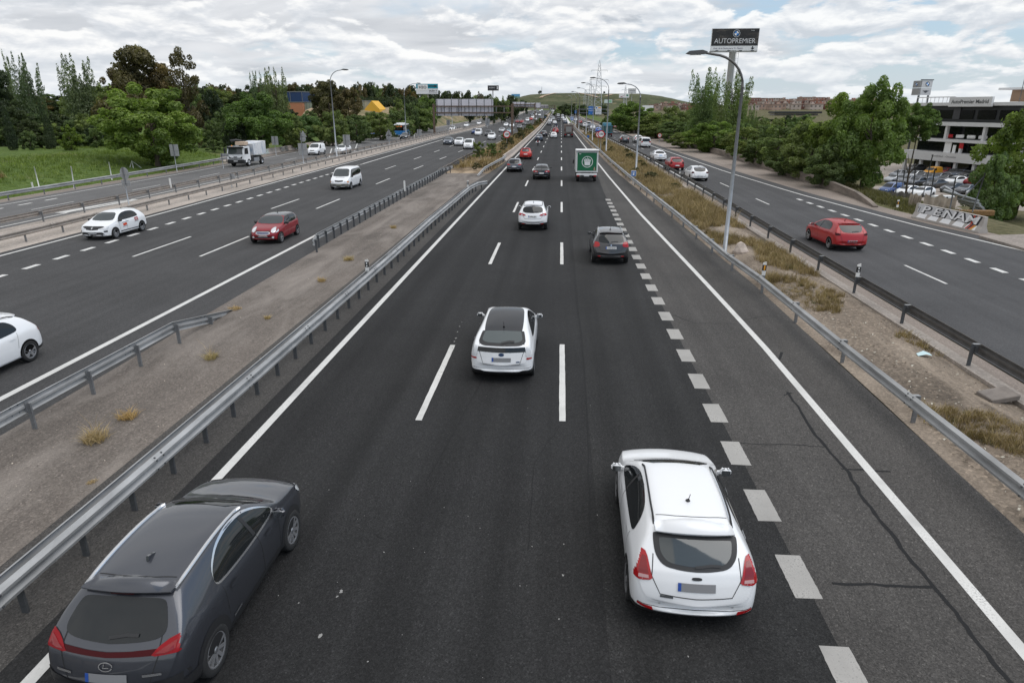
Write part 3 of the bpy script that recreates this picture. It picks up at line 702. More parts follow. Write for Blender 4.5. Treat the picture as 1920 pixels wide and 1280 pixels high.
# --- street lamps
def street_lamp(label, x, y, h, arm, side, head=True, r0=0.115, group='street lamps'):
    t = thing('street_lamp', label, 'street lamp', (x, y, road_z(y)), 0, group)
    rad = arm * 0.85; hs = h - rad * 0.9
    mb = MB(); mb.tube([(0, 0, -0.1), (0, 0, hs * 0.5), (0, 0, hs)], [r0, r0 * 0.8, r0 * 0.62], 10); mb.build('pole', M_POLE, t)
    pts = []
    for k in range(9):
        a = k / 8 * R(86); pts.append((side * rad * (1 - math.cos(a)), 0, hs + rad * 0.9 * math.sin(a)))
    e = pts[-1]; pts.append((side * arm, 0, e[2] + 0.06))
    mb = MB(); mb.tube(pts, [r0 * 0.62] + [r0 * 0.5] * 8 + [r0 * 0.42], 8); mb.build('arm', M_GALV_D if y < 60 else M_POLE, t)
    mb = MB(); z = pts[-1][2]
    mb.prism([(0, 0.05), (0.25, 0.13), (0.85, 0.09), (1.0, -0.02), (0.85, -0.06), (0.1, -0.05)], -0.16, 0.16, 0, 'xz')
    hd = mb.build('lamp_head', M_HEAD, t, (side * (arm - 0.1), 0, z)); hd.scale = (side, 1, 1)
    mb = MB(); mb.box((side * 0.55, 0, -0.075), (0.5, 0.24, 0.03)); mb.build('lens', M_LENS, hd).scale = (side, 1, 1)
    return t
def lamp_px(label, bx, by, tx, ty, side, hx, XY=None):
    X, Y, Z = at_ground(bx, by) if XY is None else (*XY, road_z(XY[1]))
    h = at_dist(tx, ty, Y)[2] - road_z(Y); arm = abs(at_dist(hx, ty, Y)[0] - X)
    return street_lamp(label, X, Y, h, arm, side)
lamp_px('tall street lamp standing nearest, beside the pale rock on the weedy verge', 1358, 475, 1345, 102, -1, 1322)
lamp_px('street lamp with yellow mark on the verge by the white sedan taxi', 1192, 325, 1190, 158, -1, 1172)
lamp_px('street lamp behind the round speed limit sign on the right verge', 1136, 288, 1130, 147, -1, 1116)
lamp_px('street lamp standing on the separator between the little white van and the white taxi', 632, 298, 625, 132, 1, 642)
lamp_px('street lamp on the separator in front of the distant bus', 762, 262, 765, 157, 1, 782)
lamp_px('slender street lamp rising behind the sign gantry over the left carriageway', 848, 240, 846, 173, 1, 862)
lamp_px('small far street lamp between gantry panels and dark wood', 893, 230, 892, 180, 1, 900)
FL = ['first', 'second', 'third', 'fourth', 'fifth']
for i, Y in enumerate((152, 190, 232, 280, 330)):
    street_lamp('%s street lamp beyond the speed limit sign on the right verge, counted from the sign' % FL[i], 7.4 - 0.012 * (Y - 115) + (0.4 if i % 2 else 0), Y, 12.2, 2.0, -1)

# --- traffic signs
def disc(mb, r, y0, y1, mi=0, n=28): mb.prism([(r * math.cos(2 * math.pi * k / n), r * math.sin(2 * math.pi * k / n)) for k in range(n)], y0, y1, mi, 'xz'); return mb
def sign(label, px, py, plates, group='traffic signs', X=None, pole=None, m=M_SIGNBACK, cat='road sign', rz=0.0, z0=0.0):
    """plates: (shape, left, right, top, bottom) in photograph pixels, seen from behind"""
    X0, Y, Z = at_ground(px, py)
    t = thing('road_sign', label, cat, (X0, Y, Z + z0), rz, group); top = 0
    for i, (sh, xa, xb, ya, yb) in enumerate(plates):
        w = at_dist(xb, py, Y)[0] - at_dist(xa, py, Y)[0]; z1 = at_dist(px, ya, Y)[2] - Z; zb = at_dist(px, yb, Y)[2] - Z; h = z1 - zb; zc = (z1 + zb) / 2
        cx = at_dist((xa + xb) / 2, (ya + yb) / 2, Y)[0] - X0; mb = MB(); top = max(top, z1)
        if sh == 'rect': mb.box((cx, 0.08, zc), (w, 0.03, h), bev=0.01)
        elif sh == 'round':
            mb.prism([(cx + w / 2 * math.cos(2 * math.pi * k / 26), zc + h / 2 * math.sin(2 * math.pi * k / 26)) for k in range(26)], 0.065, 0.095, 0, 'xz')
        elif sh == 'tri': mb.prism([(cx - w / 2, zb), (cx + w / 2, zb), (cx, z1)], 0.065, 0.095, 0, 'xz')
        pl = mb.build('plate', m, t)
        fb = MB(); fb.box((cx, 0.045, zc), (w * 0.9, 0.03, 0.05)); fb.build('bracket', M_GALV, pl)
    mb = MB(); mb.tube([(0, 0, -0.3), (0, 0, top)], 0.045, 8); mb.build('pole', M_POLE, t)
    return t
sign('round sign with small plate below, turned away, on the separator by the white hatchback', 242, 385, [('round', 224, 240, 314, 338), ('rect', 227, 243, 338, 349)])
sign('tall rectangular sign seen from behind in front of the big round tree', 332, 322, [('rect', 318, 334, 271, 293)])
sign('rectangular sign seen from behind, standing right of the white tipper lorry', 518, 292, [('rect', 509, 521, 256, 272)])
sign('triangle over round plate over square panel, seen from behind on the separator', 570, 313, [('tri', 561, 574, 245, 257), ('round', 562, 573, 256, 266), ('rect', 559, 575, 269, 291)])
sign('rectangular sign seen from behind, standing in front of the white taxi', 650, 296, [('rect', 643, 656, 253, 273)])
sign('rectangular sign seen from behind against the shrubs above the graffiti wall', 683, 262, [('rect', 678, 686, 236, 249)])
sign('pale triangular sign with round plate, seen from behind, left of the distant bus', 730, 274, [('tri', 722, 735, 242, 255), ('round', 724, 734, 253, 263)])
sign('arrow-shaped direction plate beside the cab of the tipper lorry', 419, 316, [('rect', 413, 428, 288, 294)])
sign('narrow grey sign by the guardrail at the distant white car', 841, 252, [('rect', 837, 844, 225, 235)])
sign('small grey sign under the left gantry post', 786, 262, [('rect', 782, 790, 243, 254)])
sign('grey sign with crossbar on the separator beyond the gantry', 914, 240, [('rect', 910, 918, 223, 236)])
sign('tall grey panel seen from behind on the planted median', 1017, 232, [('rect', 1014, 1020, 208, 222)])
sign('small double grey plate low on the separator behind the compact red car', 435, 352, [('rect', 430, 439, 326, 336)])

def speed_sign(label, px, py, cx, cy, r, txt='100'):
    X0, Y, Z = at_ground(px, py); c = at_dist(cx, cy, Y); rad = at_dist(cx + r, cy, Y)[0] - c[0]
    t = thing('road_sign', label, 'speed limit sign', (X0, Y, Z), 0, 'speed limit signs')
    zc = c[2] - Z; dx = c[0] - X0
    mb = MB(); mb.tube([(dx, 0.05, -0.3), (dx, 0.05, zc)], 0.045, 8); mb.build('pole', M_POLE, t)
    p = disc(MB(), rad, -0.02, 0.015).build('plate', M_RED, t, (dx, 0, zc))
    disc(MB(), rad * 0.74, -0.026, -0.021).build('face', M_WHITE, p)
    text_obj('number', txt, rad * 0.78, M_BLACK, p, (0, -0.03, 0), bold=0.012)
    return t
speed_sign('round white sign with red rim reading 100 among the shrubs of the planted median', 950, 282, 950.2, 252.2, 6.6)
speed_sign('large round white sign with red rim reading 100 on the right verge', 1126.5, 284, 1127.3, 251.7, 6.8)
speed_sign('red-rimmed round sign half hidden behind the right-hand 100 sign', 1122.5, 281, 1122.3, 252.5, 5.6)
speed_sign('smaller red-rimmed round sign above the stained wall by the white people carrier', 1237, 268, 1237, 254, 3.9, '70')
def warn_sign(label, px, py, cx, cy, r):
    X0, Y, Z = at_ground(px, py); c = at_dist(cx, cy, Y); rad = at_dist(cx + r, cy, Y)[0] - c[0]; zc = c[2] - Z
    t = thing('road_sign', label, 'warning sign', (X0, Y, Z), 0, 'warning signs')
    MB().tube([(0, 0.05, -0.3), (0, 0.05, zc)], 0.045, 8).build('pole', M_POLE, t)
    p = MB().prism([(-rad, -rad * .8), (rad, -rad * .8), (0, rad)], -0.02, 0.015, 0, 'xz').build('plate', M_RED, t, (0, 0, zc))
    MB().prism([(-rad * .66, -rad * .62), (rad * .66, -rad * .62), (0, rad * .62)], -0.026, -0.021, 0, 'xz').build('face', M_WHITE, p)
    MB().box((0, -0.03, -rad * .2), (rad * .16, .006, rad * .7)).build('symbol', M_BLACK, p)
warn_sign('white and red warning triangle high on the planted median', 1014.5, 233, 1014.5, 226.5, 3.6)
warn_sign('warning triangle on the wall below the right-hand trees', 1152.5, 248, 1152.5, 235.5, 3.4)

def blue_sign(label, px, py, xa, xb, ya, yb, white=True, txt=None):
    X0, Y, Z = at_ground(px, py); a, b = at_dist(xa, yb, Y), at_dist(xb, ya, Y); w, h = b[0] - a[0], b[2] - a[2]; cx = (a[0] + b[0]) / 2 - X0; zc = (a[2] + b[2]) / 2 - Z
    t = thing('road_sign', label, 'information sign', (X0, Y, Z), 0, 'blue information signs')
    MB().tube([(cx, 0.06, -0.3), (cx, 0.06, zc)], 0.04, 8).build('pole', M_POLE, t)
    p = MB().box((0, 0, 0), (w, 0.03, h), bev=0.01).build('plate', M_WHITE if white else M_BLUE, t, (cx, 0, zc))
    if white:
        MB().box((0, -0.018, 0), (w * .88, .006, h * .88)).build('face', M_BLUE, p)
        MB().box((0, -0.023, h * .2), (w * .5, .006, h * .12)).build('symbol', M_WHITE, p)
        MB().box((0, -0.023, -h * .12), (w * .34, .006, h * .3)).build('symbol', M_WHITE, p)
blue_sign('small blue and white kilometre sign on the near right verge beside a street lamp', 1188, 346, 1183, 1193, 320, 331)
blue_sign('tiny blue sign at the foot of the lamps on the right verge', 1103, 262, 1100.5, 1105, 254, 259, False)
blue_sign('tiny blue sign on the pole of the planted median', 1022, 226, 1020.5, 1024, 219, 224, False)
blue_sign('blue square sign at the pointed island ahead', 1072.5, 232, 1069.5, 1075.5, 219, 226, True)
blue_sign('small blue sign right of the pointed island under the lamps', 1079, 224, 1077.5, 1081, 207, 213, False)

# --- sign gantries
def gantry(label, lx, ly, rx, ry, y_hi, y_lo, panels, back=True, mpost=M_RUST, Yd=None):
    if Yd is None: A, B = at_ground(lx, ly), at_ground(rx, ry); Yd = (A[1] + B[1]) / 2
    xl, xr = at_dist(lx, ly, Yd)[0], at_dist(rx, ry, Yd)[0]; g = road_z(Yd)
    t = thing('sign_gantry', label, 'sign gantry', (xl, Yd, g), 0, 'sign gantries')
    zh, zl = at_dist(lx, y_hi, Yd)[2] - g, at_dist(lx, y_lo, Yd)[2] - g
    for x in (0, xr - xl):
        mb = MB(); mb.box((x, 0, (zh + .6) / 2), (0.55, 0.55, zh + .6), bev=0.03); mb.build('post', mpost, t)
    for z in (zh, zl):
        mb = MB(); mb.box(((xr - xl) / 2, 0, z), (xr - xl, 0.4, 0.3)); mb.build('beam', mpost, t)
    n = 10
    for k in range(1, n):
        mb = MB(); mb.box(((xr - xl) * k / n, 0.0, (zh + zl) / 2), (0.2, 0.2, abs(zh - zl) - .3)); mb.build('strut', M_POST_L, t)
    for xa, xb, ya, yb in panels:
        a, b = at_dist(xa, yb, Yd), at_dist(xb, ya, Yd); w, h = b[0] - a[0], b[2] - a[2]; cx, zc = (a[0] + b[0]) / 2 - xl, (a[2] + b[2]) / 2 - g
        p = MB().box((0, 0, 0), (w, 0.08, h), bev=0.03).build('panel', M_PANEL, t, (cx, 0.42 if back else -0.32, zc))
        if back:
            nr = max(3, int(w / 2.2))
            for k in range(nr + 1):
                MB().box((-w / 2 + w * (0.04 + 0.92 * k / nr), -0.075, 0), (0.16, 0.07, h * 0.99)).build('rib', M_POST, p)
    return t
gantry('weathered brown sign gantry spanning the left carriageway, two pale panels seen from behind', 815, 256, 960, 249, 199.5, 211.5, [(818, 861, 186, 217.5), (862.5, 924.5, 186, 217.5)], Yd=195)
gantry('second gantry farther along the left carriageway with white panels and dark ribs', 962, 226, 1003, 226, 196, 201, [(961, 984, 191.5, 200), (985, 1014, 193, 202)], Yd=330)
gantry('farthest low gantry with small white panels where the roads meet the hill', 1003, 215, 1040, 215, 199, 203, [(1006, 1028, 197, 203), (1030, 1042, 203, 206)], Yd=460)
def blue_gantry():
    Yd = 255; g = road_z(Yd); xl = at_dist(1083, 235, Yd)[0]; xr = at_dist(1139, 235, Yd)[0]
    t = thing('sign_gantry', 'grey gantry over the right road with blue and white direction panels facing the camera', 'sign gantry', (xl, Yd, g), 0, 'sign gantries')
    zt = at_dist(1083, 205, Yd)[2] - g; zb = at_dist(1083, 212, Yd)[2] - g
    for x in (0, xr - xl): MB().box((x, 0, zt / 2), (0.4, 0.4, zt), bev=.02).build('post', M_RUST if x == 0 else M_POLE, t)
    for z in (zt, zb): MB().box(((xr - xl) / 2, 0, z), (xr - xl, 0.3, 0.22)).build('beam', M_POST_L, t)
    for (xa, xb, ya, yb, m, mt) in ((1102.8, 1114.2, 199.5, 215.3, M_BLUE, M_WHITE), (1115.6, 1128, 200, 215, mat('panel_white', (0.66, 0.67, 0.68), 0.5), M_BLACK)):
        a, b = at_dist(xa, yb, Yd), at_dist(xb, ya, Yd); w, h = b[0] - a[0], b[2] - a[2]
        p = MB().box((0, 0, 0), (w, 0.08, h), bev=.03).build('panel', m, t, ((a[0] + b[0]) / 2 - xl, -0.3, (a[2] + b[2]) / 2 - g))
        if m is M_BLUE:
            text_obj('lettering', 'MADRID M-40', 0.5, mt, p, (0, -.05, h * .22)); text_obj('lettering', 'VALENCIA', 0.5, mt, p, (0, -.05, -h * .02)); text_obj('arrow', 'v      v', 0.55, mt, p, (0, -.05, -h * .35))
        else:
            text_obj('lettering', 'Rivas', 0.5, mt, p, (0, -.05, h * .05)); text_obj('lettering', 'Vaciamadrid', 0.42, mt, p, (0, -.05, -h * .14)); text_obj('arrow', 'v', 0.6, mt, p, (0, -.05, -h * .36))
            MB().box((w * .18, -.05, h * .34), (w * .42, .02, h * .15)).build('orange_plate', M_YEL, p); MB().box((-w * .3, -.05, h * .34), (w * .2, .02, h * .15)).build('blue_plate', M_BLUE, p)
blue_gantry()

# --- advertising hoardings
def board(label, xa, xb, ya, yb, Yd, m, pole_px=None, pole_w=0.6, tilt=0.0, ground=None, frame=M_POST):
    a, b = at_dist(xa, yb, Yd), at_dist(xb, ya, Yd); w, h = b[0] - a[0], b[2] - a[2]; cx, zc = (a[0] + b[0]) / 2, (a[2] + b[2]) / 2
    px = at_dist(pole_px or (xa + xb) / 2, yb, Yd)[0]; g = terrain_z(px, Yd) if ground is None else ground
    t = thing('billboard', label, 'billboard', (px, Yd, g), 0, 'billboards')
    MB().tube([(0, 0.5, -1), (0, 0.5, zc - h / 2 - g)], pole_w / 2, 14).build('column', mat('billboard_column', (0.62, 0.62, 0.62), 0.5), t)
    p = MB().box((0, 0, 0), (w, 0.35, h)).build('panel', [m], t, (cx - px, 0, zc - g)); p.rotation_euler = (0, 0, tilt)
    MB().box((0, .35, -h / 2 - .15), (w, 0.9, 0.22)).build('catwalk', frame, p)
    return t, p, w, h
# roundel: dark ring, four quadrants
def roundel(parent, r, loc, rot=(0, 0, 0)):
    o = disc(MB(), r, -0.02, 0.0).build('emblem', mat('emblem_ring', (0.03, 0.035, 0.045), 0.35), parent, loc); o.rotation_euler = rot
    rim = MB(); n = 28
    for q, (mname, col) in enumerate((('emblem_blue', (0.03, 0.22, 0.60)), ('emblem_white', (0.8, 0.8, 0.8)), ('emblem_blue', (0.03, 0.22, 0.60)), ('emblem_white', (0.8, 0.8, 0.8)))):
        a0 = math.pi / 2 * q + math.pi / 2
        pts = [(0, 0)] + [(r * .6 * math.cos(a0 + math.pi / 2 * k / 8), r * .6 * math.sin(a0 + math.pi / 2 * k / 8)) for k in range(9)]
        MB().prism(pts, -0.035, -0.021, 0, 'xz').build('quadrant', mat(mname, col, 0.35), o)
    n = 32; rb = MB()
    for k in range(n):
        a, b = 2 * math.pi * k / n, 2 * math.pi * (k + 1) / n
        rb.add([(q * math.cos(an), -0.025, q * math.sin(an)) for q, an in ((r * .9, a), (r, a), (r, b), (r * .9, b))], [(0, 1, 2, 3)])
    rb.build('emblem_rim', mat('emblem_silver', (0.6, 0.6, 0.62), 0.3, 0.5), o)
    return o
def art_mat():
    m = bpy.data.materials.new('poster_print'); m.use_nodes = True; t = NT(m.node_tree); b = t.n['Principled BSDF']; b.inputs['Roughness'].default_value = .5
    vec = t.new('ShaderNodeTexCoord').outputs['Object']
    n = t.noise(t.vscale(vec, (0.35, 1, 1.1)), 1.0, 6, .65, dist=.8)
    t.link(t.ramp(n, [(0.35, (0.008, 0.008, 0.008)), (0.55, (0.03, 0.026, 0.022)), (0.68, (0.12, 0.10, 0.08)), (0.8, (0.25, 0.22, 0.2))]), b.inputs['Base Color']); return m
t, p, w, h = board('tall dark billboard with white capital letters and an emblem above the right-hand trees', 1331.5, 1424.5, 53.5, 95.5, 140, M_WHITE, 1375, 1.25, 0.0, -5.6, mat('catwalk_grey', (0.4, 0.4, 0.38), .6))
pp = MB().box((0, 0, 0), (w * .985, 0.02, h * .775)).build('poster', art_mat(), p, (0, -.19, h * .105))
text_obj('lettering', 'AUTOPREMIER', h * .32, mat('letter_silver', (.62, .62, .62), .4), pp, (0, -.02, -h * .18), width=w * .87)
text_obj('lettering', 'Avda. de la Democracia, 21. Madrid', h * .10, mat('letter_violet', (.12, .10, .16), .5), p, (-w * .13, -.19, -h * .40), width=w * .62)
text_obj('lettering', 'Freude', h * .06, M_WHITE, pp, (w * .36, -.02, h * .30))
ar = MB(); ar.prism([(-.1, .28), (.1, .28), (.1, 0), (.38, 0), (0, -.3), (-.38, 0), (-.1, 0)], -.02, 0, 0, 'xz'); ar.build('arrow', M_BLACK, p, (w * .39, -.19, -h * .385))
roundel(pp, h * .17, (0.02 * w, -.02, h * .17))
for k in range(4): MB().box((0, 0, 0), (.5, .3, .14)).build('floodlight', M_POST, p, (-w * .37 + w * .25 * k, -.55, -h * .5 - .05))
ld = MB()
for k in range(16): ld.box((0.95, .5, 13 + k * .8), (.45, .05, .05))
ld.box((.73, .5, 19), (.05, .05, 13)); ld.box((1.17, .5, 19), (.05, .05, 13)); ld.build('ladder', mat('billboard_column', (0.62, 0.62, 0.62), 0.5), t)
t, p, w, h = board('turquoise and white billboard with a black arrow and the number 17 above the dark wood', 781, 821, 157.5, 176.5, 330, mat('board_white', (.74, .75, .77), .5), 802)
MB().box((0, 0, 0), (w, .04, h * .46)).build('band', mat('board_turquoise', (.0, .25, .34), .5), p, (0, -.2, h * .27))
MB().box((0, 0, 0), (w * .46, .05, h * .62), bev=.02).build('badge', M_WHITE, p, (-w * .2, -.21, h * .13))
text_obj('lettering', 'H2O', h * .36, M_BLACK, p, (-w * .2, -.26, h * .15), width=w * .34, bold=.03)
MB().prism([(-2.2, .25), (.8, .25), (.8, .6), (2.2, 0), (.8, -.6), (.8, -.25), (-2.2, -.25)], -.03, 0, 0, 'xz').build('arrow', M_BLACK, p, (w * .27, -.23, h * .27))
text_obj('lettering', 'SALIDA 17', h * .22, M_BLACK, p, (w * .27, -.2, -h * .2), width=w * .38, bold=.03); text_obj('lettering', 'RIVAS-VACIAMADRID', h * .09, M_BLACK, p, (w * .27, -.2, -h * .38), width=w * .38)
t, p, w, h = board('black billboard with white lettering on a single column beyond the gantry', 914.5, 935, 160.5, 169.5, 420, M_BLACK, 924)
text_obj('lettering', 'BURGER EXIT', h * .4, M_WHITE, p, (-w * .1, -.2, 0), width=w * .6); MB().box((0, 0, 0), (w * .1, .05, h * .6)).build('symbol', M_WHITE, p, (w * .38, -.2, 0))
t, p, w, h = board('small blue landscape billboard at the left foot of the hill', 959, 975, 176.5, 184, 620, mat('board_blue', (.12, .33, .55), .5), 967)
MB().box((0, 0, 0), (w, .05, h * .3)).build('band', mat('board_green', (.2, .3, .16), .5), p, (0, -.2, -h * .3))
t, p, w, h = board('white billboard with a red slanted shape in front of the hill', 1160.5, 1180, 175.5, 183.5, 600, M_WHITE, 1171)
MB().prism([(-w * .4, -h * .3), (-w * .05, -h * .05), (w * .08, h * .38), (w * .0, h * .0), (-w * .25, -h * .38)], -.03, 0, 0, 'xz').build('red_shape', mat('board_red', (.30, .02, .05), .5), p, (0, -.2, 0)); MB().box((0, 0, 0), (w * .2, .05, h * .4)).build('green_square', mat('board_green2', (.05, .22, .14), .5), p, (w * .32, -.2, h * .05))
t, p, w, h = board('pale grey billboard on a white column above the roofs right of the hill', 1177.5, 1193, 166, 174.5, 560, mat('board_grey', (.6, .6, .6), .5), 1185)
text_obj('lettering', 'AVENIDA', h * .35, M_POST, p, (0, -.2, .1), width=w * .7)
t, p, w, h = board('small white and green billboard low in front of the hill beside the lamps', 1133, 1148, 187, 193.5, 520, mat('board_pale', (.6, .68, .66), .5), 1140)
MB().box((0, 0, 0), (w * .4, .05, h * .6)).build('green_square', mat('board_green3', (.25, .5, .3), .5), p, (w * .22, -.2, 0))

# loose things on the right verge
rk = MB(); rnd = random.Random(5)
def rock(r, seed, name='rock'):
    import bmesh
    bm = bmesh.new(); bmesh.ops.create_icosphere(bm, subdivisions=2, radius=1); q = random.Random(seed)
    ph = [q.uniform(0, 6) for _ in range(6)]
    for v in bm.verts:
        k = 1 + .18 * math.sin(3 * v.co.x + ph[0]) + .15 * math.sin(4 * v.co.y + ph[1]) + .1 * math.sin(5 * v.co.z + ph[2]); v.co = Vector((v.co.x * r * k, v.co.y * r * .8 * k, v.co.z * r * .95 * k))
    me = bpy.data.meshes.new(name); bm.to_mesh(me); bm.free(); return me
me = rock(0.42, 3); me.materials.append(mat('pale_stone', (.52, .44, .38), .9, var=.2, vscale=3, bump=.4)); X, Y, Z = at_ground(1386, 478)
tag(link('rock', me, None, (X, Y, .22)), 'pale boulder at the foot of the nearest street lamp', 'rock')
X, Y, Z = at_ground(1868, 752)
t = tag(MB().box((0, 0, 0.09), (0.85, 0.5, 0.16), bev=.02).build('concrete_slab', mat('slab', (.20, .175, .155), .9, var=.25, vscale=3, bump=.3), None, (X, Y, .08), R(12)), 'tilted grey concrete slab lying on the dirt near the right edge', 'slab')
t.rotation_euler = (R(6), R(-5), R(14))
X, Y, Z = at_ground(1730, 675)
lt = MB(); lt.add([(-.2, -.08, .02), (.0, -.12, .09), (.22, -.06, .03), (.2, .1, .06), (.02, .12, .12), (-.18, .09, .04)], [(0, 1, 4, 5), (1, 2, 3, 4)])
tag(lt.build('litter', mat('litter_plastic', (.55, .72, .74), .4), None, (X, Y, .14)), 'crumpled pale blue plastic packet lying on the dirt of the right verge', 'litter')
# ================================================================== VEHICLES
M_GLASS = mat('car_glass', (0.010, 0.012, 0.013), 0.04, spec=0.55)
M_GLASS_L = mat('car_glass_clear', (0.075, 0.088, 0.088), 0.05, spec=0.55)
M_GLASS_W = mat('windscreen_glass', (0.05, 0.058, 0.06), 0.05, spec=0.6)
M_RUBBER = mat('tyre_rubber', (0.018, 0.018, 0.018), 0.85)
M_TRIM = mat('black_trim', (0.02, 0.02, 0.021), 0.55)
M_SEAM = mat('panel_gap', (0.02, 0.02, 0.02), 0.8)
M_ARCH = mat('wheel_arch_dark', (0.006, 0.006, 0.006), 0.95, spec=0.1)
M_RIM = mat('alloy_rim', (0.42, 0.42, 0.43), 0.35, 0.7)
M_RIM_D = mat('dark_rim', (0.06, 0.06, 0.06), 0.5, 0.2)
M_TAIL = mat('tail_lamp_red', (0.36, 0.008, 0.011), 0.15, coat=0.3)
M_TAIL_D = mat('tail_lamp_dark', (0.055, 0.003, 0.005), 0.35, spec=.2)
M_LAMP = mat('lamp_clear', (0.62, 0.63, 0.64), 0.12, coat=0.6)
M_CHROME = mat('chrome', (0.72, 0.72, 0.73), 0.18, 0.9)
M_PLATE = mat('plate_white', (0.62, 0.62, 0.61), 0.5)
M_PLATE_G = mat('plate_grey', (0.22, 0.22, 0.225), 0.5)
M_EU = mat('plate_blue', (0.015, 0.07, 0.32), 0.5)
M_ORANGE = mat('indicator_orange', (0.6, 0.2, 0.02), 0.3)

def paint(key):
    P = {'white': ((0.79, 0.795, 0.80), 0.28, 0, .5), 'dark': ((0.064, 0.068, 0.080), 0.34, .6, 1.0), 'black': ((0.012, 0.012, 0.014), 0.22, 0, .8), 'grey': ((0.10, 0.105, 0.115), 0.3, .5, .8),
         'brown': ((0.052, 0.050, 0.052), 0.28, .5, 1.0), 'red': ((0.36, 0.010, 0.012), 0.32, 0, .25), 'darkred': ((0.24, 0.010, 0.018), 0.3, 0.1, .3), 'bred': ((0.48, 0.022, 0.014), 0.32, 0, .25), 'blue': ((0.02, 0.06, 0.20), 0.25, 0.2, .8),
         'bblue': ((0.03, 0.14, 0.50), 0.3, 0, .6), 'slate': ((0.06, 0.08, 0.115), 0.3, .4, .8), 'silver': ((0.42, 0.43, 0.44), 0.3, .5, .6), 'lblue': ((0.30, 0.40, 0.46), 0.3, .3, .6), 'yellow': ((0.65, 0.30, 0.02), 0.4, 0, .4), 'orange': ((0.62, 0.22, 0.02), 0.4, 0, .4), 'green': ((0.004, 0.13, 0.05), 0.45, 0, .2)}
    c, r, m, k = P[key]; return mat('paint_' + key, c, r, m, coat=k)

KIND = {}
def kind(name, L, W, top, belt, half, bot, ax, wr, rw, bow=(0.16, 0.22), sh=0.945, **k):
    KIND[name] = dict(L=L, W=W, top=top, belt=belt, half=half, bot=bot, ax=ax, wr=wr, rw=rw, bow=bow, sh=sh, **k)
H1 = [(0, .72), (.04, .81), (.1, .865), (.25, .90), (.6, .91)]
def halfw(L, W, nose=.72):
    s = W / 1.82
    return [(t, w * s) for t, w in H1] + [(L - .95, .91 * s), (L - .5, .89 * s), (L - .22, .84 * s), (L - .08, .77 * s), (L, .66 * s)]
kind('hatch', 4.36, 1.82, [(0, .56), (.04, .70), (.09, .84), (.15, .96), (.28, 1.10), (.44, 1.26), (.56, 1.36), (.80, 1.42), (1.35, 1.475), (1.9, 1.48), (2.35, 1.45), (2.7, 1.35), (3.25, 1.045), (3.40, .99), (3.8, .91), (4.1, .815), (4.26, .70), (4.36, .50)],
     [(0, .86), (.15, .93), (.5, 1.0), (1.0, .985), (2.0, .95), (3.1, .92), (3.3, .92), (4.36, .7)], halfw(4.36, 1.82), [(0, .38), (.1, .27), (.4, .2), (3.9, .2), (4.25, .22), (4.36, .30)], (.80, 3.45), .325, [(0, .80), (.5, .66), (1.2, .68), (2.4, .66), (3.25, .78)])
kind('suv', 4.38, 1.82, [(0, .60), (.04, .78), (.08, .92), (.13, 1.04), (.26, 1.20), (.42, 1.38), (.54, 1.48), (.80, 1.54), (1.4, 1.595), (1.9, 1.60), (2.3, 1.57), (2.62, 1.48), (3.2, 1.15), (3.36, 1.10), (3.8, 1.03), (4.1, .93), (4.27, .80), (4.38, .58)],
     [(0, .98), (.15, 1.02), (.5, 1.08), (1.0, 1.06), (2.0, 1.02), (3.1, 1.0), (3.3, 1.0), (4.38, .8)], halfw(4.38, 1.82), [(0, .44), (.1, .34), (.4, .25), (3.9, .25), (4.25, .28), (4.38, .36)], (.82, 3.47), .345, [(0, .80), (.5, .67), (1.2, .69), (2.4, .67), (3.2, .78)])
kind('crossover', 4.50, 1.84, [(0, .58), (.04, .74), (.09, .88), (.14, .97), (.22, 1.03), (.42, 1.22), (.62, 1.39), (.74, 1.45), (1.0, 1.49), (1.5, 1.535), (2.0, 1.54), (2.4, 1.51), (2.72, 1.42), (3.3, 1.10), (3.45, 1.06), (3.9, 1.0), (4.2, .92), (4.38, .80), (4.50, .56)],
     [(0, .90), (.14, .93), (.5, 1.03), (1.0, 1.03), (2.0, .99), (3.2, .97), (4.5, .8)], halfw(4.5, 1.84), [(0, .40), (.1, .32), (.4, .22), (4.0, .22), (4.35, .25), (4.5, .34)], (.86, 3.50), .345, [(0, .82), (.6, .69), (1.2, .70), (2.4, .68), (3.3, .78)], cs=.85)
kind('fastback', 4.46, 1.76, [(0, .58), (.03, .72), (.06, .88), (.09, 1.0), (.14, 1.075), (.6, 1.23), (1.1, 1.36), (1.6, 1.445), (2.1, 1.49), (2.5, 1.475), (2.85, 1.40), (3.55, 1.03), (3.7, .98), (4.0, .90), (4.22, .80), (4.37, .66), (4.46, .5)],
     [(0, .84), (.14, .90), (.6, .98), (1.2, .97), (2.0, .94), (3.3, .9), (4.46, .7)], halfw(4.46, 1.76), [(0, .36), (.1, .25), (.4, .18), (4.0, .18), (4.3, .2), (4.46, .28)], (.82, 3.52), .31, [(0, .82), (.5, .74), (1.2, .70), (2.4, .67), (3.5, .78)])
kind('sedan', 4.77, 1.82, [(0, .58), (.04, .74), (.08, .88), (.13, .99), (.25, 1.02), (.6, 1.05), (.85, 1.15), (1.2, 1.33), (1.45, 1.41), (1.9, 1.46), (2.3, 1.465), (2.7, 1.42), (3.0, 1.32), (3.55, 1.03), (3.7, .98), (4.2, .90), (4.5, .80), (4.68, .68), (4.77, .5)],
     [(0, .88), (.2, .96), (.6, .98), (1.2, .965), (2.2, .94), (3.4, .92), (4.77, .7)], halfw(4.77, 1.82), [(0, .36), (.1, .26), (.4, .2), (4.3, .2), (4.6, .22), (4.77, .3)], (.98, 3.69), .325, [(0, .82), (.8, .74), (1.4, .67), (2.6, .66), (3.5, .78)])
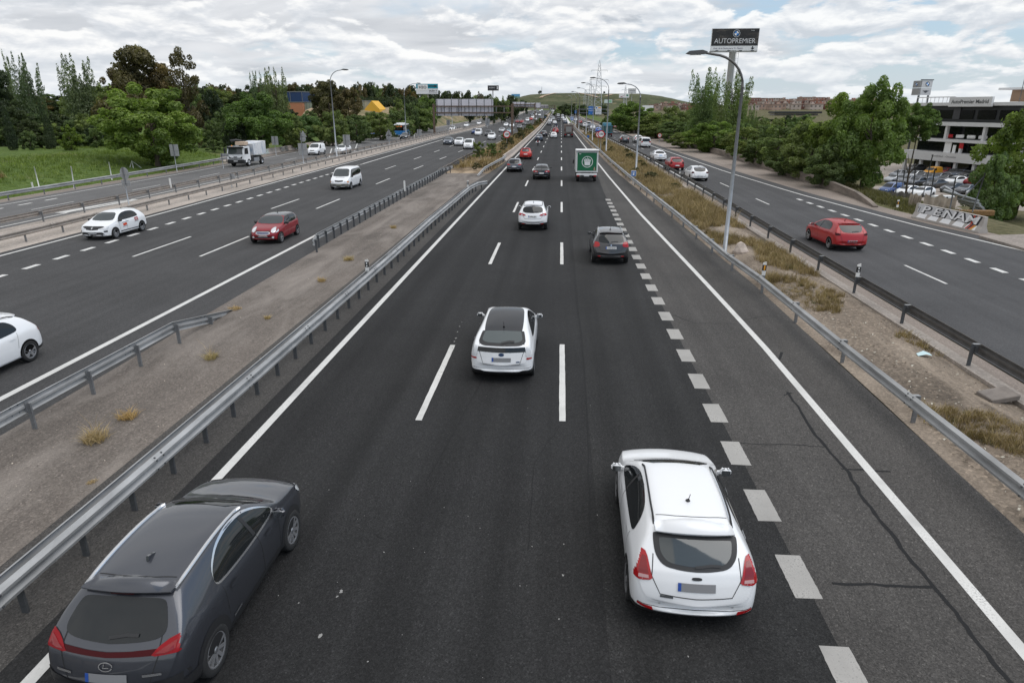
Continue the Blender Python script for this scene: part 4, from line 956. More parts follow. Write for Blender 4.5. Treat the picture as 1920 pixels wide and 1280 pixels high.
kind('mini', 3.70, 1.70, [(0, .56), (.04, .72), (.08, .86), (.13, .97), (.24, 1.12), (.34, 1.28), (.42, 1.36), (.6, 1.395), (1.2, 1.41), (1.6, 1.40), (1.95, 1.36), (2.15, 1.28), (2.58, 1.0), (2.68, .955), (3.1, .90), (3.4, .83), (3.58, .72), (3.70, .5)],
     [(0, .88), (.15, .93), (.5, .95), (1.5, .93), (2.6, .91), (3.7, .7)], halfw(3.7, 1.70), [(0, .36), (.1, .26), (.4, .2), (3.3, .2), (3.6, .22), (3.7, .3)], (.60, 3.07), .305, [(0, .84), (.5, .77), (1.2, .77), (2.0, .75), (2.6, .82)])
kind('city', 3.60, 1.65, [(0, .58), (.04, .74), (.1, .90), (.2, 1.02), (.36, 1.18), (.54, 1.34), (.66, 1.41), (.9, 1.46), (1.3, 1.49), (1.7, 1.48), (2.0, 1.41), (2.55, 1.05), (2.68, .98), (3.1, .90), (3.35, .80), (3.5, .68), (3.60, .5)],
     [(0, .86), (.2, .94), (.6, .97), (1.5, .95), (2.5, .93), (3.6, .7)], halfw(3.6, 1.65), [(0, .38), (.1, .27), (.4, .2), (3.2, .2), (3.5, .22), (3.6, .3)], (.62, 2.92), .295, [(0, .80), (.5, .68), (1.2, .70), (2.0, .68), (2.6, .80)], bow=(.24, .26))
kind('van', 4.70, 1.90, [(0, .60), (.03, .9), (.05, 1.2), (.09, 1.5), (.16, 1.74), (.26, 1.84), (.6, 1.88), (1.5, 1.90), (2.6, 1.89), (3.0, 1.85), (3.25, 1.74), (3.85, 1.22), (3.97, 1.14), (4.3, 1.02), (4.52, .88), (4.64, .70), (4.70, .5)],
     [(0, 1.08), (.2, 1.10), (1.5, 1.10), (3.0, 1.08), (3.8, 1.04), (4.7, .8)], [(0, .80), (.04, .86), (.1, .91), (.25, .94), (.6, .95), (3.7, .95), (4.2, .93), (4.5, .87), (4.63, .80), (4.7, .70)], [(0, .4), (.1, .3), (.4, .22), (4.2, .22), (4.6, .25), (4.7, .32)], (.85, 3.85), .33, [(0, .86), (.3, .80), (1.5, .81), (3.0, .80), (3.9, .84)], bow=(.10, .22))
kind('smallvan', 4.30, 1.83, [(0, .60), (.03, .9), (.05, 1.2), (.09, 1.5), (.16, 1.68), (.26, 1.76), (.6, 1.80), (1.5, 1.82), (2.1, 1.80), (2.4, 1.74), (2.62, 1.64), (3.15, 1.20), (3.28, 1.12), (3.75, 1.02), (4.05, .90), (4.22, .74), (4.30, .5)],
     [(0, 1.04), (.2, 1.06), (1.5, 1.06), (2.6, 1.04), (3.2, 1.02), (4.3, .8)], [(0, .80), (.04, .85), (.1, .89), (.25, .91), (.6, .915), (3.2, .915), (3.8, .90), (4.1, .84), (4.22, .78), (4.3, .68)], [(0, .4), (.1, .3), (.4, .22), (3.8, .22), (4.2, .25), (4.3, .32)], (.75, 3.45), .32, [(0, .86), (.3, .82), (1.5, .83), (2.5, .80), (3.2, .84)], bow=(.10, .22))
kind('pickup_base', 4.36, 1.82, KIND['suv']['top'], KIND['suv']['belt'], KIND['suv']['half'], KIND['suv']['bot'], (.82, 3.47), .345, KIND['suv']['rw'])

BODY = {}
def body_mesh(kd, level=2):
    """the body shell: cross-sections lofted from tail to nose, then smoothed"""
    if (kd, level) in BODY: return BODY[(kd, level)]
    K = KIND[kd]; L = K['L']; mb = MB(); rings = []
    ts = sorted({round(t, 3) for t, _ in K['top']} | {0.22, 1.0, L - 1.3, L - 1.7} | ({round(K['ax'][0], 2)} if level > 1 else set()))
    bt = lambda lst, t: lerp_pts(lst, t) if lst[0][0] < t < lst[-1][0] else (lst[0][1] if t <= lst[0][0] else lst[-1][1])
    def section(t, shrink=0.0):
        zt, zs, w, zb = bt(K['top'], t), bt(K['belt'], t), bt(K['half'], t), bt(K['bot'], t)
        zs = min(zs, zt - 0.045); g = zt - zs; gh = min(g / 0.45, 1.0); gh = max(0, (gh - .1) / .9)
        rw = bt(K['rw'], t); wr = w * (K['sh'] - .015 - (K['sh'] - .015 - rw) * gh)
        H = zs - zb
        pts = [(0, zb), (.45 * w, zb), (.86 * w, zb), (.965 * w, zb + .05), (.992 * w, zb + .30 * H), (w, zb + .62 * H), (.985 * w, zs - .10 * H), (K['sh'] * w, zs)]
        if gh > 0:
            pts.append((K['sh'] * w + (wr - K['sh'] * w) * .5 + .018 * gh, zs + (g - .055 * gh) * .52)); pts.append((wr, zt - .055 * gh - .012))
        else: pts.append(((K['sh'] - .03) * w, zs + .018)); pts.append(((K['sh'] - .09) * w, zt - .016))
        pts.append((wr * .80 if gh > 0 else .7 * w, zt - .018 * gh - .006)); pts.append((wr * .45 if gh > 0 else .4 * w, zt - .004)); pts.append((0, zt))
        br = K['bow'][0] * max(0, 1 - t / 1.3); bf = K['bow'][1] * max(0, 1 - (L - t) / 2.2)
        out = []
        for x, z in pts:
            q = (x / (K['W'] / 2)) ** 2; out.append((x, t - L / 2 + br * q - bf * q, z))
        return out
    for t in ts: rings.append(section(t))
    def shrink(r, k, dy):
        zc = sum(p[2] for p in r) / len(r); return [(p[0] * k, p[1] + dy, zc + (p[2] - zc) * k) for p in r]
    rings.insert(0, shrink(rings[0], .72, -.012)); rings.append(shrink(rings[-1], .72, .012))
    n = len(rings[0]); full = []
    for r in rings:
        o = len(mb.v); mb.v += r + [(-x, y, z) for x, y, z in r[-2:0:-1]]; full.append(list(range(o, o + 2 * n - 2)))
    m = 2 * n - 2
    for a, b in zip(full, full[1:]):
        for i in range(m): j = (i + 1) % m; mb.f.append((a[j], a[i], b[i], b[j])); mb.m.append(0); mb.sm.append(True)
    # tail and nose caps as strips across
    for r, flip in ((full[0], False), (full[-1], True)):
        for i in range(n - 1):
            a, b = r[i], r[i + 1]; c, d = r[(m - i - 1) % m], r[(m - i) % m]
            f = (a, b, c) if i == 0 else (a, b, d) if i == n - 2 else (a, b, c, d)
            mb.f.append(f if not flip else tuple(reversed(f))); mb.m.append(0); mb.sm.append(True)
    tmp = mb.build('body', [])
    cr = {}
    for r in full:
        pass
    for a, b in zip(full, full[1:]):
        for i, c in ((3, .55), (7, K.get('cs', .5)), (9, .35)):
            for q in (i, (m - i) % m): cr[tuple(sorted((a[q], b[q])))] = c
    for r, tt in zip(full[1:-1], ts):
        zz = bt(K['top'], tt)
        if tt < .2 and .68 < zz < 1.1 and kd not in ('van', 'smallvan'):
            for i in range(7, 12): cr[tuple(sorted((r[i], r[i + 1])))] = .45; cr[tuple(sorted((r[(m - i) % m], r[(m - i - 1) % m])))] = .45
    at = tmp.data.attributes.new('crease_edge', 'FLOAT', 'EDGE')
    at.data.foreach_set('value', [cr.get(tuple(sorted(e.vertices)), 0.0) for e in tmp.data.edges])
    md = tmp.modifiers.new('s', 'SUBSURF'); md.levels = level; md.render_levels = level
    dg = bpy.context.evaluated_depsgraph_get(); me = bpy.data.meshes.new_from_object(tmp.evaluated_get(dg)); bpy.data.objects.remove(tmp)
    vs = [v.co.copy() for v in me.vertices]; fs = [tuple(p.vertices) for p in me.polygons]
    BODY[(kd, level)] = (vs, fs, BVHTree.FromPolygons(vs, fs)); bpy.data.meshes.remove(me)
    return BODY[(kd, level)]

def chaikin(p, n=2, closed=True):
    for _ in range(n):
        q = []
        for i in range(len(p) if closed else len(p) - 1):
            a, b = p[i], p[(i + 1) % len(p)]; q += [(a[0] * .78 + b[0] * .22, a[1] * .78 + b[1] * .22), (a[0] * .22 + b[0] * .78, a[1] * .22 + b[1] * .78)]
        p = q
    return p
AX = {'L': lambda u, v: ((-3, u, v), (1, 0, 0)), 'R': lambda u, v: ((3, u, v), (-1, 0, 0)), 'B': lambda u, v: ((u, -6, v), (0, 1, 0)), 'F': lambda u, v: ((u, 6, v), (0, -1, 0)), 'T': lambda u, v: ((u, v, 5), (0, 0, -1))}
def patch(mb, bvh, poly, axis, off=.005, step=.055, mi=0, lim=.12):
    """lay a flat outline onto the body shell"""
    P = []
    for a, b in zip(poly, poly[1:] + poly[:1]):
        n = max(1, int(math.hypot(b[0] - a[0], b[1] - a[1]) / step)); P += [Vector((a[0] + (b[0] - a[0]) * k / n, a[1] + (b[1] - a[1]) * k / n)) for k in range(n)]
    nb = len(P); us = [p.x for p in P]; vs_ = [p.y for p in P]
    def inside(x, y):
        c = False; j = nb - 1
        for i in range(nb):
            if (P[i].y > y) != (P[j].y > y) and x < (P[j].x - P[i].x) * (y - P[i].y) / (P[j].y - P[i].y) + P[i].x: c = not c
            j = i
        return c
    u = min(us) + step / 2
    while u < max(us):
        v = min(vs_) + step / 2
        while v < max(vs_):
            if inside(u, v) and min((q.x - u) ** 2 + (q.y - v) ** 2 for q in P[:nb]) > (step * .35) ** 2: P.append(Vector((u, v)))
            v += step
        u += step
    V, E, F, *_ = geometry.delaunay_2d_cdt(P, [], [list(range(nb))], 1, 1e-5)
    idx = {}; o = len(mb.v); vs = []
    for i, p in enumerate(V):
        src, d = AX[axis](p.x, p.y); d = Vector(d); h = bvh.ray_cast(Vector(src), d)
        if h[0] is None or abs(h[1].dot(d)) < lim: continue
        nrm = h[1] if h[1].dot(d) < 0 else -h[1]; idx[i] = len(vs); vs.append(h[0] + nrm * off)
    fs = []
    for f in F:
        if all(i in idx for i in f):
            q = [idx[i] for i in f]; a, b, c = (vs[i] for i in q[:3]); nn = (b - a).cross(c - a)
            if nn.dot(Vector(AX[axis](0, 0)[1])) > 0: q.reverse()
            fs.append(tuple(q))
    mb.add(vs, fs, mi, True)
def strip(pts, w):
    """outline of a band of width w along an open line"""
    l, r = [], []
    for i, p in enumerate(pts):
        a, b = pts[max(i - 1, 0)], pts[min(i + 1, len(pts) - 1)]; d = math.hypot(b[0] - a[0], b[1] - a[1]) or 1
        nx, ny = -(b[1] - a[1]) / d * w / 2, (b[0] - a[0]) / d * w / 2; l.append((p[0] + nx, p[1] + ny)); r.append((p[0] - nx, p[1] - ny))
    return l + r[::-1]
def mir(poly): return [(-x, y) for x, y in reversed(poly)]
def sym(half):
    """a symmetric outline from its right half listed from the top centre to the bottom centre"""
    return list(half) + [(-x, y) for x, y in reversed(half)]
def circ(c, r, n=22): return [(c[0] + r * math.cos(2 * math.pi * k / n), c[1] + r * math.sin(2 * math.pi * k / n)) for k in range(n)]

WHEEL = {}
def wheel_meshes(r, style):
    if (r, style) in WHEEL: return WHEEL[(r, style)]
    w = .10
    mb = MB(); mb.lathe([(-w, r * .62), (-w, r * .90), (-w * .8, r * .985), (0, r), (w * .8, r * .985), (w, r * .93), (w * 1.02, r * .72), (w * .92, r * .67), (w * .4, r * .64)], (0, 0, 0), 'x', 30)
    o = mb.build('wheel', M_RUBBER); ty = o.data; bpy.data.objects.remove(o)
    mb = MB(); mb.lathe([(w * .92, r * .675), (w * .9, r * .64), (w * .45, r * .62), (w * .38, r * .2), (w * .38, 0.001)], (0, 0, 0), 'x', 30, 1)
    mb.lathe([(w * .9, r * .69), (w * 1.0, r * .67), (w * .86, r * .61)], (0, 0, 0), 'x', 30, 0)
    n = {'five': 5, 'ten': 10, 'plain': 7}[style]
    for k in range(n):
        a = 2 * math.pi * k / n + .2; ww = .085 * r if n >= 7 else .14 * r; c, s = math.cos(a), math.sin(a)
        def pt(rad, off, x): return (x, rad * c - off * s, rad * s + off * c)
        mb.add([pt(.08 * r, -ww, w * .78), pt(.08 * r, ww, w * .78), pt(.645 * r, ww * .75, w * .9), pt(.645 * r, -ww * .75, w * .9), pt(.08 * r, -ww, w * .5), pt(.08 * r, ww, w * .5), pt(.645 * r, ww * .75, w * .6), pt(.645 * r, -ww * .75, w * .6)],
               [(0, 1, 2, 3), (1, 5, 6, 2), (4, 0, 3, 7)], 0)
    mb.lathe([(w * .5, r * .14), (w * .86, r * .13), (w * .86, .001)], (0, 0, 0), 'x', 14, 0)
    o = mb.build('rim', [M_RIM, M_RIM_D]); rm = o.data; bpy.data.objects.remove(o)
    WHEEL[(r, style)] = (ty, rm); return WHEEL[(r, style)]
def add_wheels(t, r, xw, ys, style='five'):
    ty, rm = wheel_meshes(r, style)
    for y in ys:
        for s in (1, -1):
            wh = link('wheel', ty, t, (s * xw, y, r), 0 if s > 0 else math.pi); link('rim', rm, wh)

SHAPES = {   # glass outlines: side (t, z), rear (x, z) right half from the top, windscreen (x, t) right half from the top
 'hatch': dict(side=[(.98, 1.03), (1.02, 1.22), (1.22, 1.36), (1.7, 1.405), (2.2, 1.375), (2.62, 1.25), (3.06, .985), (2.2, .975), (1.4, 1.0)], rear=[(0, 1.33), (.575, 1.325), (.60, 1.29), (.575, 1.12), (.46, 1.01), (.2, .985), (0, .98)], wind=[(0, 2.50), (.50, 2.46), (.70, 3.13), (.45, 3.27), (0, 3.33)]),
 'suv': dict(side=[(.92, 1.13), (1.0, 1.34), (1.22, 1.47), (1.7, 1.515), (2.2, 1.49), (2.55, 1.37), (3.0, 1.10), (2.2, 1.06), (1.4, 1.09)], rear=[(0, 1.445), (.46, 1.435), (.60, 1.34), (.62, 1.18), (.50, 1.09), (0, 1.075)], wind=[(0, 2.42), (.50, 2.38), (.70, 3.05), (.45, 3.20), (0, 3.27)]),
 'crossover': dict(side=[(1.20, 1.10), (1.30, 1.26), (1.62, 1.41), (2.0, 1.445), (2.4, 1.41), (2.75, 1.28), (3.12, 1.06), (2.3, 1.03), (1.6, 1.06)], rear=[(0, 1.375), (.46, 1.365), (.56, 1.33), (.66, 1.10), (.55, 1.035), (0, 1.015)], wind=[(0, 2.52), (.50, 2.48), (.70, 3.14), (.45, 3.30), (0, 3.37)]),
 'fastback': dict(side=[(1.05, 1.02), (1.35, 1.17), (1.75, 1.33), (2.15, 1.40), (2.5, 1.39), (2.85, 1.26), (3.3, 1.0), (2.3, .97), (1.5, .98)], rear=[(0, 1.285), (.56, 1.27), (.60, 1.24), (.665, 1.06), (0, 1.055)], wind=[(0, 2.66), (.50, 2.62), (.68, 3.36), (.45, 3.52), (0, 3.58)]),
 'sedan': dict(side=[(1.25, 1.05), (1.42, 1.25), (1.75, 1.36), (2.3, 1.395), (2.7, 1.34), (3.05, 1.18), (3.36, .98), (2.4, .97), (1.5, .99)], rear=[(0, 1.36), (.48, 1.345), (.66, 1.12), (.5, 1.085), (0, 1.08)], wind=[(0, 2.80), (.50, 2.76), (.70, 3.38), (.45, 3.52), (0, 3.58)]),
 'mini': dict(side=[(.50, 1.0), (.58, 1.22), (.7, 1.315), (1.3, 1.335), (1.85, 1.295), (2.1, 1.18), (2.40, .975), (1.4, .955)], rear=[(0, 1.31), (.52, 1.30), (.62, 1.2), (.62, 1.06), (.5, 1.0), (0, .99)], wind=[(0, 1.96), (.60, 1.93), (.74, 2.46), (.44, 2.57), (0, 2.62)]),
 'city': dict(side=[(.72, 1.03), (.82, 1.22), (1.05, 1.37), (1.5, 1.405), (1.9, 1.33), (2.36, 1.0), (1.5, .98)], rear=[(0, 1.36), (.40, 1.34), (.52, 1.22), (.5, 1.08), (.3, 1.03), (0, 1.02)], wind=[(0, 1.83), (.46, 1.8), (.62, 2.42), (.4, 2.53), (0, 2.58)]),
 'van': dict(side=[(.30, 1.18), (.32, 1.68), (.4, 1.74), (2.7, 1.76), (3.1, 1.70), (3.3, 1.50), (3.66, 1.14), (3.2, 1.12), (2.5, 1.15)], rear=[(0, 1.70), (.62, 1.69), (.70, 1.60), (.74, 1.2), (.66, 1.14), (0, 1.13)], wind=[(0, 3.10), (.66, 3.06), (.78, 3.78), (.5, 3.90), (0, 3.95)]),
 'smallvan': dict(side=[(2.10, 1.12), (2.12, 1.62), (2.3, 1.63), (2.55, 1.52), (3.0, 1.12), (2.5, 1.10)], rear=[(0, 1.60), (.58, 1.59), (.66, 1.5), (.7, 1.18), (.62, 1.12), (0, 1.11)], wind=[(0, 2.50), (.60, 2.46), (.74, 3.08), (.5, 3.2), (0, 3.25)]),
}
LONG = {'white': 'white', 'dark': 'dark grey'}
def car(kd, label, cat, col, x, y, heading='away', name='car', rear_ref=True, style='five', clad=False, rails=None, spoiler=True, tail=None, tailm=None, plate=None, ptxt=None, glassR=None, yaw=0.0, roof=None,
        level=2, group=None, extra=None, antenna=True, head=None, scale=(1, 1, 1), pillars=True, mirrors='paint', z=None, sidewin=True, chrome=False, seams=True, grille=True, rearwin=True, tail_low=None, spx=0.0, lampstep=.026):
    """a car with its parts; (x, y) is the middle of its tail (driving away) or of its nose (coming)"""
    K = KIND[kd]; S = SHAPES[kd]; L, Wd = K['L'], K['W']; vs, fs, bvh = body_mesh(kd, level); pm = paint(col)
    rz = (0 if heading == 'away' else math.pi) + yaw
    c = Vector((0, L / 2 * scale[1])) ; c.rotate(Matrix.Rotation(yaw, 2)); 
    loc = (x + (c.x if heading == 'away' else -c.x * -1), y + c.y, road_z(y + c.y) if z is None else z)
    t = thing(name, label, cat, loc, rz, group); t.scale = scale
    Y = lambda q: q - L / 2
    def add(nm, polys, m, off=.007, parent=t, step=.055, lim=.12):
        mb = MB()
        for poly, ax in polys: patch(mb, bvh, poly, ax, off, step, 0, lim)
        if mb.f: return mb.build(nm, m, parent)
    sd = lambda p: [(Y(a), b) for a, b in p]
    mb = MB(); mb.add(vs, fs, 0, True); body = mb.build('body', pm, t)
    ax0, ax1 = K['ax']; wr = K['wr']
    # lower cladding, arches
    ra = wr * (1.28 if clad else 1.13)
    zsill = .34 if not clad else .46
    for s in 'LR':
        for a in (ax0, ax1): add('wheel_arch', [(circ((Y(a), wr), ra), s)], M_ARCH if not clad else M_TRIM, .006, t, .05)
        add('sill', [(sd([(ax0 + ra * .8, .1), (ax1 - ra * .8, .1), (ax1 - ra * .8, zsill * .9), (ax0 + ra * .8, zsill * .8)]), s)], M_TRIM, .003)
    zl = .50 if clad else .36
    add('bumper', [(sym([(0, zl), (.5, zl), (.93, zl + .05), (.93, .1), (0, .1)]), 'B'), (sd([(-.1, .1), (ax0 - ra * .8, .1), (ax0 - ra * .8, zl), (-.1, zl + .04)]), 'L'), (sd([(-.1, .1), (ax0 - ra * .8, .1), (ax0 - ra * .8, zl), (-.1, zl + .04)]), 'R')], M_TRIM, .010, t, .045)
    # glass
    if sidewin:
        for s in 'LR':
            if chrome: add('window_trim', [(chaikin(sd([(a + (.035 if a > 2 else -.04) * (1 if abs(a - 2) > .9 else .2), b + (.03 if b > 1.15 else -.03)) for a, b in S['side']]), 2), s)], M_CHROME, .004)
            w = add('side_window', [(chaikin(sd(S['side']), 2), s)], M_GLASS, .007)
            if pillars and level > 1:
                xm = (S['side'][0][0] + S['side'][-3][0]) / 2 + .2
                add('door_pillar', [(sd(strip([(xm, .9), (xm - .07, 1.6)], .09)), s)] if False else [(sd([(xm - .03, S['side'][-1][1] + .01), (xm + .05, S['side'][-1][1] + .01), (xm - .01, S['side'][-1][1] + .34), (xm - .08, S['side'][-1][1] + .34)]), s)], M_TRIM, .010, w or t)
    if kd == 'mini':
        for s in 'LR': add('roof_pillar', [(sd([(.40, .98), (.42, 1.2), (.52, 1.36), (1.3, 1.39), (1.95, 1.345), (2.2, 1.22), (2.58, .965), (1.4, .93)]), s)], paint('black'), .004)
    if rearwin: rwn = add('rear_window', [(chaikin(sym(S['rear']), 2), 'B')], M_TRIM if glassR else M_GLASS, .006)
    if glassR: add('pane', [(chaikin(sym([(a * .86, (b - S['rear'][-1][1]) * .76 + S['rear'][-1][1] + .05) for a, b in S['rear']]), 2), 'B')], glassR, .010, rwn)
    add('windscreen', [(chaikin(sym([(a, Y(b)) for a, b in S['wind']]), 1), 'T')], M_GLASS_W if heading != 'away' else M_GLASS, .006)
    rq = (.5, .55, .50, 1.2, .55) if kd == 'fastback' else (.70, .74, .68, 1.2, .36)
    if roof == 'black': add('roof_panel', [(chaikin(sym([(0, Y(S['wind'][0][1] - .04)), (rq[0], Y(S['wind'][0][1] - .07)), (rq[1], Y(rq[3])), (rq[2], Y(rq[4])), (0, Y(rq[4] - .05))]), 2), 'T')], paint('black') if kd != 'fastback' else mat('solar_roof', (.02, .021, .024), .18), .006)
    # lamps
    zt = S['rear'][-1][1]; tm = tailm or M_TAIL
    tl = tail or [(.56, zt - .06), (.62, zt + .08), (.95, zt + .04), (.95, zt - .20), (.66, zt - .19)]
    ts_ = tail_low or [(-.1, zt - .20), (-.1, zt + .06), (.34, zt + .08), (.30, zt - .02), (.12, zt - .16)]
    add('tail_lamp', [(chaikin(tl, 1), 'B'), (chaikin(sd(ts_), 1), 'R')], tm, .012, t, lampstep, .30); add('tail_lamp', [(chaikin(mir(tl), 1), 'B'), (chaikin(sd(ts_), 1), 'L')], tm, .012, t, lampstep, .30)
    if heading != 'away' or level > 1:
        zh = lerp_pts(K['top'], L - .22) - .04
        hl = head or [(.42, zh - .10), (.50, zh + .0), (.86, zh + .08), (.95, zh - .02), (.80, zh - .14)]
        hs = [(L - .28, zh + .05), (L - .55, zh + .06), (L - .42, zh - .09), (L + .1, zh - .12), (L + .1, zh + .02)]
        add('headlight', [(chaikin(hl, 1), 'F'), (chaikin(sd(hs), 1), 'R')], M_LAMP, .012, t, .035, .3); add('headlight', [(chaikin(mir(hl), 1), 'F'), (chaikin(sd(hs), 1), 'L')], M_LAMP, .012, t, .035, .3)
        if grille:
            add('grille', [(sym([(0, zh - .02), (.40, zh - .0), (.36, zh - .12), (0, zh - .15)]), 'F'), (sym([(0, .40), (.55, .40), (.62, .28), (0, .26)]), 'F')], M_TRIM, .008)
            add('licence_plate', [([(-.26, .41), (.26, .41), (.26, .51), (-.26, .51)], 'F')], M_PLATE, .016)
    zp = plate if plate is not None else zt - .18
    if zp:
        pl = add('licence_plate', [([(-.26, zp - .055), (.26, zp - .055), (.26, zp + .055), (-.26, zp + .055)], 'B')], M_PLATE_G if ptxt == 'blur' else M_PLATE, .012, t, .13)
        add('plate_band', [([(-.26, zp - .055), (-.215, zp - .055), (-.215, zp + .055), (-.26, zp + .055)], 'B')], M_EU, .015, pl)
        if ptxt and ptxt != 'blur':
            h = bvh.ray_cast(Vector((0, -6, zp)), Vector((0, 1, 0)))
            text_obj('plate_number', ptxt, .10, M_BLACK, pl, (.02, h[0].y - .03, zp), width=.40)
    # mirrors, aerial, wiper, handles, rails
    zb = lerp_pts(K['belt'], L - 1.35) + .04
    if mirrors:
        tmi = S['wind'][3][1] - .32
        for s in (1, -1):
            mb = MB(); mb.box((0, 0, 0), (.20, .12, .14), bev=.045); mb.box((-s * .13, .03, -.03), (.14, .05, .05))
            mo = mb.build('mirror', [pm if mirrors == 'paint' else M_TRIM], t, (s * (Wd / 2 + .055), Y(tmi), zb + .05), smooth=False)
            MB().box((0, -.063, 0), (.155, .006, .105)).build('mirror_glass', mat('mirror_glass', (.35, .37, .38), .05, .9), mo)
    if antenna:
        tr = 1.25 if kd not in ('fastback',) else 1.0; zr_ = lerp_pts(K['top'], tr)
        MB().tube([(0, Y(tr), zr_ - .01), (0, Y(tr) - .03, zr_ + .035)], [.04, .02], 8).tube([(0, Y(tr) - .03, zr_ + .03), (0, Y(tr) - .13, zr_ + .19)], .006, 5).build('antenna', M_TRIM, t)
    if rearwin and level > 1:
        zw = S['rear'][-1][1] + .045; add('wiper', [(strip([(-.02, zw), (.2, zw + .025), (.34, zw + .02)], .028), 'B')], M_TRIM, .022)
    if spoiler and level > 1:
        z0 = S['rear'][0][1] + .045; K_t = next(q for q in [i * .02 for i in range(60)] if lerp_pts(K['top'], q) > z0 + .02)
        mb = MB(); ww = lerp_pts(K['rw'], .6) * Wd / 2 * .93; n = 9; o = len(mb.v)
        for i in range(n):
            xx = ww * (2 * i / (n - 1) - 1); e = (xx / ww) ** 2; yy = Y(K_t) - .16 - spx + .09 * e; zz = z0 + .035 - .035 * e - spx * .12
            mb.v += [(xx, yy, zz), (xx, yy - .01, zz + .028), (xx, Y(K_t + .40) + .02 * e, lerp_pts(K['top'], K_t + .40) - .035 - .06 * e), (xx, Y(K_t + .1), z0 - .04)]
        for i in range(n - 1):
            for k in range(4): a = o + i * 4 + k; b = o + i * 4 + (k + 1) % 4; mb.f.append((a, b, b + 4, a + 4)); mb.m.append(0); mb.sm.append(True)
        mb.f += [(o, o + 1, o + 2, o + 3), tuple(o + (n - 1) * 4 + k for k in (3, 2, 1, 0))]; mb.m += [0, 0]; mb.sm += [False, False]
        sp = mb.build('spoiler', pm, t)
        MB().box((0, Y(K_t) - .12, z0 + .022), (.3, .06, .014)).build('brake_lamp', M_TAIL_D, sp)
    if rails:
        for s in (1, -1):
            mb = MB(); pts = []
            for q in np.linspace(.75, S['wind'][0][1] - .02, 10):
                zq = lerp_pts(K['top'], q); wq = lerp_pts(K['rw'], q) * lerp_pts(K['half'], q) * .93; h = bvh.ray_cast(Vector((s * wq, Y(q), 4)), Vector((0, 0, -1)))
                pts.append((s * wq, Y(q), h[0].z + (.012 if rails == 'flush' else .045)))
            if rails != 'flush': pts[0] = (pts[0][0], pts[0][1], pts[0][2] - .045); pts[-1] = (pts[-1][0], pts[-1][1], pts[-1][2] - .045)
            o = len(mb.v); mb.tube(pts, .032 if rails == 'flush' else .02 if rails != 'seam' else .016, 6); mb.build('roof_rail', M_CHROME if rails != 'seam' else M_TRIM, t)
    if level > 1:
        for s in 'LR':
            hz = lerp_pts(K['belt'], 1.6) - .10
            for q in (S['side'][0][0] + .22, (S['side'][0][0] + S['side'][-3][0]) / 2 + .42):
                add('door_handle', [(strip([(Y(q), hz), (Y(q + .2), hz + .004)], .035), s)], pm, .03)
        if seams:
            zs0 = S['rear'][0][1] + .07
            g = [(strip([(-.8, zl + .10), (-.5, zl + .07), (0, zl + .06), (.5, zl + .07), (.8, zl + .10)], .008), 'B'), (strip([(.60, zt + .14), (.62, zt - .1), (.50, zp - .13 if zp else zt - .3), (0, (zp or zt - .2) - .15), (-.50, (zp or zt - .2) - .13), (-.62, zt - .1), (-.60, zt + .14)], .013), 'B')]
            for s in 'LR':
                xm = (S['side'][0][0] + S['side'][-3][0]) / 2 + .24
                g += [(sd(strip([(xm, zt + .02), (xm + .02, .40)], .013)), s), (sd(strip([(S['side'][-3][0] - .05, zt), (S['side'][-3][0] - .10, .42)], .009)), s), (sd(strip([(S['side'][0][0] + .1, zt), (ax0 + ra * 1.02, .55)], .009)), s)]
            if spoiler: g.append((strip([(-.52, Y(.93)), (-.25, Y(.885)), (0, Y(.875)), (.25, Y(.885)), (.52, Y(.93))], .012), 'T'))
            add('panel_gap', g, M_SEAM, .004)
    add_wheels(t, wr, Wd / 2 - .098, (Y(ax0), Y(ax1)), style)
    if extra: extra(t, bvh, Y, add, K, S, pm)
    return t

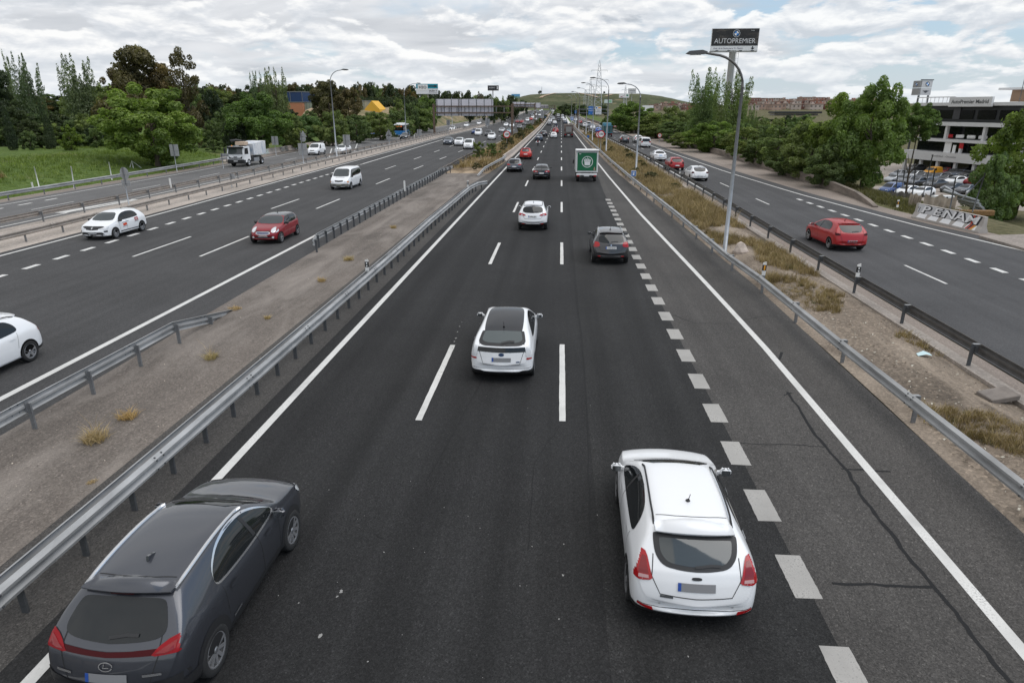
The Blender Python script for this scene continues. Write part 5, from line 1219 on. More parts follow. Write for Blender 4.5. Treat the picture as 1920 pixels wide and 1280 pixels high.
FARM = {}
def far_mesh(kd, col):
    """the same car as one light mesh, for places where its parts are a few pixels"""
    if (kd, col) in FARM: return FARM[(kd, col)]
    K = KIND[kd]; S = SHAPES[kd]; L = K['L']; vs, fs, bvh = body_mesh(kd, 1); mb = MB(); mb.add(vs, fs, 0, True); Y = lambda q: q - L / 2
    for s in 'LR':
        patch(mb, bvh, [(Y(a), b) for a, b in S['side']], s, .008, .2, 1)
        for a in K['ax']: patch(mb, bvh, circ((Y(a), K['wr']), K['wr'] * 1.12, 10), s, .005, .2, 2)
    patch(mb, bvh, sym(S['rear']), 'B', .008, .2, 1); patch(mb, bvh, sym([(a, Y(b)) for a, b in S['wind']]), 'T', .008, .2, 1)
    zt = S['rear'][-1][1]
    for sg in (1, -1):
        q = [(.58, zt - .15), (.62, zt + .04), (.92, zt + .04), (.92, zt - .15)]; patch(mb, bvh, q if sg > 0 else mir(q), 'B', .012, .2, 3)
        zh = lerp_pts(K['top'], L - .22) - .04; q = [(.45, zh - .1), (.5, zh + .02), (.86, zh + .05), (.8, zh - .12)]; patch(mb, bvh, q if sg > 0 else mir(q), 'F', .012, .2, 4)
    patch(mb, bvh, [(-.26, zt - .25), (.26, zt - .25), (.26, zt - .13), (-.26, zt - .13)], 'B', .015, .3, 4)
    patch(mb, bvh, sym([(0, .42), (.8, .42), (.8, .1), (0, .1)]), 'B', .006, .25, 2); patch(mb, bvh, sym([(0, .42), (.5, .42), (.6, .24), (0, .22)]), 'F', .01, .25, 2)
    for a in K['ax']:
        for s in (1, -1): mb.lathe([(-.1, K['wr'] * .6), (-.1, K['wr']), (.1, K['wr']), (.1, .01)] if s > 0 else [(.1, K['wr'] * .6), (.1, K['wr']), (-.1, K['wr']), (-.1, .01)], (s * (K['W'] / 2 - .1), Y(a), K['wr']), 'x', 12, 2)
    o = mb.build('car', [paint(col), M_GLASS, M_RUBBER, M_TAIL, M_PLATE]); FARM[(kd, col)] = o.data; bpy.data.objects.remove(o); return FARM[(kd, col)]
def far_car(kd, label, col, x, y, heading='away', z=None, rz=None, cat='car', name='car', group=None):
    K = KIND[kd]; L = K['L']; o = link(name, far_mesh(kd, col), None)
    if rz is None: o.location = (x, y + L / 2, road_z(y + L / 2) if z is None else z); o.rotation_euler = (0, 0, 0 if heading == 'away' else math.pi)
    else: o.location = (x, y, z or 0); o.rotation_euler = (0, 0, rz)
    return tag(o, label, cat, group)
# ------------------------------------------------------------------ near traffic
M_GLASS_R = mat('rear_pane', (.045, .052, .052), .05, spec=.9)
def lexus_extra(t, bvh, Y, add, K, S, pm):
    add('light_bar', [(sym([(0, .955), (.60, .975), (.66, .935), (.60, .915), (0, .90)]), 'B')], M_TAIL_D, .011)
    o = MB(); 
    add('badge', [(strip([(-.085 + .085 + .085 * math.cos(a) , .80 + .05 * math.sin(a)) for a in [i * .4 for i in range(16)]], .012), 'B'), (strip([(-.02, .83), (-.03, .785), (.04, .79)], .012), 'B')], M_CHROME, .012)
    add('badge', [(strip([(-.66, .70), (-.46, .69)], .03), 'B')], M_CHROME, .012); add('badge', [(strip([(.44, .69), (.66, .70)], .03), 'B')], M_CHROME, .012)
    add('badge', [(strip([(Y(1.40), .43), (Y(1.62), .45)], .03), 'R')], M_CHROME, .012)
    MB().prism([(-.08, 0), (.12, .0), (.0, .045), (-.06, .06)], -.018, .018, 0, 'yz').build('roof_fin', pm, t, (.0, Y(1.22), lerp_pts(K['top'], 1.22) - .005))
    for s in (1, -1):
        q = [(.58, .935), (.70, .99), (.80, 1.03), (.80, .96), (.68, .93)]; add('lamp_insert', [(q if s > 0 else mir(q), 'B')], mat('tail_lamp_deep', (.20, .004, .006), .1, coat=.5), .018)
    add('lower_trim', [(sym([(0, .58), (.5, .585), (.9, .66), (.95, .5), (0, .48)]), 'B')], M_TRIM, .009)
    add('spoiler_lip', [(sym([(0, 1.425), (.52, 1.41), (.54, 1.385), (0, 1.40)]), 'B')], M_TRIM, .03)
car('crossover', 'dark grey crossover with chrome window trim and silver roof rails, nearest in the left lane', 'car', 'dark', -5.33, 5.72, style='ten', clad=True, rails='flush', chrome=True, antenna=False, plate=.66, ptxt='blur', lampstep=.012, extra=lexus_extra,
    tail=[(.52, .90), (.60, .985), (.74, 1.06), (.96, 1.10), (.96, .93), (.80, .92)], tail_low=[(-.1, .93), (-.1, 1.06), (.42, 1.13), (.34, 1.05), (.25, .99)], tailm=mat('tail_lamp_wine', (.24, .005, .009), .3, spec=.25))
def focus_extra(t, bvh, Y, add, K, S, pm):
    add('badge', [(chaikin([(-.07, .885), (.07, .885), (.07, .925), (-.07, .925)], 2), 'B')], M_TRIM, .010); add('badge', [(strip([(-.50, .635), (-.32, .635)], .03), 'B')], M_POST, .010)
    add('fog_lamp', [([(.58, .38), (.80, .42), (.80, .46), (.6, .43)], 'B')], M_TAIL, .012); add('fog_lamp', [(mir([(.58, .38), (.80, .42), (.80, .46), (.6, .43)]), 'B')], M_TAIL, .012)
    add('reflector', [([(.70, .85), (.78, .87), (.76, .80), (.68, .82)], 'B')], M_LAMP, .012); add('reflector', [(mir([(.70, .85), (.78, .87), (.76, .80), (.68, .82)]), 'B')], M_LAMP, .012)
    for s in (1, -1):
        q = [(.665, .90), (.70, 1.08), (.75, 1.09), (.80, .96), (.80, .90)]; add('lamp_insert', [(q if s > 0 else mir(q), 'B')], mat('tail_lamp_deep', (.20, .004, .006), .1, coat=.5), .017); q = [(.66, .845), (.665, .885), (.80, .885), (.80, .84)]; add('reversing_lamp', [(q if s > 0 else mir(q), 'B')], mat('lamp_pink', (.50, .30, .30), .15), .018)
    for k in (-.5, -.18, .2, .52): add('parking_sensor', [(circ((k, .50), .018, 8), 'B')], mat('sensor_grey', (.5, .5, .5), .5), .008)
FT = [(.60, .835), (.63, .92), (.69, 1.13), (.76, 1.15), (.95, 1.03), (.95, .84), (.78, .80)]
FTL = [(-.1, .84), (-.1, 1.08), (.24, 1.17), (.44, 1.15), (.33, 1.02), (.22, .88)]
car('hatch', 'white hatchback with dark roof lines and red tail lamps, nearest car in the right lane', 'car', 'white', 2.06, 7.62, rails='seam', plate=.79, ptxt='blur', glassR=M_GLASS_R, spx=.10, tail=FT, tail_low=FTL, lampstep=.012, extra=focus_extra, yaw=R(-1.2))
def prius_extra(t, bvh, Y, add, K, S, pm):
    add('lower_rear_window', [(sym([(0, 1.02), (.64, 1.025), (.66, .905), (0, .895)]), 'B')], M_GLASS, .007)
    add('badge', [(strip([(.07 * math.cos(a), .84 + .035 * math.sin(a)) for a in [i * .45 for i in range(15)]], .018), 'B')], mat('badge_blue', (.02, .05, .12), .3, .3), .01)
    add('badge', [(strip([(.40, .64), (.50, .64)], .03), 'B')], mat('badge_blue', (.02, .05, .12), .3, .3), .01)
    for s in (1, -1):
        q = [(.68, .70), (.88, .70), (.88, .74), (.68, .745)]; add('tail_lamp_strip', [(q if s > 0 else mir(q), 'B')], M_TAIL, .016)
car('fastback', 'white hybrid hatchback with black roof panel and split rear window in the middle lane', 'car', 'white', -1.47, 16.55, roof='black', plate=.70, ptxt='blur', glassR=M_GLASS_L, extra=prius_extra, spoiler=False,
    tail=[(.66, .74), (.665, 1.02), (.72, 1.06), (.92, 1.0), (.92, .74)], tail_low=[(-.1, .74), (-.1, 1.02), (.22, 1.06), (.22, .76)], tailm=M_LAMP, style='ten')
def qash_extra(t, bvh, Y, add, K, S, pm):
    for s in (1, -1): q = [(.60, .98), (.72, 1.0), (.72, .95), (.62, .94)]; add('lamp_insert', [(q if s > 0 else mir(q), 'B')], M_LAMP, .014); q = [(.5, .42), (.66, .44), (.66, .48), (.5, .46)]; add('reflector', [(q if s > 0 else mir(q), 'B')], M_TAIL, .012)
car('suv', 'white crossover with dark lower bumper in the middle lane behind the white hybrid', 'car', 'white', -1.6, 40.4, clad=True, rails='seam', plate=.88, ptxt='0995 JRL', extra=qash_extra, tail=[(.40, .93), (.46, 1.0), (.72, 1.07), (.95, 1.09), (.95, .98), (.68, .92)])
def p2008_extra(t, bvh, Y, add, K, S, pm):
    add('lower_bar', [(sym([(0, .40), (.52, .405), (.5, .37), (0, .36)]), 'B')], M_CHROME, .014); add('badge', [(circ((0, .98), .035, 8), 'B')], M_CHROME, .012)
    for s in (1, -1): q = [(.5, .43), (.64, .44), (.64, .48), (.5, .47)]; add('reflector', [(q if s > 0 else mir(q), 'B')], M_TAIL, .012)
car('suv', 'brown-grey crossover with silver roof rails next to the short merge markings', 'car', 'brown', 2.54, 31.3, clad=True, rails='raised', plate=.86, ptxt='7147 KTW', extra=p2008_extra, scale=(.97, .95, .975), tail=[(.55, .93), (.58, 1.10), (.74, 1.14), (.95, 1.08), (.95, .90), (.72, .88)])
def passat_extra(t, bvh, Y, add, K, S, pm):
    add('trunk_lip', [(sym([(0, 1.015), (.62, 1.01), (.66, .985), (0, .985)]), 'B')], M_TRIM, .02)
    for s in (1, -1): q = [(.5, .86), (.62, .87), (.62, .80), (.5, .81)]; add('lamp_insert', [(q if s > 0 else mir(q), 'B')], M_LAMP, .014)
car('sedan', 'black sedan with chrome window line in the middle lane left of the green-backed lorry', 'car', 'black', -1.95, 71.2, plate=.68, ptxt=None, extra=passat_extra, chrome=True, spoiler=False, tail=[(.36, .79), (.38, .90), (.7, .94), (.95, .93), (.95, .80), (.7, .77)], mirrors='paint')
car('hatch', 'dark grey hatchback in the left lane beside the bent guardrail end', 'car', 'grey', -5.4, 79.6, plate=.66, tail=[(.42, .84), (.48, .93), (.9, .98), (.95, .86), (.7, .80)])
car('city', 'bright red rounded hatchback in the left lane beside the concrete median wall', 'car', 'bred', -5.12, 100.2, plate=.72, ptxt=None, glassR=M_GLASS_L, scale=(1.08, 1.1, 1.06))
# right road
car('hatch', 'red hatchback alone in the near part of the right road', 'car', 'red', 15.4, 35.3, plate=.56, ptxt='3126 HBW', yaw=R(3.5), scale=(.985, .99, 1), tail=[(.62, .84), (.64, .95), (.95, .99), (.95, .86)], tail_low=[(-.1, .85), (-.1, .97), (.36, .99), (.34, .90)], tailm=M_TAIL_D)
car('hatch', 'white hatchback on the right road below the stained wall', 'car', 'white', 14.45, 70.6, plate=.55, tail=[(.60, .82), (.60, .97), (.9, .99), (.9, .80)], tail_low=[(-.1, .82), (-.1, .98), (.3, 1.0), (.25, .86)], yaw=R(2), tailm=M_TAIL_D, style='ten')
car('hatch', 'red hatchback between two white cars on the right road', 'car', 'red', 14.15, 83.0, plate=.60, yaw=R(2), scale=(.98, .98, 1.02), tailm=M_TAIL_D)
def taxi_extra(t, bvh, Y, add, K, S, pm):
    add('blue_plate', [([(-.22, .84), (.22, .84), (.22, .92), (-.22, .92)], 'B')], mat('taxi_blue', (.03, .28, .62), .4), .012)
    MB().box((0, Y(2.1), 1.50), (.5, .16, .10), bev=.03).build('roof_sign', M_WHITE, t)
car('sedan', 'white taxi sedan with roof sign and blue rear plate on the right road', 'taxi', 'white', 14.2, 97.4, plate=.58, spoiler=False, yaw=R(2), extra=taxi_extra, tail=[(.40, .88), (.42, .93), (.9, .97), (.95, .88)], tailm=M_TAIL_D)
car('van', 'tall white people carrier on the right road ahead of the white taxi', 'van', 'white', 16.3, 132.2, spoiler=False, plate=.62, yaw=R(2), level=1, scale=(1.02, 1.05, 1))
car('suv', 'white crossover right of the black one far up the right road', 'car', 'white', 17.0, 150.5, level=1, clad=True, yaw=R(2))
car('suv', 'black crossover behind the blue-green lorry on the right road', 'car', 'black', 13.7, 147.5, level=1, yaw=R(2), scale=(1.03, 1.03, 1.02))
# left carriageway, coming
def clio_extra(t, bvh, Y, add, K, S, pm):
    rd = mat('sticker_red', (.62, .06, .015), .5); add('sticker', [(strip([(Y(2.65), .70), (Y(2.30), .72)], .14), 'L')], rd, .009); add('sticker', [(strip([(Y(1.45), .86), (Y(1.10), .88)], .18), 'L')], mat('sticker_maroon', (.35, .05, .05), .5), .009)
    add('sticker_text', [(strip([(Y(2.75), .83), (Y(2.05), .86)], .03), 'L'), (strip([(Y(2.7), .58), (Y(2.25), .60)], .025), 'L'), (strip([(Y(1.5), .72), (Y(1.1), .74)], .03), 'L')], M_POST_L, .009)
    add('grille_bar', [(chaikin(sym([(0, .80), (.60, .80), (.66, .74), (.3, .66), (0, .62)]), 1), 'F')], M_TRIM, .015); add('air_intake', [(sym([(0, .47), (.60, .48), (.70, .36), (0, .30)]), 'F')], M_TRIM, .012)
    add('licence_plate_front', [([(-.26, .36), (.26, .36), (.26, .46), (-.26, .46)], 'F')], M_PLATE, .024)
    for s in (1, -1): q = [(.66, .56), (.80, .58), (.80, .48), (.68, .49)]; add('fog_recess', [(q if s > 0 else mir(q), 'F')], M_TRIM, .014)
    add('badge', [([(0, .62), (.055, .71), (0, .80), (-.055, .71)], 'F')], M_CHROME, .020); add('door_strip', [(strip([(Y(1.15), .36), (Y(2.95), .36)], .05), 'L')], M_TRIM, .012)
car('hatch', 'white hatchback with red stickers on its door in the merging lane', 'car', 'white', -26.55, 35.5, 'coming', plate=.6, mirrors='trim', scale=(.985, .93, .975), extra=clio_extra, style='ten', yaw=R(-1))
def mini_extra(t, bvh, Y, add, K, S, pm):
    for s in (1, -1):
        add('headlamp_ring', [(circ((s * .55, .76), .125, 14), 'F')], M_CHROME, .012); add('headlamp_lens', [(circ((s * .55, .76), .10, 14), 'F')], M_LAMP, .018)
        add('fog_lamp', [(circ((s * .55, .40), .06, 10), 'F')], M_LAMP, .016)
    add('grille_rim', [(chaikin(sym([(0, .70), (.36, .69), (.42, .60), (.3, .54), (0, .53)]), 2), 'F')], M_CHROME, .012); add('grille_mesh', [(chaikin(sym([(0, .68), (.32, .67), (.37, .60), (.28, .56), (0, .55)]), 2), 'F')], mat('grille_grey', (.16, .17, .24), .3, .5), .018)
car('mini', 'small dark red hatchback with black roof in the inner lane of the left carriageway', 'car', 'darkred', -16.35, 35.1, 'coming', roof='black', plate=.6, head=[(.46, .68), (.46, .84), (.64, .84), (.64, .68)], extra=mini_extra, mirrors='trim', spoiler=False, yaw=R(1), clad=False, grille=True)
car('hatch', 'white hatchback cut off by the left edge of the picture, tail lamps towards the median', 'car', 'white', -16.55, 13.75, 'coming', rails='seam', plate=.77, tail=FT, tail_low=FTL, yaw=R(0))
def vito_extra(t, bvh, Y, add, K, S, pm):
    add('bumper_grey', [(sym([(0, .58), (.80, .58), (.88, .45), (.88, .22), (0, .20)]), 'F')], mat('bumper_plastic', (.16, .155, .14), .6), .010)
    add('licence_plate_front', [([(-.27, .40), (.27, .40), (.27, .50), (-.27, .50)], 'F')], mat('plate_cream', (.55, .53, .38), .5), .02)
    add('bonnet_vent', [(strip([(-.42, Y(4.06)), (.42, Y(4.06))], .09), 'T')], mat('vent_grey', (.3, .3, .3), .6), .008)
    for s in (1, -1): q = [(.58, .66), (.60, .80), (.72, .80), (.70, .66)]; add('indicator', [([(.74, .66), (.75, .80), (.86, .79), (.86, .67)] if s > 0 else mir([(.74, .66), (.75, .80), (.86, .79), (.86, .67)]), 'F')], M_ORANGE, .014)
car('van', 'white passenger van with grey bumper coming down the middle of the left carriageway', 'van', 'white', -20.35, 60.6, 'coming', spoiler=False, plate=.6, extra=vito_extra, mirrors='trim', antenna=False, head=[(.46, .66), (.48, .80), (.74, .80), (.72, .66)])
car('smallvan', 'white van with black lower bumper at the start of the planted median', 'van', 'white', -16.95, 124.3, 'coming', level=1, spoiler=False, clad=True, mirrors='trim', antenna=False)
car('suv', 'white estate between the grey hatchback and the white van on the left carriageway', 'car', 'white', -20.4, 135.5, 'coming', level=1)
car('hatch', 'slate grey hatchback nearest the separator on the left carriageway', 'car', 'slate', -23.3, 139.6, 'coming', level=1)
# service road
car('smallvan', 'white panel van with black front bumper on the service road behind a lamp post', 'van', 'white', -39.7, 106.6, 'coming', spoiler=False, clad=True, mirrors='trim', antenna=False, plate=.6)
def seat_extra(t, bvh, Y, add, K, S, pm):
    MB().box((0, Y(2.1), 1.54), (.5, .16, .12), bev=.03).build('roof_sign', mat('taxi_sign', (.6, .6, .5), .5), t); add('red_stripe', [(strip([(Y(2.9), .95), (Y(2.5), .45)], .10), 'L')], M_RED, .009)
car('hatch', 'white taxi with roof sign and a red door stripe on the service road', 'taxi', 'white', -36.2, 109.4, 'coming', extra=seat_extra, plate=.6)
car('suv', 'black off-roader coming in front of the distant bus on the service road', 'car', 'black', -37.4, 161, 'coming', level=1)
# ================================================================== PLANTS
def foliage(name, dark, light, trans=0.35):
    m = bpy.data.materials.new(name); m.use_nodes = True; t = NT(m.node_tree); t.n.clear()
    out = t.new('ShaderNodeOutputMaterial'); a = t.new('ShaderNodeAttribute'); a.attribute_name = 'tint'
    c = t.ramp(a.outputs['Fac'], [(0.0, dark), (1.0, light)])
    oi = t.new('ShaderNodeObjectInfo'); c = t.mix(1.0, c, t.ramp(oi.outputs['Random'], [(0.0, (.72, .78, .80)), (.35, (1.0, 1.0, 1.0)), (.7, (1.22, 1.12, .95)), (1.0, (.92, 1.06, 1.1))]), 'MULTIPLY')
    d = t.new('ShaderNodeBsdfDiffuse'); tr = t.new('ShaderNodeBsdfTranslucent'); gl = t.new('ShaderNodeBsdfGlossy'); gl.inputs['Roughness'].default_value = .45; gl.inputs['Color'].default_value = (.5, .5, .5, 1)
    t.link(c, d.inputs['Color']); t.link(t.mix(1.0, c, (1.0, 1.15, .55), 'MULTIPLY'), tr.inputs['Color'])
    m1 = t.new('ShaderNodeMixShader'); m1.inputs[0].default_value = trans; t.link(d.outputs[0], m1.inputs[1]); t.link(tr.outputs[0], m1.inputs[2])
    m2 = t.new('ShaderNodeMixShader'); m2.inputs[0].default_value = .035; t.link(m1.outputs[0], m2.inputs[1]); t.link(gl.outputs[0], m2.inputs[2])
    t.link(m2.outputs[0], out.inputs[0]); return m
F_GREEN = foliage('leaf_green', (.055, .098, .022), (.290, .395, .105), .45)
F_MID = foliage('leaf_mid', (.058, .092, .032), (.275, .340, .128), .45)
F_DARK = foliage('leaf_dark', (.022, .036, .016), (.090, .118, .050), .4)
F_BROWN = foliage('leaf_brown', (.055, .048, .022), (.230, .180, .080), .4)
F_POPLAR = foliage('leaf_poplar', (.055, .084, .040), (.230, .285, .145), .42)
F_YELL = foliage('leaf_yellow_green', (0.056, 0.088, 0.013), (0.240, 0.304, 0.048))
F_OLIVE = foliage('leaf_olive', (.050, .052, .022), (.190, .180, .085))
F_DRY = foliage('leaf_dry', (.135, .092, .042), (.54, .40, .21), .2)
F_GRASS = foliage('grass_blades', (.055, .098, .020), (.200, .275, .065), .3)
M_BARK = mat('bark', (.075, .058, .042), .9, var=.3, vscale=6)

def face_mesh(name, V, F, tint, m):
    """quads from numpy arrays with a per-face tint"""
    me = bpy.data.meshes.new(name); nf = len(F); k = F.shape[1]
    me.vertices.add(len(V)); me.vertices.foreach_set('co', V.astype(np.float32).ravel())
    me.loops.add(nf * k); me.loops.foreach_set('vertex_index', F.astype(np.int32).ravel())
    me.polygons.add(nf); me.polygons.foreach_set('loop_start', np.arange(0, nf * k, k, dtype=np.int32))
    try: me.polygons.foreach_set('loop_total', np.full(nf, k, dtype=np.int32))
    except Exception: pass
    at = me.attributes.new('tint', 'FLOAT', 'FACE'); at.data.foreach_set('value', tint.astype(np.float32))
    me.materials.append(m); me.update(calc_edges=True); me.validate(); return me
def leaves(name, blobs, n, leaf, m, seed, up=0.25, elong=1.0, shell=.72, even=1.0):
    """leaf-sized faces spread through overlapping clumps; blobs: (x, y, z, rx, rz)"""
    g = np.random.default_rng(seed); B = np.array(blobs, dtype=float)
    wgt = B[:, 3] * B[:, 3] + B[:, 3] * B[:, 4]; wgt = wgt ** even; idx = g.choice(len(B), n, p=wgt / wgt.sum())
    d = g.normal(size=(n, 3)); d[:, 2] += up; d /= np.linalg.norm(d, axis=1)[:, None]
    rad = shell + (1.08 - shell) * g.random(n) ** .7
    stray = g.random(n) < .06; rad[stray] *= 1.0 + .35 * g.random(stray.sum())
    P = B[idx, :3] + d * rad[:, None] * np.stack([B[idx, 3], B[idx, 3], B[idx, 4]], 1)
    nrm = d * .8 + g.normal(size=(n, 3)) * .55 + np.array([0, 0, .25]); nrm /= np.linalg.norm(nrm, axis=1)[:, None]
    a = np.cross(nrm, g.normal(size=(n, 3))); a /= np.linalg.norm(a, axis=1)[:, None]; b = np.cross(nrm, a)
    s = leaf * (.55 + .8 * g.random(n)); a *= s[:, None] * elong; b *= s[:, None] * .75
    V = np.stack([P - a, P + b * .8 - a * .1, P + a, P - b * .8 - a * .1], 1).reshape(-1, 3); F = np.arange(n * 4).reshape(n, 4)
    bt = g.random(len(B)) * .55; tint = np.clip(bt[idx] + .45 * g.random(n) ** 1.3, 0, 1)
    return face_mesh(name, V, F, tint, m)
def trunk_mesh(h, r, seed, limbs=6, spread=.3, fork=.35):
    q = random.Random(seed); mb = MB(); pts = [(0, 0, -.05 * h)]
    for k in range(1, 7): pts.append((q.uniform(-.02, .02) * h, q.uniform(-.02, .02) * h, h * k / 6))
    mb.tube(pts, [r * (1.15 - .15 * k) for k in range(7)], 7, smooth=True)
    for k in range(limbs):
        z0 = h * (fork + (1 - fork) * .8 * q.random()); a = q.uniform(0, 6.28); L = spread * (.6 + .6 * q.random())
        mb.tube([(0, 0, z0), (math.cos(a) * L * .5, math.sin(a) * L * .5, z0 + L * .35), (math.cos(a) * L, math.sin(a) * L, z0 + L * (.6 + .5 * q.random()))], [r * .5, r * .32, r * .12], 5, smooth=True)
    o = mb.build('trunk', M_BARK); me = o.data; bpy.data.objects.remove(o); return me
CROWN = {}
def crown(kind, v, q):
    """unit-sized crowns: height 1 above the ground, half width 0.5"""
    key = (kind, v)
    if key in CROWN: return CROWN[key]
    g = random.Random(hash((kind == 'round', len(kind), v)) % 1000 + v * 17 + len(kind)); bl = []
    if kind in ('round', 'roundmid', 'bush', 'bushy', 'bushdry', 'darkround', 'farround', 'brownround', 'fardark', 'farbrown'):
        far = kind.startswith('far'); nb = 22 if far else 30 if kind.startswith('bush') else 90
        for k in range(nb):                                       # a full rounded crown that comes down to the ground, ragged at the rim
            while True:
                x, y, z = g.gauss(0, 1), g.gauss(0, 1), g.gauss(0, 1); n_ = math.sqrt(x * x + y * y + z * z)
                if n_ > .1: break
            r = (.45 + .55 * g.random() ** .6); x, y, z = x / n_ * r, y / n_ * r, z / n_ * r
            lob = 1 + .12 * math.sin(3 * math.atan2(y, x) + v * 2) * math.cos(2 * z + v); s = (.12 if far else .060) * (.65 + .8 * g.random())
            bl.append((x * .42 * lob, y * .42 * lob, max(.06, .47 + z * .43 * (1 + .05 * math.sin(5 * x + v))), s, s * .9))
        for k in range(9 if not far else 2): s = .035 + .03 * g.random(); a = g.uniform(0, 6.28); r = g.uniform(.02, .26); bl.append((math.cos(a) * r, math.sin(a) * r, g.uniform(.84, .97) - r * .25, s, s * 1.3))
    elif kind in ('poplar', 'spires'):
        nb = 13 if kind == 'poplar' else 18
        for k in range(nb):
            a = g.uniform(0, 6.28); lean = (.15 if kind == 'poplar' else .17) * (.25 + g.random()); hh = g.uniform(.66, 1.0) if k else 1.0
            for j in range(15):
                f = j / 14; z = .06 + (hh - .06) * f; sp = lean * (f ** 1.2) * 2.0 + .10 * math.sin(f * 3.1); w = (.135 if kind == 'poplar' else .14) * (1 - f) ** .75 + .02
                bl.append((math.cos(a) * sp + g.uniform(-.02, .02), math.sin(a) * sp + g.uniform(-.02, .02), z, w, .045))
        for k in range(26): a = g.uniform(0, 6.28); r = .34 * math.sqrt(g.random()); s = .07 + .05 * g.random(); bl.append((math.cos(a) * r, math.sin(a) * r, g.uniform(.04, .5), s, s))
    elif kind == 'euca':
        for k in range(70):
            t = g.random() ** .9; w = .50 * (1 - t) ** .45 * (.75 + .35 * math.sin(7 * t + v)) + .03; a = g.uniform(0, 6.28); r = w * math.sqrt(g.random()); s = .045 + .055 * g.random(); bl.append((math.cos(a) * r, math.sin(a) * r, .06 + .90 * t, s, s * .8))
    elif kind == 'thineuca':
        for k in range(26):
            t = g.random(); a = g.uniform(0, 6.28); r = (.30 - .14 * t) * math.sqrt(g.random()); s = .035 + .045 * g.random(); bl.append((math.cos(a) * r, math.sin(a) * r, .62 + .36 * t, s, s * .6))
        for k in range(46):
            t = g.random(); a = g.uniform(0, 6.28); r = .42 * math.sqrt(g.random()) * (1.1 - .5 * t); s = .05 + .06 * g.random(); bl.append((math.cos(a) * r, math.sin(a) * r, .04 + .56 * t, s, s * .8))
    elif kind == 'pine':
        for k in range(60):
            t = g.random(); w = .47 * (1 - t * .8); a = g.uniform(0, 6.28); r = w * math.sqrt(g.random()); s = .06 + .05 * g.random(); bl.append((math.cos(a) * r, math.sin(a) * r, .05 + .90 * t, s, s * .6))
    elif kind == 'cypress':
        for j in range(22): f = j / 21; bl.append((g.uniform(-.03, .03), g.uniform(-.03, .03), .03 + .94 * f, .36 * (1 - f) ** .55 * (.55 + .45 * min(1, f * 5)) + .05, .06))
    elif kind == 'umbrella':
        for k in range(24): a = g.uniform(0, 6.28); r = .42 * math.sqrt(g.random()); s = .10 + .05 * g.random(); bl.append((math.cos(a) * r, math.sin(a) * r, .80 - .25 * r + .1 * g.random(), s, s * .6))
    MT = dict(round=F_GREEN, roundmid=F_MID, bush=F_MID, bushy=F_YELL, bushdry=F_OLIVE, darkround=F_DARK, brownround=F_BROWN, farround=F_MID, fardark=F_DARK, farbrown=F_BROWN, poplar=F_POPLAR, spires=F_MID, euca=F_BROWN, thineuca=F_BROWN, pine=F_DARK, cypress=F_DARK, umbrella=F_DARK)
    N = dict(round=(30000, .0125), roundmid=(22000, .0140), bush=(5000, .028), bushy=(5000, .028), bushdry=(3600, .026), darkround=(14000, .017), brownround=(18000, .0155), farround=(2000, .042), fardark=(2000, .042), farbrown=(2000, .042), poplar=(28000, .0115), spires=(34000, .0105), euca=(20000, .0135), thineuca=(15000, .0125), pine=(15000, .015), cypress=(5000, .022), umbrella=(1500, .045))[kind]
    me = leaves('crown', bl, N[0], N[1], MT[kind], v * 31 + len(kind), elong=1.25, even=.5 if kind in ('poplar', 'spires') else 1.0)
    th = {'umbrella': .8, 'thineuca': .9, 'euca': .85, 'poplar': .8, 'spires': .8, 'pine': .9, 'cypress': .6}.get(kind, .68)
    tm = trunk_mesh(th, .022 if not kind.startswith('bush') else .015, v + len(kind), 5, .14, .3)
    CROWN[key] = (me, tm); return CROWN[key]
trnd = random.Random(77)
def tree(kind, label, X, Y, h, w, group=None, v=0, z=None, name='tree', cat='tree', rz=None, lean=0.0):
    z = terrain_z(X, Y) if z is None else z
    t = thing(name, label, cat, (X, Y, z), trnd.uniform(0, 6.28) if rz is None else rz, group); t.scale = (w, w, h)
    if lean: t.rotation_euler = (0, lean, t.rotation_euler[2])
    cm, tm = crown(kind, v, 1); link('crown', cm, t); link('trunk', tm, t); return t
def tree_px(kind, label, px, ytop, wpx, Y, group=None, v=0, name='tree', cat='tree', lean=0.0, zadd=0.0):
    X = at_dist(px, 300, Y)[0]
    for _ in range(3): X = at_dist(px, (ytop + 280) / 2, Y)[0]
    z = terrain_z(X, Y) + zadd; top = at_dist(px, ytop, Y)[2]; w = abs(at_dist(px + wpx / 2, ytop, Y)[0] - at_dist(px - wpx / 2, ytop, Y)[0])
    return tree(kind, label, X, Y, max(.5, top - z), w, group, v, z, name, cat, lean=lean)
TL = 'trees beyond the service road'
tree_px('round', 'big round bright green tree standing alone at the edge of the grassy field', 280, 155, 215, 82, TL, 0)
tree_px('round', 'broad bright green tree rising behind the white tipper lorry', 482, 172, 150, 112, TL, 1)
tree_px('poplar', 'grey-green poplar with several upright tops left of the big round tree', 152, 108, 95, 128, TL, 0)
tree_px('poplar', 'grey-green poplar standing between the dark pine and the wide poplar', 58, 106, 70, 128, TL, 1)
tree_px('poplar', 'grey-green poplar top cut by the left edge of the picture', 12, 100, 60, 132, TL, 2)
tree_px('pine', 'dark pine at the very left edge above the field', 5, 128, 110, 104, TL, 0)
tree_px('euca', 'tall reddish-brown broad tree behind the big round green tree', 266, 88, 170, 128, TL, 0)
tree_px('euca', 'lower reddish-brown tree forming the right shoulder of the tall brown one', 312, 122, 120, 132, TL, 1)
tree_px('euca', 'lower reddish-brown tree forming the left shoulder of the tall brown one', 228, 130, 90, 134, TL, 2)
tree_px('thineuca', 'tall brown tree with a loose airy top right of the reddish-brown one', 350, 92, 98, 128, TL, 1)
tree_px('darkround', 'dark tree in the gap between the brown trees and the lorry', 398, 168, 60, 130, TL, 0)
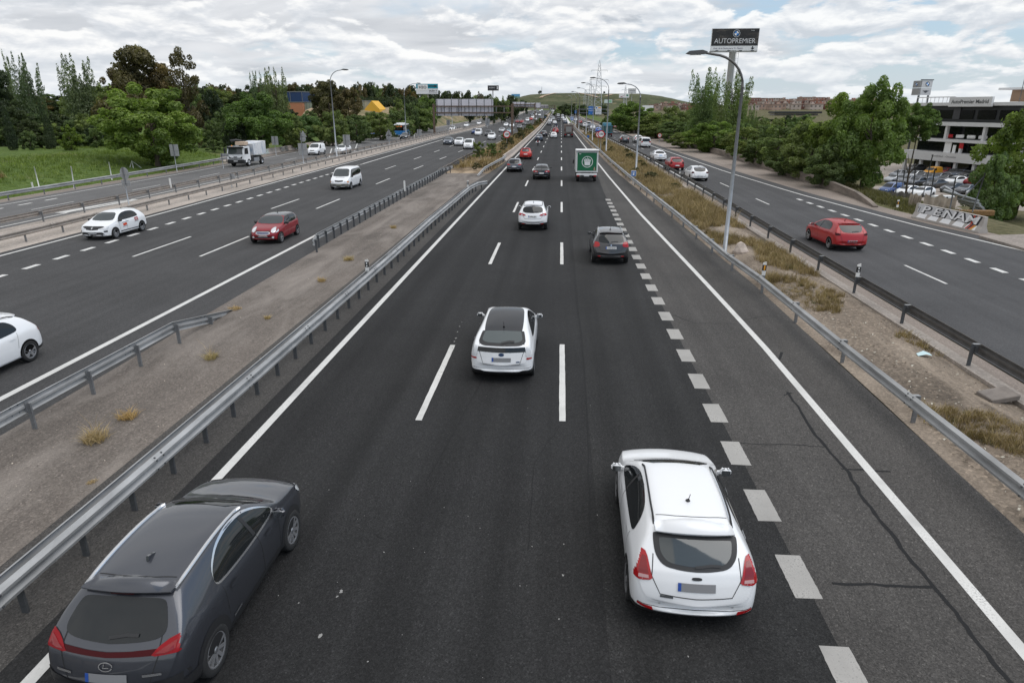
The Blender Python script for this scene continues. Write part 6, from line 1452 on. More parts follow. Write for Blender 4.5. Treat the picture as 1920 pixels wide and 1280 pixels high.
tree_px('poplar', 'dense dark green pointed tree with the higher top above the tree behind the lorry', 520, 130, 66, 175, TL, 0)
tree_px('poplar', 'dense dark green pointed tree with the lower top above the tree behind the lorry', 492, 138, 46, 180, TL, 1)
tree_px('brownround', 'brown-green tree left of the nearest separator lamp', 618, 148, 84, 205, TL, 0)
tree_px('brownround', 'lower brown-green tree right of the nearest separator lamp', 655, 162, 66, 200, TL, 1)
tree_px('roundmid', 'green tree above the square panel on the separator', 575, 212, 74, 135, TL, 0)
tree_px('roundmid', 'green tree behind the small white van', 545, 212, 66, 122, TL, 1)
tree_px('roundmid', 'green tree behind the lamp post and the white taxi', 622, 206, 80, 135, TL, 2)
tree_px('roundmid', 'green tree above the white taxi beyond the graffiti wall', 668, 213, 70, 146, TL, 0)
tree_px('roundmid', 'green tree above the pale triangular sign', 712, 211, 78, 160, TL, 1)
tree_px('roundmid', 'green tree directly left of the distant bus', 748, 205, 66, 190, TL, 2)
tree_px('roundmid', 'large green tree rising behind the distant bus', 785, 200, 82, 212, TL, 0)
tree_px('round', 'light green tree under the turquoise billboard', 800, 180, 66, 245, TL, 2)
tree_px('roundmid', 'upright olive tree directly behind the left gantry post', 795, 190, 44, 222, TL, 2)
for i, (px, yt, w, Y, k, lab) in enumerate([(16, 198, 26, 88, 'cypress', 'narrow dark cypress near the left edge below the pine'), (88, 210, 27, 90, 'cypress', 'narrow dark cypress leaning in the shrubs above the field'), (593, 186, 9, 235, 'cypress', 'slim dark cypress in front of the pale green hangar')]):
    tree_px(k, lab, px, yt, w, Y, TL, i, 'cypress_tree', lean=0.06 if i == 1 else 0)
SHB = 'shrubs at the top of the field'
for px, yt, w, Y, k, lab in [(35, 200, 70, 98, 'darkround', 'dark bushy tree above the left end of the field'), (112, 210, 74, 100, 'darkround', 'dark bushy tree between the two cypresses and the round tree'), (55, 245, 38, 86, 'bush', 'green shrub at the top of the field between the cypresses'), (130, 236, 40, 86, 'bushy', 'yellow-green shrub at the top of the field left of the round tree'), (178, 240, 40, 92, 'bush', 'grey-green shrub at the left foot of the big round tree'), (70, 212, 64, 102, 'roundmid', 'mid green tree behind the shrubs at the top of the field'), (160, 212, 64, 108, 'roundmid', 'mid green tree behind the yellow-green shrub')]:
    tree_px(k, lab, px, yt, w, Y, SHB, 1 if k != 'bush' else 0)
for px, yt, w, Y, k, lab in [(400, 262, 44, 104, 'bush', 'low shrub on the bank behind the guardrail left of the lorry'), (770, 243, 24, 182, 'bushy', 'yellow broom bush beside the distant bus'), (742, 252, 18, 178, 'bushy', 'small yellow broom bush left of the pale triangular sign'), (560, 240, 44, 118, 'bush', 'green shrub behind the graffiti wall left of the white van')]:
    tree_px(k, lab, px, yt, w, Y, 'roadside shrubs of the service road', 0, 'shrub', 'shrub')
# the wooded skyline on the left
SK = 'trees of the wood on the left skyline'
sk = random.Random(12)
for i in range(64):
    f = i / 63; px = 372 + f * 590 + sk.uniform(-6, 6); yt = 158 + 20 * smooth(700, 930, px) + sk.uniform(-7, 5) + (5 if px < 480 else 0)
    k = 'fardark' if sk.random() < .5 else 'farbrown' if sk.random() < .6 else 'farround'
    tree_px(k, 'dark evergreen tree standing in the wood along the left skyline' if k == 'fardark' else 'brownish tree standing in the wood along the left skyline' if k == 'farbrown' else 'mid green tree standing in the wood along the left skyline', px, yt, sk.uniform(22, 40), sk.uniform(320, 440), SK, i % 3)
for i in range(16):
    px = 178 + i * 15 + sk.uniform(-5, 5); tree_px('farround' if i % 2 else 'fardark', 'mid green tree in the far wood behind the poplars' if i % 2 else 'dark tree in the far wood behind the poplars', px, 158 + sk.uniform(-10, 8), 44, 230 + sk.uniform(0, 60), 'trees of the far wood behind the poplars', i % 3)
for i in range(26):
    px = 668 + (i % 13) * 10.5 + sk.uniform(-3, 3) + (i // 13) * 5; tree_px('umbrella', 'dark umbrella pine on the slope below the skyline wood', px, 178 + (i // 13) * 7 + sk.uniform(-2, 2) - (px - 730) * .01, 22, 300 - (i // 13) * 25, 'umbrella pines on the slope below the skyline wood', i % 3)
for px, yt, w, Y, k, lab in [(860, 172, 34, 380, 'fardark', 'tall dark tree rising above the gantry panels'), (940, 190, 24, 330, 'fardark', 'dark round tree right of the gantry panels on the sandy slope'), (982, 188, 22, 480, 'fardark', 'dark tree at the left foot of the hill'), (925, 196, 18, 300, 'fardark', 'dark bush on the sandy slope behind the gantry'), (965, 187, 28, 520, 'farround', 'green tree under the small blue billboard')]:
    tree_px(k, lab, px, yt, w, Y, 'trees around the far gantries', 1)
# behind the stained wall on the right
TR = 'trees below the right road'
for px, yt, w, Y, k, v, lab in [
    (1640, 142, 168, 66, 'round', 0, 'large leafy tree in front of the car showroom, tallest on the right'), (1590, 172, 170, 72, 'round', 1, 'large leafy tree left of the tallest one on the right'), (1530, 226, 150, 74, 'roundmid', 0, 'leafy tree behind the near end of the stained wall'),
    (1462, 236, 120, 88, 'roundmid', 1, 'leafy tree behind the wall right of the nearest street lamp'), (1400, 236, 110, 104, 'roundmid', 2, 'leafy tree behind the nearest street lamp'), (1340, 226, 120, 120, 'round', 2, 'leafy tree below the left poplar group'), (1290, 246, 90, 132, 'roundmid', 0, 'leafy tree above the small speed limit sign'),
    (1560, 268, 110, 66, 'roundmid', 1, 'low leafy tree close to the wall end under the tall trees'), (1420, 262, 90, 92, 'bush', 0, 'low bushy tree against the wall right of the white hatchback'), (1490, 280, 110, 78, 'roundmid', 2, 'low bushy tree close to the wall above the merge markings'),
    (1230, 212, 110, 175, 'roundmid', 1, 'broad leafy tree behind the white people carrier'), (1185, 190, 110, 210, 'round', 0, 'broad leafy tree under the pale grey billboard'), (1265, 226, 84, 160, 'roundmid', 0, 'leafy tree behind the small round sign'), (1162, 208, 60, 235, 'roundmid', 2, 'leafy tree right of the white direction panel'),
    (1145, 216, 46, 250, 'roundmid', 0, 'leafy tree behind the small warning triangle'), (1945, 186, 190, 84, 'round', 2, 'large leafy tree cut by the right edge of the picture'), (1880, 286, 110, 74, 'roundmid', 1, 'shady leafy tree at the right edge in front of the car park'), (1770, 196, 0, 0, '', 0, '')]:
    if w: tree_px(k, lab, px, yt, w, Y, TR, v)
bt = tree_px('round', 'high leafy bough tree leaning out from the tallest right-hand tree over the parked cars', 1722, 192, 92, 76, TR, 1, zadd=6.4)
for k_ in bt.children:
    if k_.name.startswith('trunk'): k_.location.z = -6.4 / bt.scale.z; k_.scale.z = 1 + 6.4 / bt.scale.z / .68
tree_px('spires', 'poplar with many upright bare-tipped tops left of the billboard column', 1318, 132, 92, 150, TR, 0, 'poplar_tree')
tree_px('spires', 'poplar with many upright tops in front of the billboard column', 1370, 136, 88, 133, TR, 1, 'poplar_tree')
tree_px('spires', 'smaller poplar right of the billboard column', 1402, 198, 46, 150, TR, 2, 'poplar_tree')
fl = random.Random(55)
for i in range(30):                                               # the thicket that closes the gaps on the left
    px = -10 + i * 27 + fl.uniform(-8, 8); k = ['roundmid', 'darkround', 'roundmid', 'brownround'][i % 4] if px < 560 else 'roundmid'
    tree_px(k, 'bushy tree of the thicket between the front trees and the skyline wood on the left', px, 176 + fl.uniform(-8, 12) + (36 if 515 < px < 730 else 12 if px > 560 else 0), 76 if px < 500 else 46, 165 + fl.uniform(0, 60), 'thicket trees on the left', i % 3)
for i in range(12):
    px = -6 + i * 21 + fl.uniform(-5, 5); tree_px(['darkround', 'roundmid', 'bush'][i % 3], 'bushy growth along the top edge of the grassy field', px, 226 + fl.uniform(-12, 12), 58, 94 + fl.uniform(0, 12), 'bushes along the top of the field', i % 2 if i % 3 < 2 else 0)
for px, yt, w, Y, k in [(425, 200, 60, 118, 'roundmid'), (440, 215, 50, 108, 'darkround'), (395, 225, 44, 112, 'roundmid'), (535, 226, 50, 128, 'darkround')]:
    tree_px(k, 'bushy tree filling the gap on either side of the tree behind the tipper lorry', px, yt, w, Y, 'gap trees near the tipper lorry', 1)
for i in range(2, 20):
    Y = 58 + i * 8.5 + fl.uniform(-2, 2); X = lerp_pts([(58, 28.2), (102, 29.2), (190, 27.5), (240, 24)], Y) + fl.uniform(-.5, 2.5)
    tree('roundmid' if i % 3 else 'bush', 'bushy growth hanging close behind the stained wall on the right', X, Y, fl.uniform(4.2, 6.5), fl.uniform(5, 7.5), 'bushes behind the stained wall', i % 3 if i % 3 else 0, terrain_z(X, Y) - .6)
for i in range(2, 13):
    Y = 88 + i * 14; X = 40 + fl.uniform(-4, 8); tree('roundmid', 'leafy tree in the second row behind the stained wall on the right', X, Y, fl.uniform(8, 11), fl.uniform(8, 11), 'second row of trees behind the stained wall', i % 3)
FRT = 'far trees at the foot of the hill'
for i in range(30):
    px = 1046 + (i % 15) * 6.0 + sk.uniform(-2, 2); tree_px('fardark' if i % 3 else 'farround', 'dark tree in the belt at the foot of the hill' if i % 3 else 'mid green tree in the belt at the foot of the hill', px, 196 + sk.uniform(-3, 5) + (i // 15) * 4, 17, 560 - (i // 15) * 90 + sk.uniform(-20, 20), FRT, i % 3)
for i in range(22):
    px = 1200 + i * 15 + sk.uniform(-5, 5); tree_px('farround' if i % 2 else 'fardark', 'mid green tree between the brick blocks and the motorway' if i % 2 else 'dark tree between the brick blocks and the motorway', px, 218 + sk.uniform(-5, 6), 30, 300 + sk.uniform(-30, 60), 'trees between the brick blocks and the motorway', i % 3)

# --- shrubs of the planted median
PM = 'shrubs on the planted median'
for px, py, w, h, k, lab in [(897, 300, 34, 30, 'bush', 'dark green shrub at the near end of the planted median, left one'), (922, 298, 34, 26, 'bush', 'dark green shrub at the near end of the planted median, right one'), (893, 320, 22, 12, 'bushdry', 'dry scrub on the bare soil before the planted median')]:
    X, Y, Z = at_ground(px, py); s = at_dist(px + w / 2, py, Y)[0] - at_dist(px - w / 2, py, Y)[0]; tree(k, lab, X, Y, s * h / w * 1.05, s, PM, 0, Z + .1, 'shrub', 'shrub')
pmr = random.Random(4)
for i in range(46):
    Y = 104 + i * 7.2 + pmr.uniform(-2, 2); f = pmr.uniform(.15, .85); X = lerp_pts(LC_R, Y) * (1 - f) - 8.0 * f; dry = pmr.random() < .85
    tree('bushdry' if dry else 'bush', 'dry olive shrub among others on the planted median' if dry else 'green shrub among dry ones on the planted median', X, Y, pmr.uniform(.9, 1.9), pmr.uniform(1.6, 2.8), PM, i % 2, road_z(Y) + .3, 'shrub', 'shrub')
for i in range(34):
    Y = 64 + i * 6.5 + pmr.uniform(-2, 2); a, b = lerp_pts([(60, 7.9), (110, 7.2), (330, 5.2)], Y), lerp_pts([(60, 11.6), (110, 11.6), (330, 6.0)], Y); X = a + (b - a) * pmr.uniform(.25, .8)
    tree('bushdry', 'dry olive shrub on the verge between the main and the right road', X, Y, pmr.uniform(.5, 1.3), pmr.uniform(1.0, 1.9), 'shrubs on the right verge', i % 2, road_z(Y) + .05, 'shrub', 'shrub')

# --- grass as ground cover
def blades(name, spots, per, hgt, m, seed, spread=.25, wid=.012, lean=.5):
    """tufts of thin blades; spots: (x, y, z, scale, tint)"""
    g = np.random.default_rng(seed); S = np.array(spots); n = len(S) * per; S = np.repeat(S, per, 0)
    a = g.random(n) * 6.283; r = spread * np.sqrt(g.random(n)) * S[:, 3]; P = S[:, :3].copy(); P[:, 0] += np.cos(a) * r; P[:, 1] += np.sin(a) * r
    h = hgt * S[:, 3] * (.45 + .75 * g.random(n)); b = g.random(n) * 6.283; L = h * lean * (.3 + g.random(n)); w = wid * (.6 + .8 * g.random(n)) * np.sqrt(S[:, 3])
    c = g.random(n) * 6.283; dx, dy = np.cos(c) * w, np.sin(c) * w
    z0 = np.zeros(n); D = np.stack([dx, dy, z0], 1)
    M = P + np.stack([np.cos(b) * L * .35, np.sin(b) * L * .35, h * .6], 1); T = P + np.stack([np.cos(b) * L, np.sin(b) * L, h], 1)
    V = np.stack([P - D, P + D, M + D * .8, M - D * .8, T], 1).reshape(-1, 3); o = np.arange(n) * 5
    F = np.concatenate([np.stack([o, o + 1, o + 2, o + 3], 1), np.stack([o + 3, o + 2, o + 4, o + 4], 1)])
    F = np.concatenate([np.stack([o, o + 1, o + 2], 1), np.stack([o, o + 2, o + 3], 1), np.stack([o + 3, o + 2, o + 4], 1)])
    tint = np.clip(S[:, 4] + .4 * (g.random(n) - .5), 0, 1); return face_mesh(name, V, F, np.tile(tint, 3), m)
gr = random.Random(21); sp = []; sd_ = []
while len(sp) < 9000:
    Y = 28 + 72 * gr.random(); X = -46.3 - 26 * gr.random() ** 1.3
    sp.append((X, Y, terrain_z(X, Y) - .02, gr.uniform(.5, 1.0) * (.45 if X > -52 else 1.0), gr.uniform(.2, .9)))
tag(link('grass', blades('grass', sp, 8, .42, F_GRASS, 1, .5, .022, .8)), kind='stuff')
while len(sd_) < 260:
    Y = 40 + 22 * gr.random(); X = -54 - 10 * gr.random()
    if math.sin(X * .35 + 1) + math.sin(Y * .21 + X * .1) > .5: sd_.append((X, Y, terrain_z(X, Y), gr.uniform(.8, 1.5), gr.uniform(.3, .9)))
tag(link('dry_grass', blades('dry_grass', sd_, 8, .6, F_DRY, 2, .4, .03, .7)), kind='stuff')
# weeds of the right verge: dense near the dark rail and around the lamp, thin at the near right
sv = []; sg = []
def clump(x, y): return math.sin(x * 1.3 + y * .55) + math.sin(y * .31 - x * .9 + 2) + .7 * math.sin(y * 1.1 + 4)
n = 0
while n < 8500:
    Y = 12 + 190 * gr.random() ** 1.7; a, b = lerp_pts([(-20, 9.0), (28, 8.9), (48, 8.3), (83, 7.1), (170, 6.2)], Y), lerp_pts([(-20, 11.7), (60, 11.7), (110, 11.9), (200, 9.6)], Y)
    X = a + (b - a) * gr.random(); n += 1; d = clump(X, Y)
    if d < (.35 if Y < 26 else -1.3 if Y > 42 else -.25): continue
    (sg if gr.random() < .10 else sv).append((X, Y, road_z(Y) + .02 + .1 * math.sin(math.pi * (X - a) / (b - a)), gr.uniform(.35, .8) * (1.0 if Y > 28 else .55) * (1.5 if Y > 45 else 1), gr.uniform(.1, .85)))
tag(link('dry_weeds', blades('dry_weeds', sv, 26, .60, F_DRY, 3, .30, .009, .8)), kind='stuff')
tag(link('green_weeds', blades('green_weeds', sg, 22, .38, F_OLIVE, 4, .26, .010, .8)), kind='stuff')
sm = []
while len(sm) < 1500:
    Y = 82 + 330 * gr.random() ** 1.5; f = .06 + .88 * gr.random(); X = lerp_pts(LC_R, Y) * (1 - f) - 8.0 * f
    if Y < 102 and gr.random() < .7: continue
    sm.append((X, Y, road_z(Y) + .35 * math.sin(math.pi * f), gr.uniform(.8, 1.6), gr.uniform(.05, .7)))
tag(link('dry_scrub', blades('dry_scrub', sm, 16, .5, F_DRY, 5, .5, .03, .8)), kind='stuff')
sb = []
while len(sb) < 900:
    Y = 40 + 30 * gr.random(); X = lerp_pts([(40, 26.3), (54, 25.0), (60, 24.8)], Y) + gr.random() * 4
    if Y > 52 and X < 25.6: continue
    if Y < 49 and X > 25.6: continue
    sb.append((X, Y, terrain_z(X, Y) - .05, gr.uniform(.5, 1.1), gr.uniform(.05, .8)))
tag(link('verge_grass', blades('verge_grass', sb, 14, .42, F_OLIVE, 6, .4, .02, .7)), kind='stuff')
# loose chips, dead leaves and paper on the dirt
g = np.random.default_rng(9); n = 2600; Y = 9 + 60 * g.random(n) ** 1.6; X = 8.75 + 3.0 * g.random(n); X = X - np.clip((Y - 28) / 55, 0, 1) * 1.4; Zc = .03 + .13 * np.sin(np.pi * (X - 8.5) / 3.4)
s = .012 + .035 * g.random(n) ** 3; a = g.random(n) * 6.28; P = np.stack([X, Y, Zc], 1); A = np.stack([np.cos(a) * s, np.sin(a) * s, .3 * s], 1); B = np.stack([-np.sin(a) * s * .6, np.cos(a) * s * .6, .4 * s], 1)
chips = foliage('chips', (.10, .07, .05), (.62, .55, .47), 0.0)
tag(link('debris', face_mesh('debris', np.stack([P - A, P + B, P + A, P - B], 1).reshape(-1, 3), np.arange(n * 4).reshape(n, 4), g.random(n), chips)), kind='stuff')
n = 420; Y = 6 + 60 * g.random(n) ** 1.4; X = -12 + 3.6 * g.random(n); s = .008 + .02 * g.random(n) ** 3; a = g.random(n) * 6.28; P = np.stack([X, Y, 0 * X + .02], 1); A = np.stack([np.cos(a) * s, np.sin(a) * s, .3 * s], 1); B = np.stack([-np.sin(a) * s * .6, np.cos(a) * s * .6, .4 * s], 1)
tag(link('debris', face_mesh('debris', np.stack([P - A, P + B, P + A, P - B], 1).reshape(-1, 3), np.arange(n * 4).reshape(n, 4), g.random(n), chips)), kind='stuff')
# single dry tufts on the worn paving
TF = [(178, 826, 1.0, 'dry straw tuft with long stalks on the worn paving, nearest the sinking guardrail'), (243, 782, .8, 'dry straw tuft with no tall stalks, second on the worn paving'), (398, 672, .75, 'upright dry tuft on the paving beyond the sinking guardrail tip'), (602, 528, .8, 'dry tuft halfway along the paving beside the nearest left guardrail'),
      (655, 488, .9, 'dry tuft near the reflector post on the paving'), (738, 428, 1.0, 'dry tuft where the paving narrows'), (440, 580, 1.0, 'low straw patch on soil at the tip of the sinking guardrail'), (172, 905, .45, 'flattened straw wisp lying near the nearest left guardrail'), (500, 598, .5, 'tiny dry tuft between guardrail and tip')]
for i, (px, py, s, lab) in enumerate(TF):
    X, Y, Z = at_ground(px, py); q = [(0 + .12 * gr.uniform(-1, 1), .12 * gr.uniform(-1, 1), 0, gr.uniform(.6, 1.0), gr.uniform(.5, .9)) for _ in range(5)]
    o = link('dry_grass_tuft', blades('dry_grass_tuft', q, 60, .26 if i not in (7, 6) else .08, F_DRY, 30 + i, .22, .006, 1.5), None, (X, Y, .01)); o.scale = (s, s, s); tag(o, lab, 'dry grass', 'dry tufts on the worn paving')
    if i in (0, 2):
        st = link('stalk', blades('stalk', [(0, 0, 0, 1.0, .8)], 12, .75, F_DRY, 50 + i, .12, .004, .75), o)
# ================================================================== FAR PLACES
def at_z(x, y, z):
    d = ray(x, y); s = (z - CAM_H) / d[2]; return s * d[0], s * d[1]
# --- the flat-topped hill
def make_hill():
    m = bpy.data.materials.new('hill_grass'); m.use_nodes = True; t = NT(m.node_tree); b = t.n['Principled BSDF']; b.inputs['Roughness'].default_value = .95; b.inputs['Specular IOR Level'].default_value = .1
    vec = t.new('ShaderNodeTexCoord').outputs['Object']; n = t.noise(t.vscale(vec, (1, 1, 3)), .018, 7, .65); n2 = t.noise(t.vscale(vec, (.35, 1, .35)), .05, 5, .6, dist=1.2)
    c = t.ramp(n, [(.3, (.046, .056, .028)), (.5, (.080, .090, .046)), (.7, (.125, .120, .072))]); c2 = t.mix(t.ramp(n2, [(.60, 0), (.68, .8)]), c, (.27, .205, .13)); c2 = t.mix(t.ramp(t.noise(vec, .11, 3, .6), [(.56, 0), (.64, .75)]), c2, (.028, .036, .016))
    t.link(c2, b.inputs['Base Color'])
    top = [(-190, 9), (-112, 20), (-85, 29), (-62, 34), (10, 36.5), (80, 35), (160, 35), (200, 30.5), (245, 20), (300, 12), (420, 8)]
    mb = MB(); xs = [-260 + 14 * i for i in range(56)]; ys = [1120, 1200, 1260, 1310, 1350, 1385, 1415, 1440, 1465, 1500, 1600, 1750]
    q = random.Random(2)
    for Y in ys:
        for X in xs:
            h = lerp_pts(top, X) if -190 < X < 420 else 8; k = smooth(1130, 1450, Y) * (1 - smooth(1600, 1780, Y) * .5); gul = 2.2 * math.sin(X * .05 + 1) * math.sin(X * .021 + Y * .008) * (1 - abs(2 * k - 1)) + q.uniform(-.7, .7) * (k < .97)
            mb.v.append((X, Y, 4.5 + (h - 4.5) * k + gul))
    n = len(xs)
    for j in range(len(ys) - 1):
        for i in range(n - 1): a = j * n + i; mb.f.append((a, a + 1, a + n + 1, a + n)); mb.m.append(0); mb.sm.append(True)
    tag(mb.build('hill', m), kind='structure')
    tr = MB()                                                     # dirt tracks up the slope
    def hz(X, Y): h = lerp_pts(top, X); k = smooth(1130, 1450, Y); return 4.5 + (h - 4.5) * k + 2.2 * math.sin(X * .05 + 1) * math.sin(X * .021 + Y * .008) * (1 - abs(2 * k - 1)) + 1.1
    for line, w in (([(-2, 1452), (-18, 1400), (-36, 1350), (-40, 1320)], 7), ([(18, 1455), (40, 1400), (62, 1340), (70, 1320)], 8), ([(75, 1400), (60, 1370), (40, 1365)], 6), ([(100, 1390), (80, 1340)], 6), ([(-40, 1355), (0, 1345), (60, 1345)], 4)):
        P = []
        for a, b in zip(line, line[1:]): P += [(a[0] + (b[0] - a[0]) * k / 6, a[1] + (b[1] - a[1]) * k / 6) for k in range(6)]
        o = len(tr.v)
        for X, Y in P: tr.v += [(X - w / 2, Y, hz(X - w / 2, Y)), (X + w / 2, Y, hz(X + w / 2, Y))]
        for i in range(len(P) - 1): a = o + 2 * i; tr.f.append((a, a + 1, a + 3, a + 2)); tr.m.append(0); tr.sm.append(True)
    tag(tr.build('dirt_track', mat('track_earth', (.36, .27, .18), .95, var=.15, vscale=.05)), kind='structure')
make_hill()
mb = MB(); mb.tube([(0, 0, 0), (0, 0, 16)], [.5, .2], 5)
for k in range(6): mb.box((0, 0, 4 + 2 * k), (2.2 - .25 * k, .2, .2))
tag(mb.build('radio_mast', M_POST, None, (-42, 1480, 34)), 'thin radio mast on the flat top of the hill', 'mast')
for X, s, l in ((-46, 8, 'lone tree beside the mast on top of the hill'), (88, 5, 'lone dark bush on the right part of the hill top')): tree('fardark', l, X, 1470, s, s * 1.1, 'lone plants on the hill', 1, 34 if X < 0 else 35)

# sandy cutting on the left behind the gantries
sb = MB(); ys = list(range(225, 520, 15)); q = random.Random(6)
for Y in ys:
    for k, (x, z) in enumerate([(-50.5, -.2), (-53, 1.2), (-58, 4.0), (-64, 6.5), (-74, 8.2), (-95, 9.0)]):
        f = smooth(225, 270, Y) * (1 - smooth(470, 515, Y)); sb.v.append((x + q.uniform(-1, 1) + smooth(350, 500, Y) * 9, Y, road_z(Y) - .3 + (z * f + q.uniform(-.4, .4) * (k > 0))))
for j in range(len(ys) - 1):
    for k in range(5): a = j * 6 + k; sb.f.append((a + 1, a, a + 6, a + 7)); sb.m.append(0); sb.sm.append(True)
def sandy():
    m = bpy.data.materials.new('sandy_bank'); m.use_nodes = True; t = NT(m.node_tree); b = t.n['Principled BSDF']; b.inputs['Roughness'].default_value = .95
    vec = t.new('ShaderNodeTexCoord').outputs['Object']; n = t.noise(vec, .09, 6, .65)
    t.link(t.ramp(n, [(.36, (.07, .085, .03)), (.50, (.17, .14, .07)), (.62, (.33, .25, .155))]), b.inputs['Base Color']); return m
tag(sb.build('sandy_bank', sandy()), kind='structure')

# --- electricity pylons
def pylon(label, px, ytop, ybase, Y):
    X = at_dist(px, 203, Y)[0]; zt = at_dist(px, ytop, Y)[2]; z0 = road_z(min(Y, 700)) - 1; H = zt - z0
    t = thing('electricity_pylon', label, 'pylon', (X, Y, z0), 0, 'electricity pylons'); m = mat('pylon_steel', (.44, .46, .48), .55, .2)
    r = .11 if Y < 600 else .15; b = H * .075; mb = MB()
    def hw(z): return b * (1 - z / H) ** .75 + .25
    lv = [H * (1 - (1 - k / 11) ** 1.05) for k in range(12)]; lv[-1] = H
    for sx, sy in ((1, 1), (1, -1), (-1, 1), (-1, -1)): mb.tube([(sx * hw(z), sy * hw(z), z) for z in lv[:-1]] + [(0, 0, H)], r, 4, smooth=False)
    for a, c in zip(lv, lv[1:-1]):
        for s in (1, -1):
            mb.tube([(-hw(a), s * hw(a), a), (hw(c), s * hw(c), c)], r * .6, 3, smooth=False); mb.tube([(hw(a), s * hw(a), a), (-hw(c), s * hw(c), c)], r * .6, 3, smooth=False)
            mb.tube([(s * hw(a), -hw(a), a), (s * hw(c), hw(c), c)], r * .6, 3, smooth=False)
    mb.build('tower', m, t)
    for f, L in ((.82, .155), (.65, .18), (.53, .15)):
        z = H * f; w = H * L; am = MB()
        for s in (1, -1):
            am.tube([(0, -.5, z + H * .02), (s * w, 0, z)], r * .8, 4, smooth=False); am.tube([(0, .5, z - H * .008), (s * w, 0, z)], r * .8, 4, smooth=False); am.tube([(s * w, 0, z), (s * w, 0, z - H * .03)], r * .9, 4, smooth=False)
        am.build('crossarm', m, t)
    return t
pylon('tall lattice electricity pylon rising above the far street lamps', 1121, 113, 213, 520)
pylon('smaller lattice pylon left of the tall one', 1106, 148, 205, 900)
pylon('lattice pylon half hidden behind the far street lamps, left of both others', 1096, 168, 205, 1050)
pylon('thin lattice pylon behind the billboard with the red shape', 1171, 160, 205, 950)

# --- brick blocks of the town on the right
def block_mat(name, wall, win, sx=3.2, sz=3.0):
    m = bpy.data.materials.new(name); m.use_nodes = True; t = NT(m.node_tree); b = t.n['Principled BSDF']; b.inputs['Roughness'].default_value = .85
    vec = t.new('ShaderNodeTexCoord').outputs['Object']; s = t.new('ShaderNodeSeparateXYZ'); t.link(vec, s.inputs[0])
    def band(v, p, lo, hi): f = t.math('FRACT', t.math('DIVIDE', v, p)); return t.math('MULTIPLY', t.math('GREATER_THAN', f, lo), t.math('LESS_THAN', f, hi))
    h = t.math('MAXIMUM', band(s.outputs[0], sx, .3, .68), band(s.outputs[1], sx, .3, .68)); hx = band(t.math('ADD', s.outputs[0], s.outputs[1]), sx, .28, .66)
    mk = t.math('MULTIPLY', hx, band(s.outputs[2], sz, .35, .78)); n = t.noise(vec, .3, 4, .6)
    t.link(t.mix(mk, t.ramp(n, [(.3, tuple(c * .85 for c in wall)), (.7, tuple(c * 1.15 for c in wall))]), win), b.inputs['Base Color']); return m
BM = [block_mat('brick_block_red', (.27, .115, .085), (.16, .13, .12)), block_mat('brick_block_dark', (.20, .095, .075), (.36, .32, .29)), block_mat('brick_block_pale', (.40, .28, .22), (.13, .12, .12)), block_mat('render_block', (.45, .38, .33), (.13, .11, .10)), block_mat('brick_block_salmon', (.30, .13, .09), (.38, .33, .3))]
M_ROOF = mat('flat_roof', (.30, .22, .18), .9)
cb = random.Random(31); CN = ['red brick', 'dark brick', 'pale brick', 'cream rendered', 'salmon brick']
def block(px, ytop, Y, w, h0=0, n=0):
    X = at_dist(px, 203, Y)[0]; zt = at_dist(px, ytop, Y)[2]; ytop += cb.uniform(-1.6, 2.2); w *= cb.uniform(.55, 1.0); k = cb.choice([0, 1, 2, 2, 3, 3, 4, 4]); d = cb.uniform(11, 16); z0 = terrain_z(X, Y) - 2
    t = thing('apartment_block', '%s apartment block in the town beyond the trees on the right' % CN[k], 'building', (X, Y, z0), cb.uniform(-.25, .25), 'apartment blocks of the town on the right')
    H = max(6, zt - z0); MB().box((0, 0, H / 2), (w, d, H)).build('walls', BM[k], t); MB().box((0, 0, H + .2), (w + .5, d + .5, .4)).build('roof', M_ROOF, t)
    if cb.random() < .5: MB().box((cb.uniform(-w / 4, w / 4), 0, H + 1.2), (3, 3, 1.8)).build('stair_tower', BM[k], t)
for i in range(15): block(1405 + i * 10.5 + cb.uniform(-3, 3), 185.5 + cb.uniform(-1.5, 2.5) - (1.2 if i > 8 else 0), 860 + cb.uniform(-40, 40), cb.uniform(9, 16))
for i in range(13): block(1402 + i * 12.5 + cb.uniform(-3, 3), 191.5 + cb.uniform(-2, 2), 730 + cb.uniform(-25, 25), cb.uniform(9, 15))
for i in range(12): block(1410 + i * 13 + cb.uniform(-3, 3), 200 + cb.uniform(-2, 2), 610 + cb.uniform(-25, 25), cb.uniform(8, 13))
for i in range(9): block(1222 + i * 9.5 + cb.uniform(-2, 2), 195.5 + cb.uniform(-1.5, 2), 760 + cb.uniform(-30, 30), cb.uniform(7, 12))
for i in range(8): block(1212 + i * 12 + cb.uniform(-2, 2), 201 + cb.uniform(-1.5, 2), 660 + cb.uniform(-30, 30), cb.uniform(8, 12))
for i in range(9): block(1540 + i * 14, 188 + cb.uniform(-2, 3), 800 + cb.uniform(-60, 60), cb.uniform(9, 15))
X = at_dist(1214, 197, 620)[0]
tag(MB().box((0, 0, 3.5), (9, 12, 7)).build('warehouse', M_WHITE, None, (X, 620, 2.4)), 'low white warehouse left of the brick town', 'building')
X = at_dist(1490, 212, 470)[0]; t = thing('station_canopy', 'long dark-roofed low hall in front of the brick town', 'building', (X, 470, 0)); zc = at_dist(1490, 211, 470)[2]
MB().box((0, 0, zc), (30, 14, 1.2)).build('roof', M_BLACK, t); MB().box((0, 2, zc - 3), (28, 10, 4.4)).build('wall', mat('hall_wall', (.4, .38, .36), .8), t)

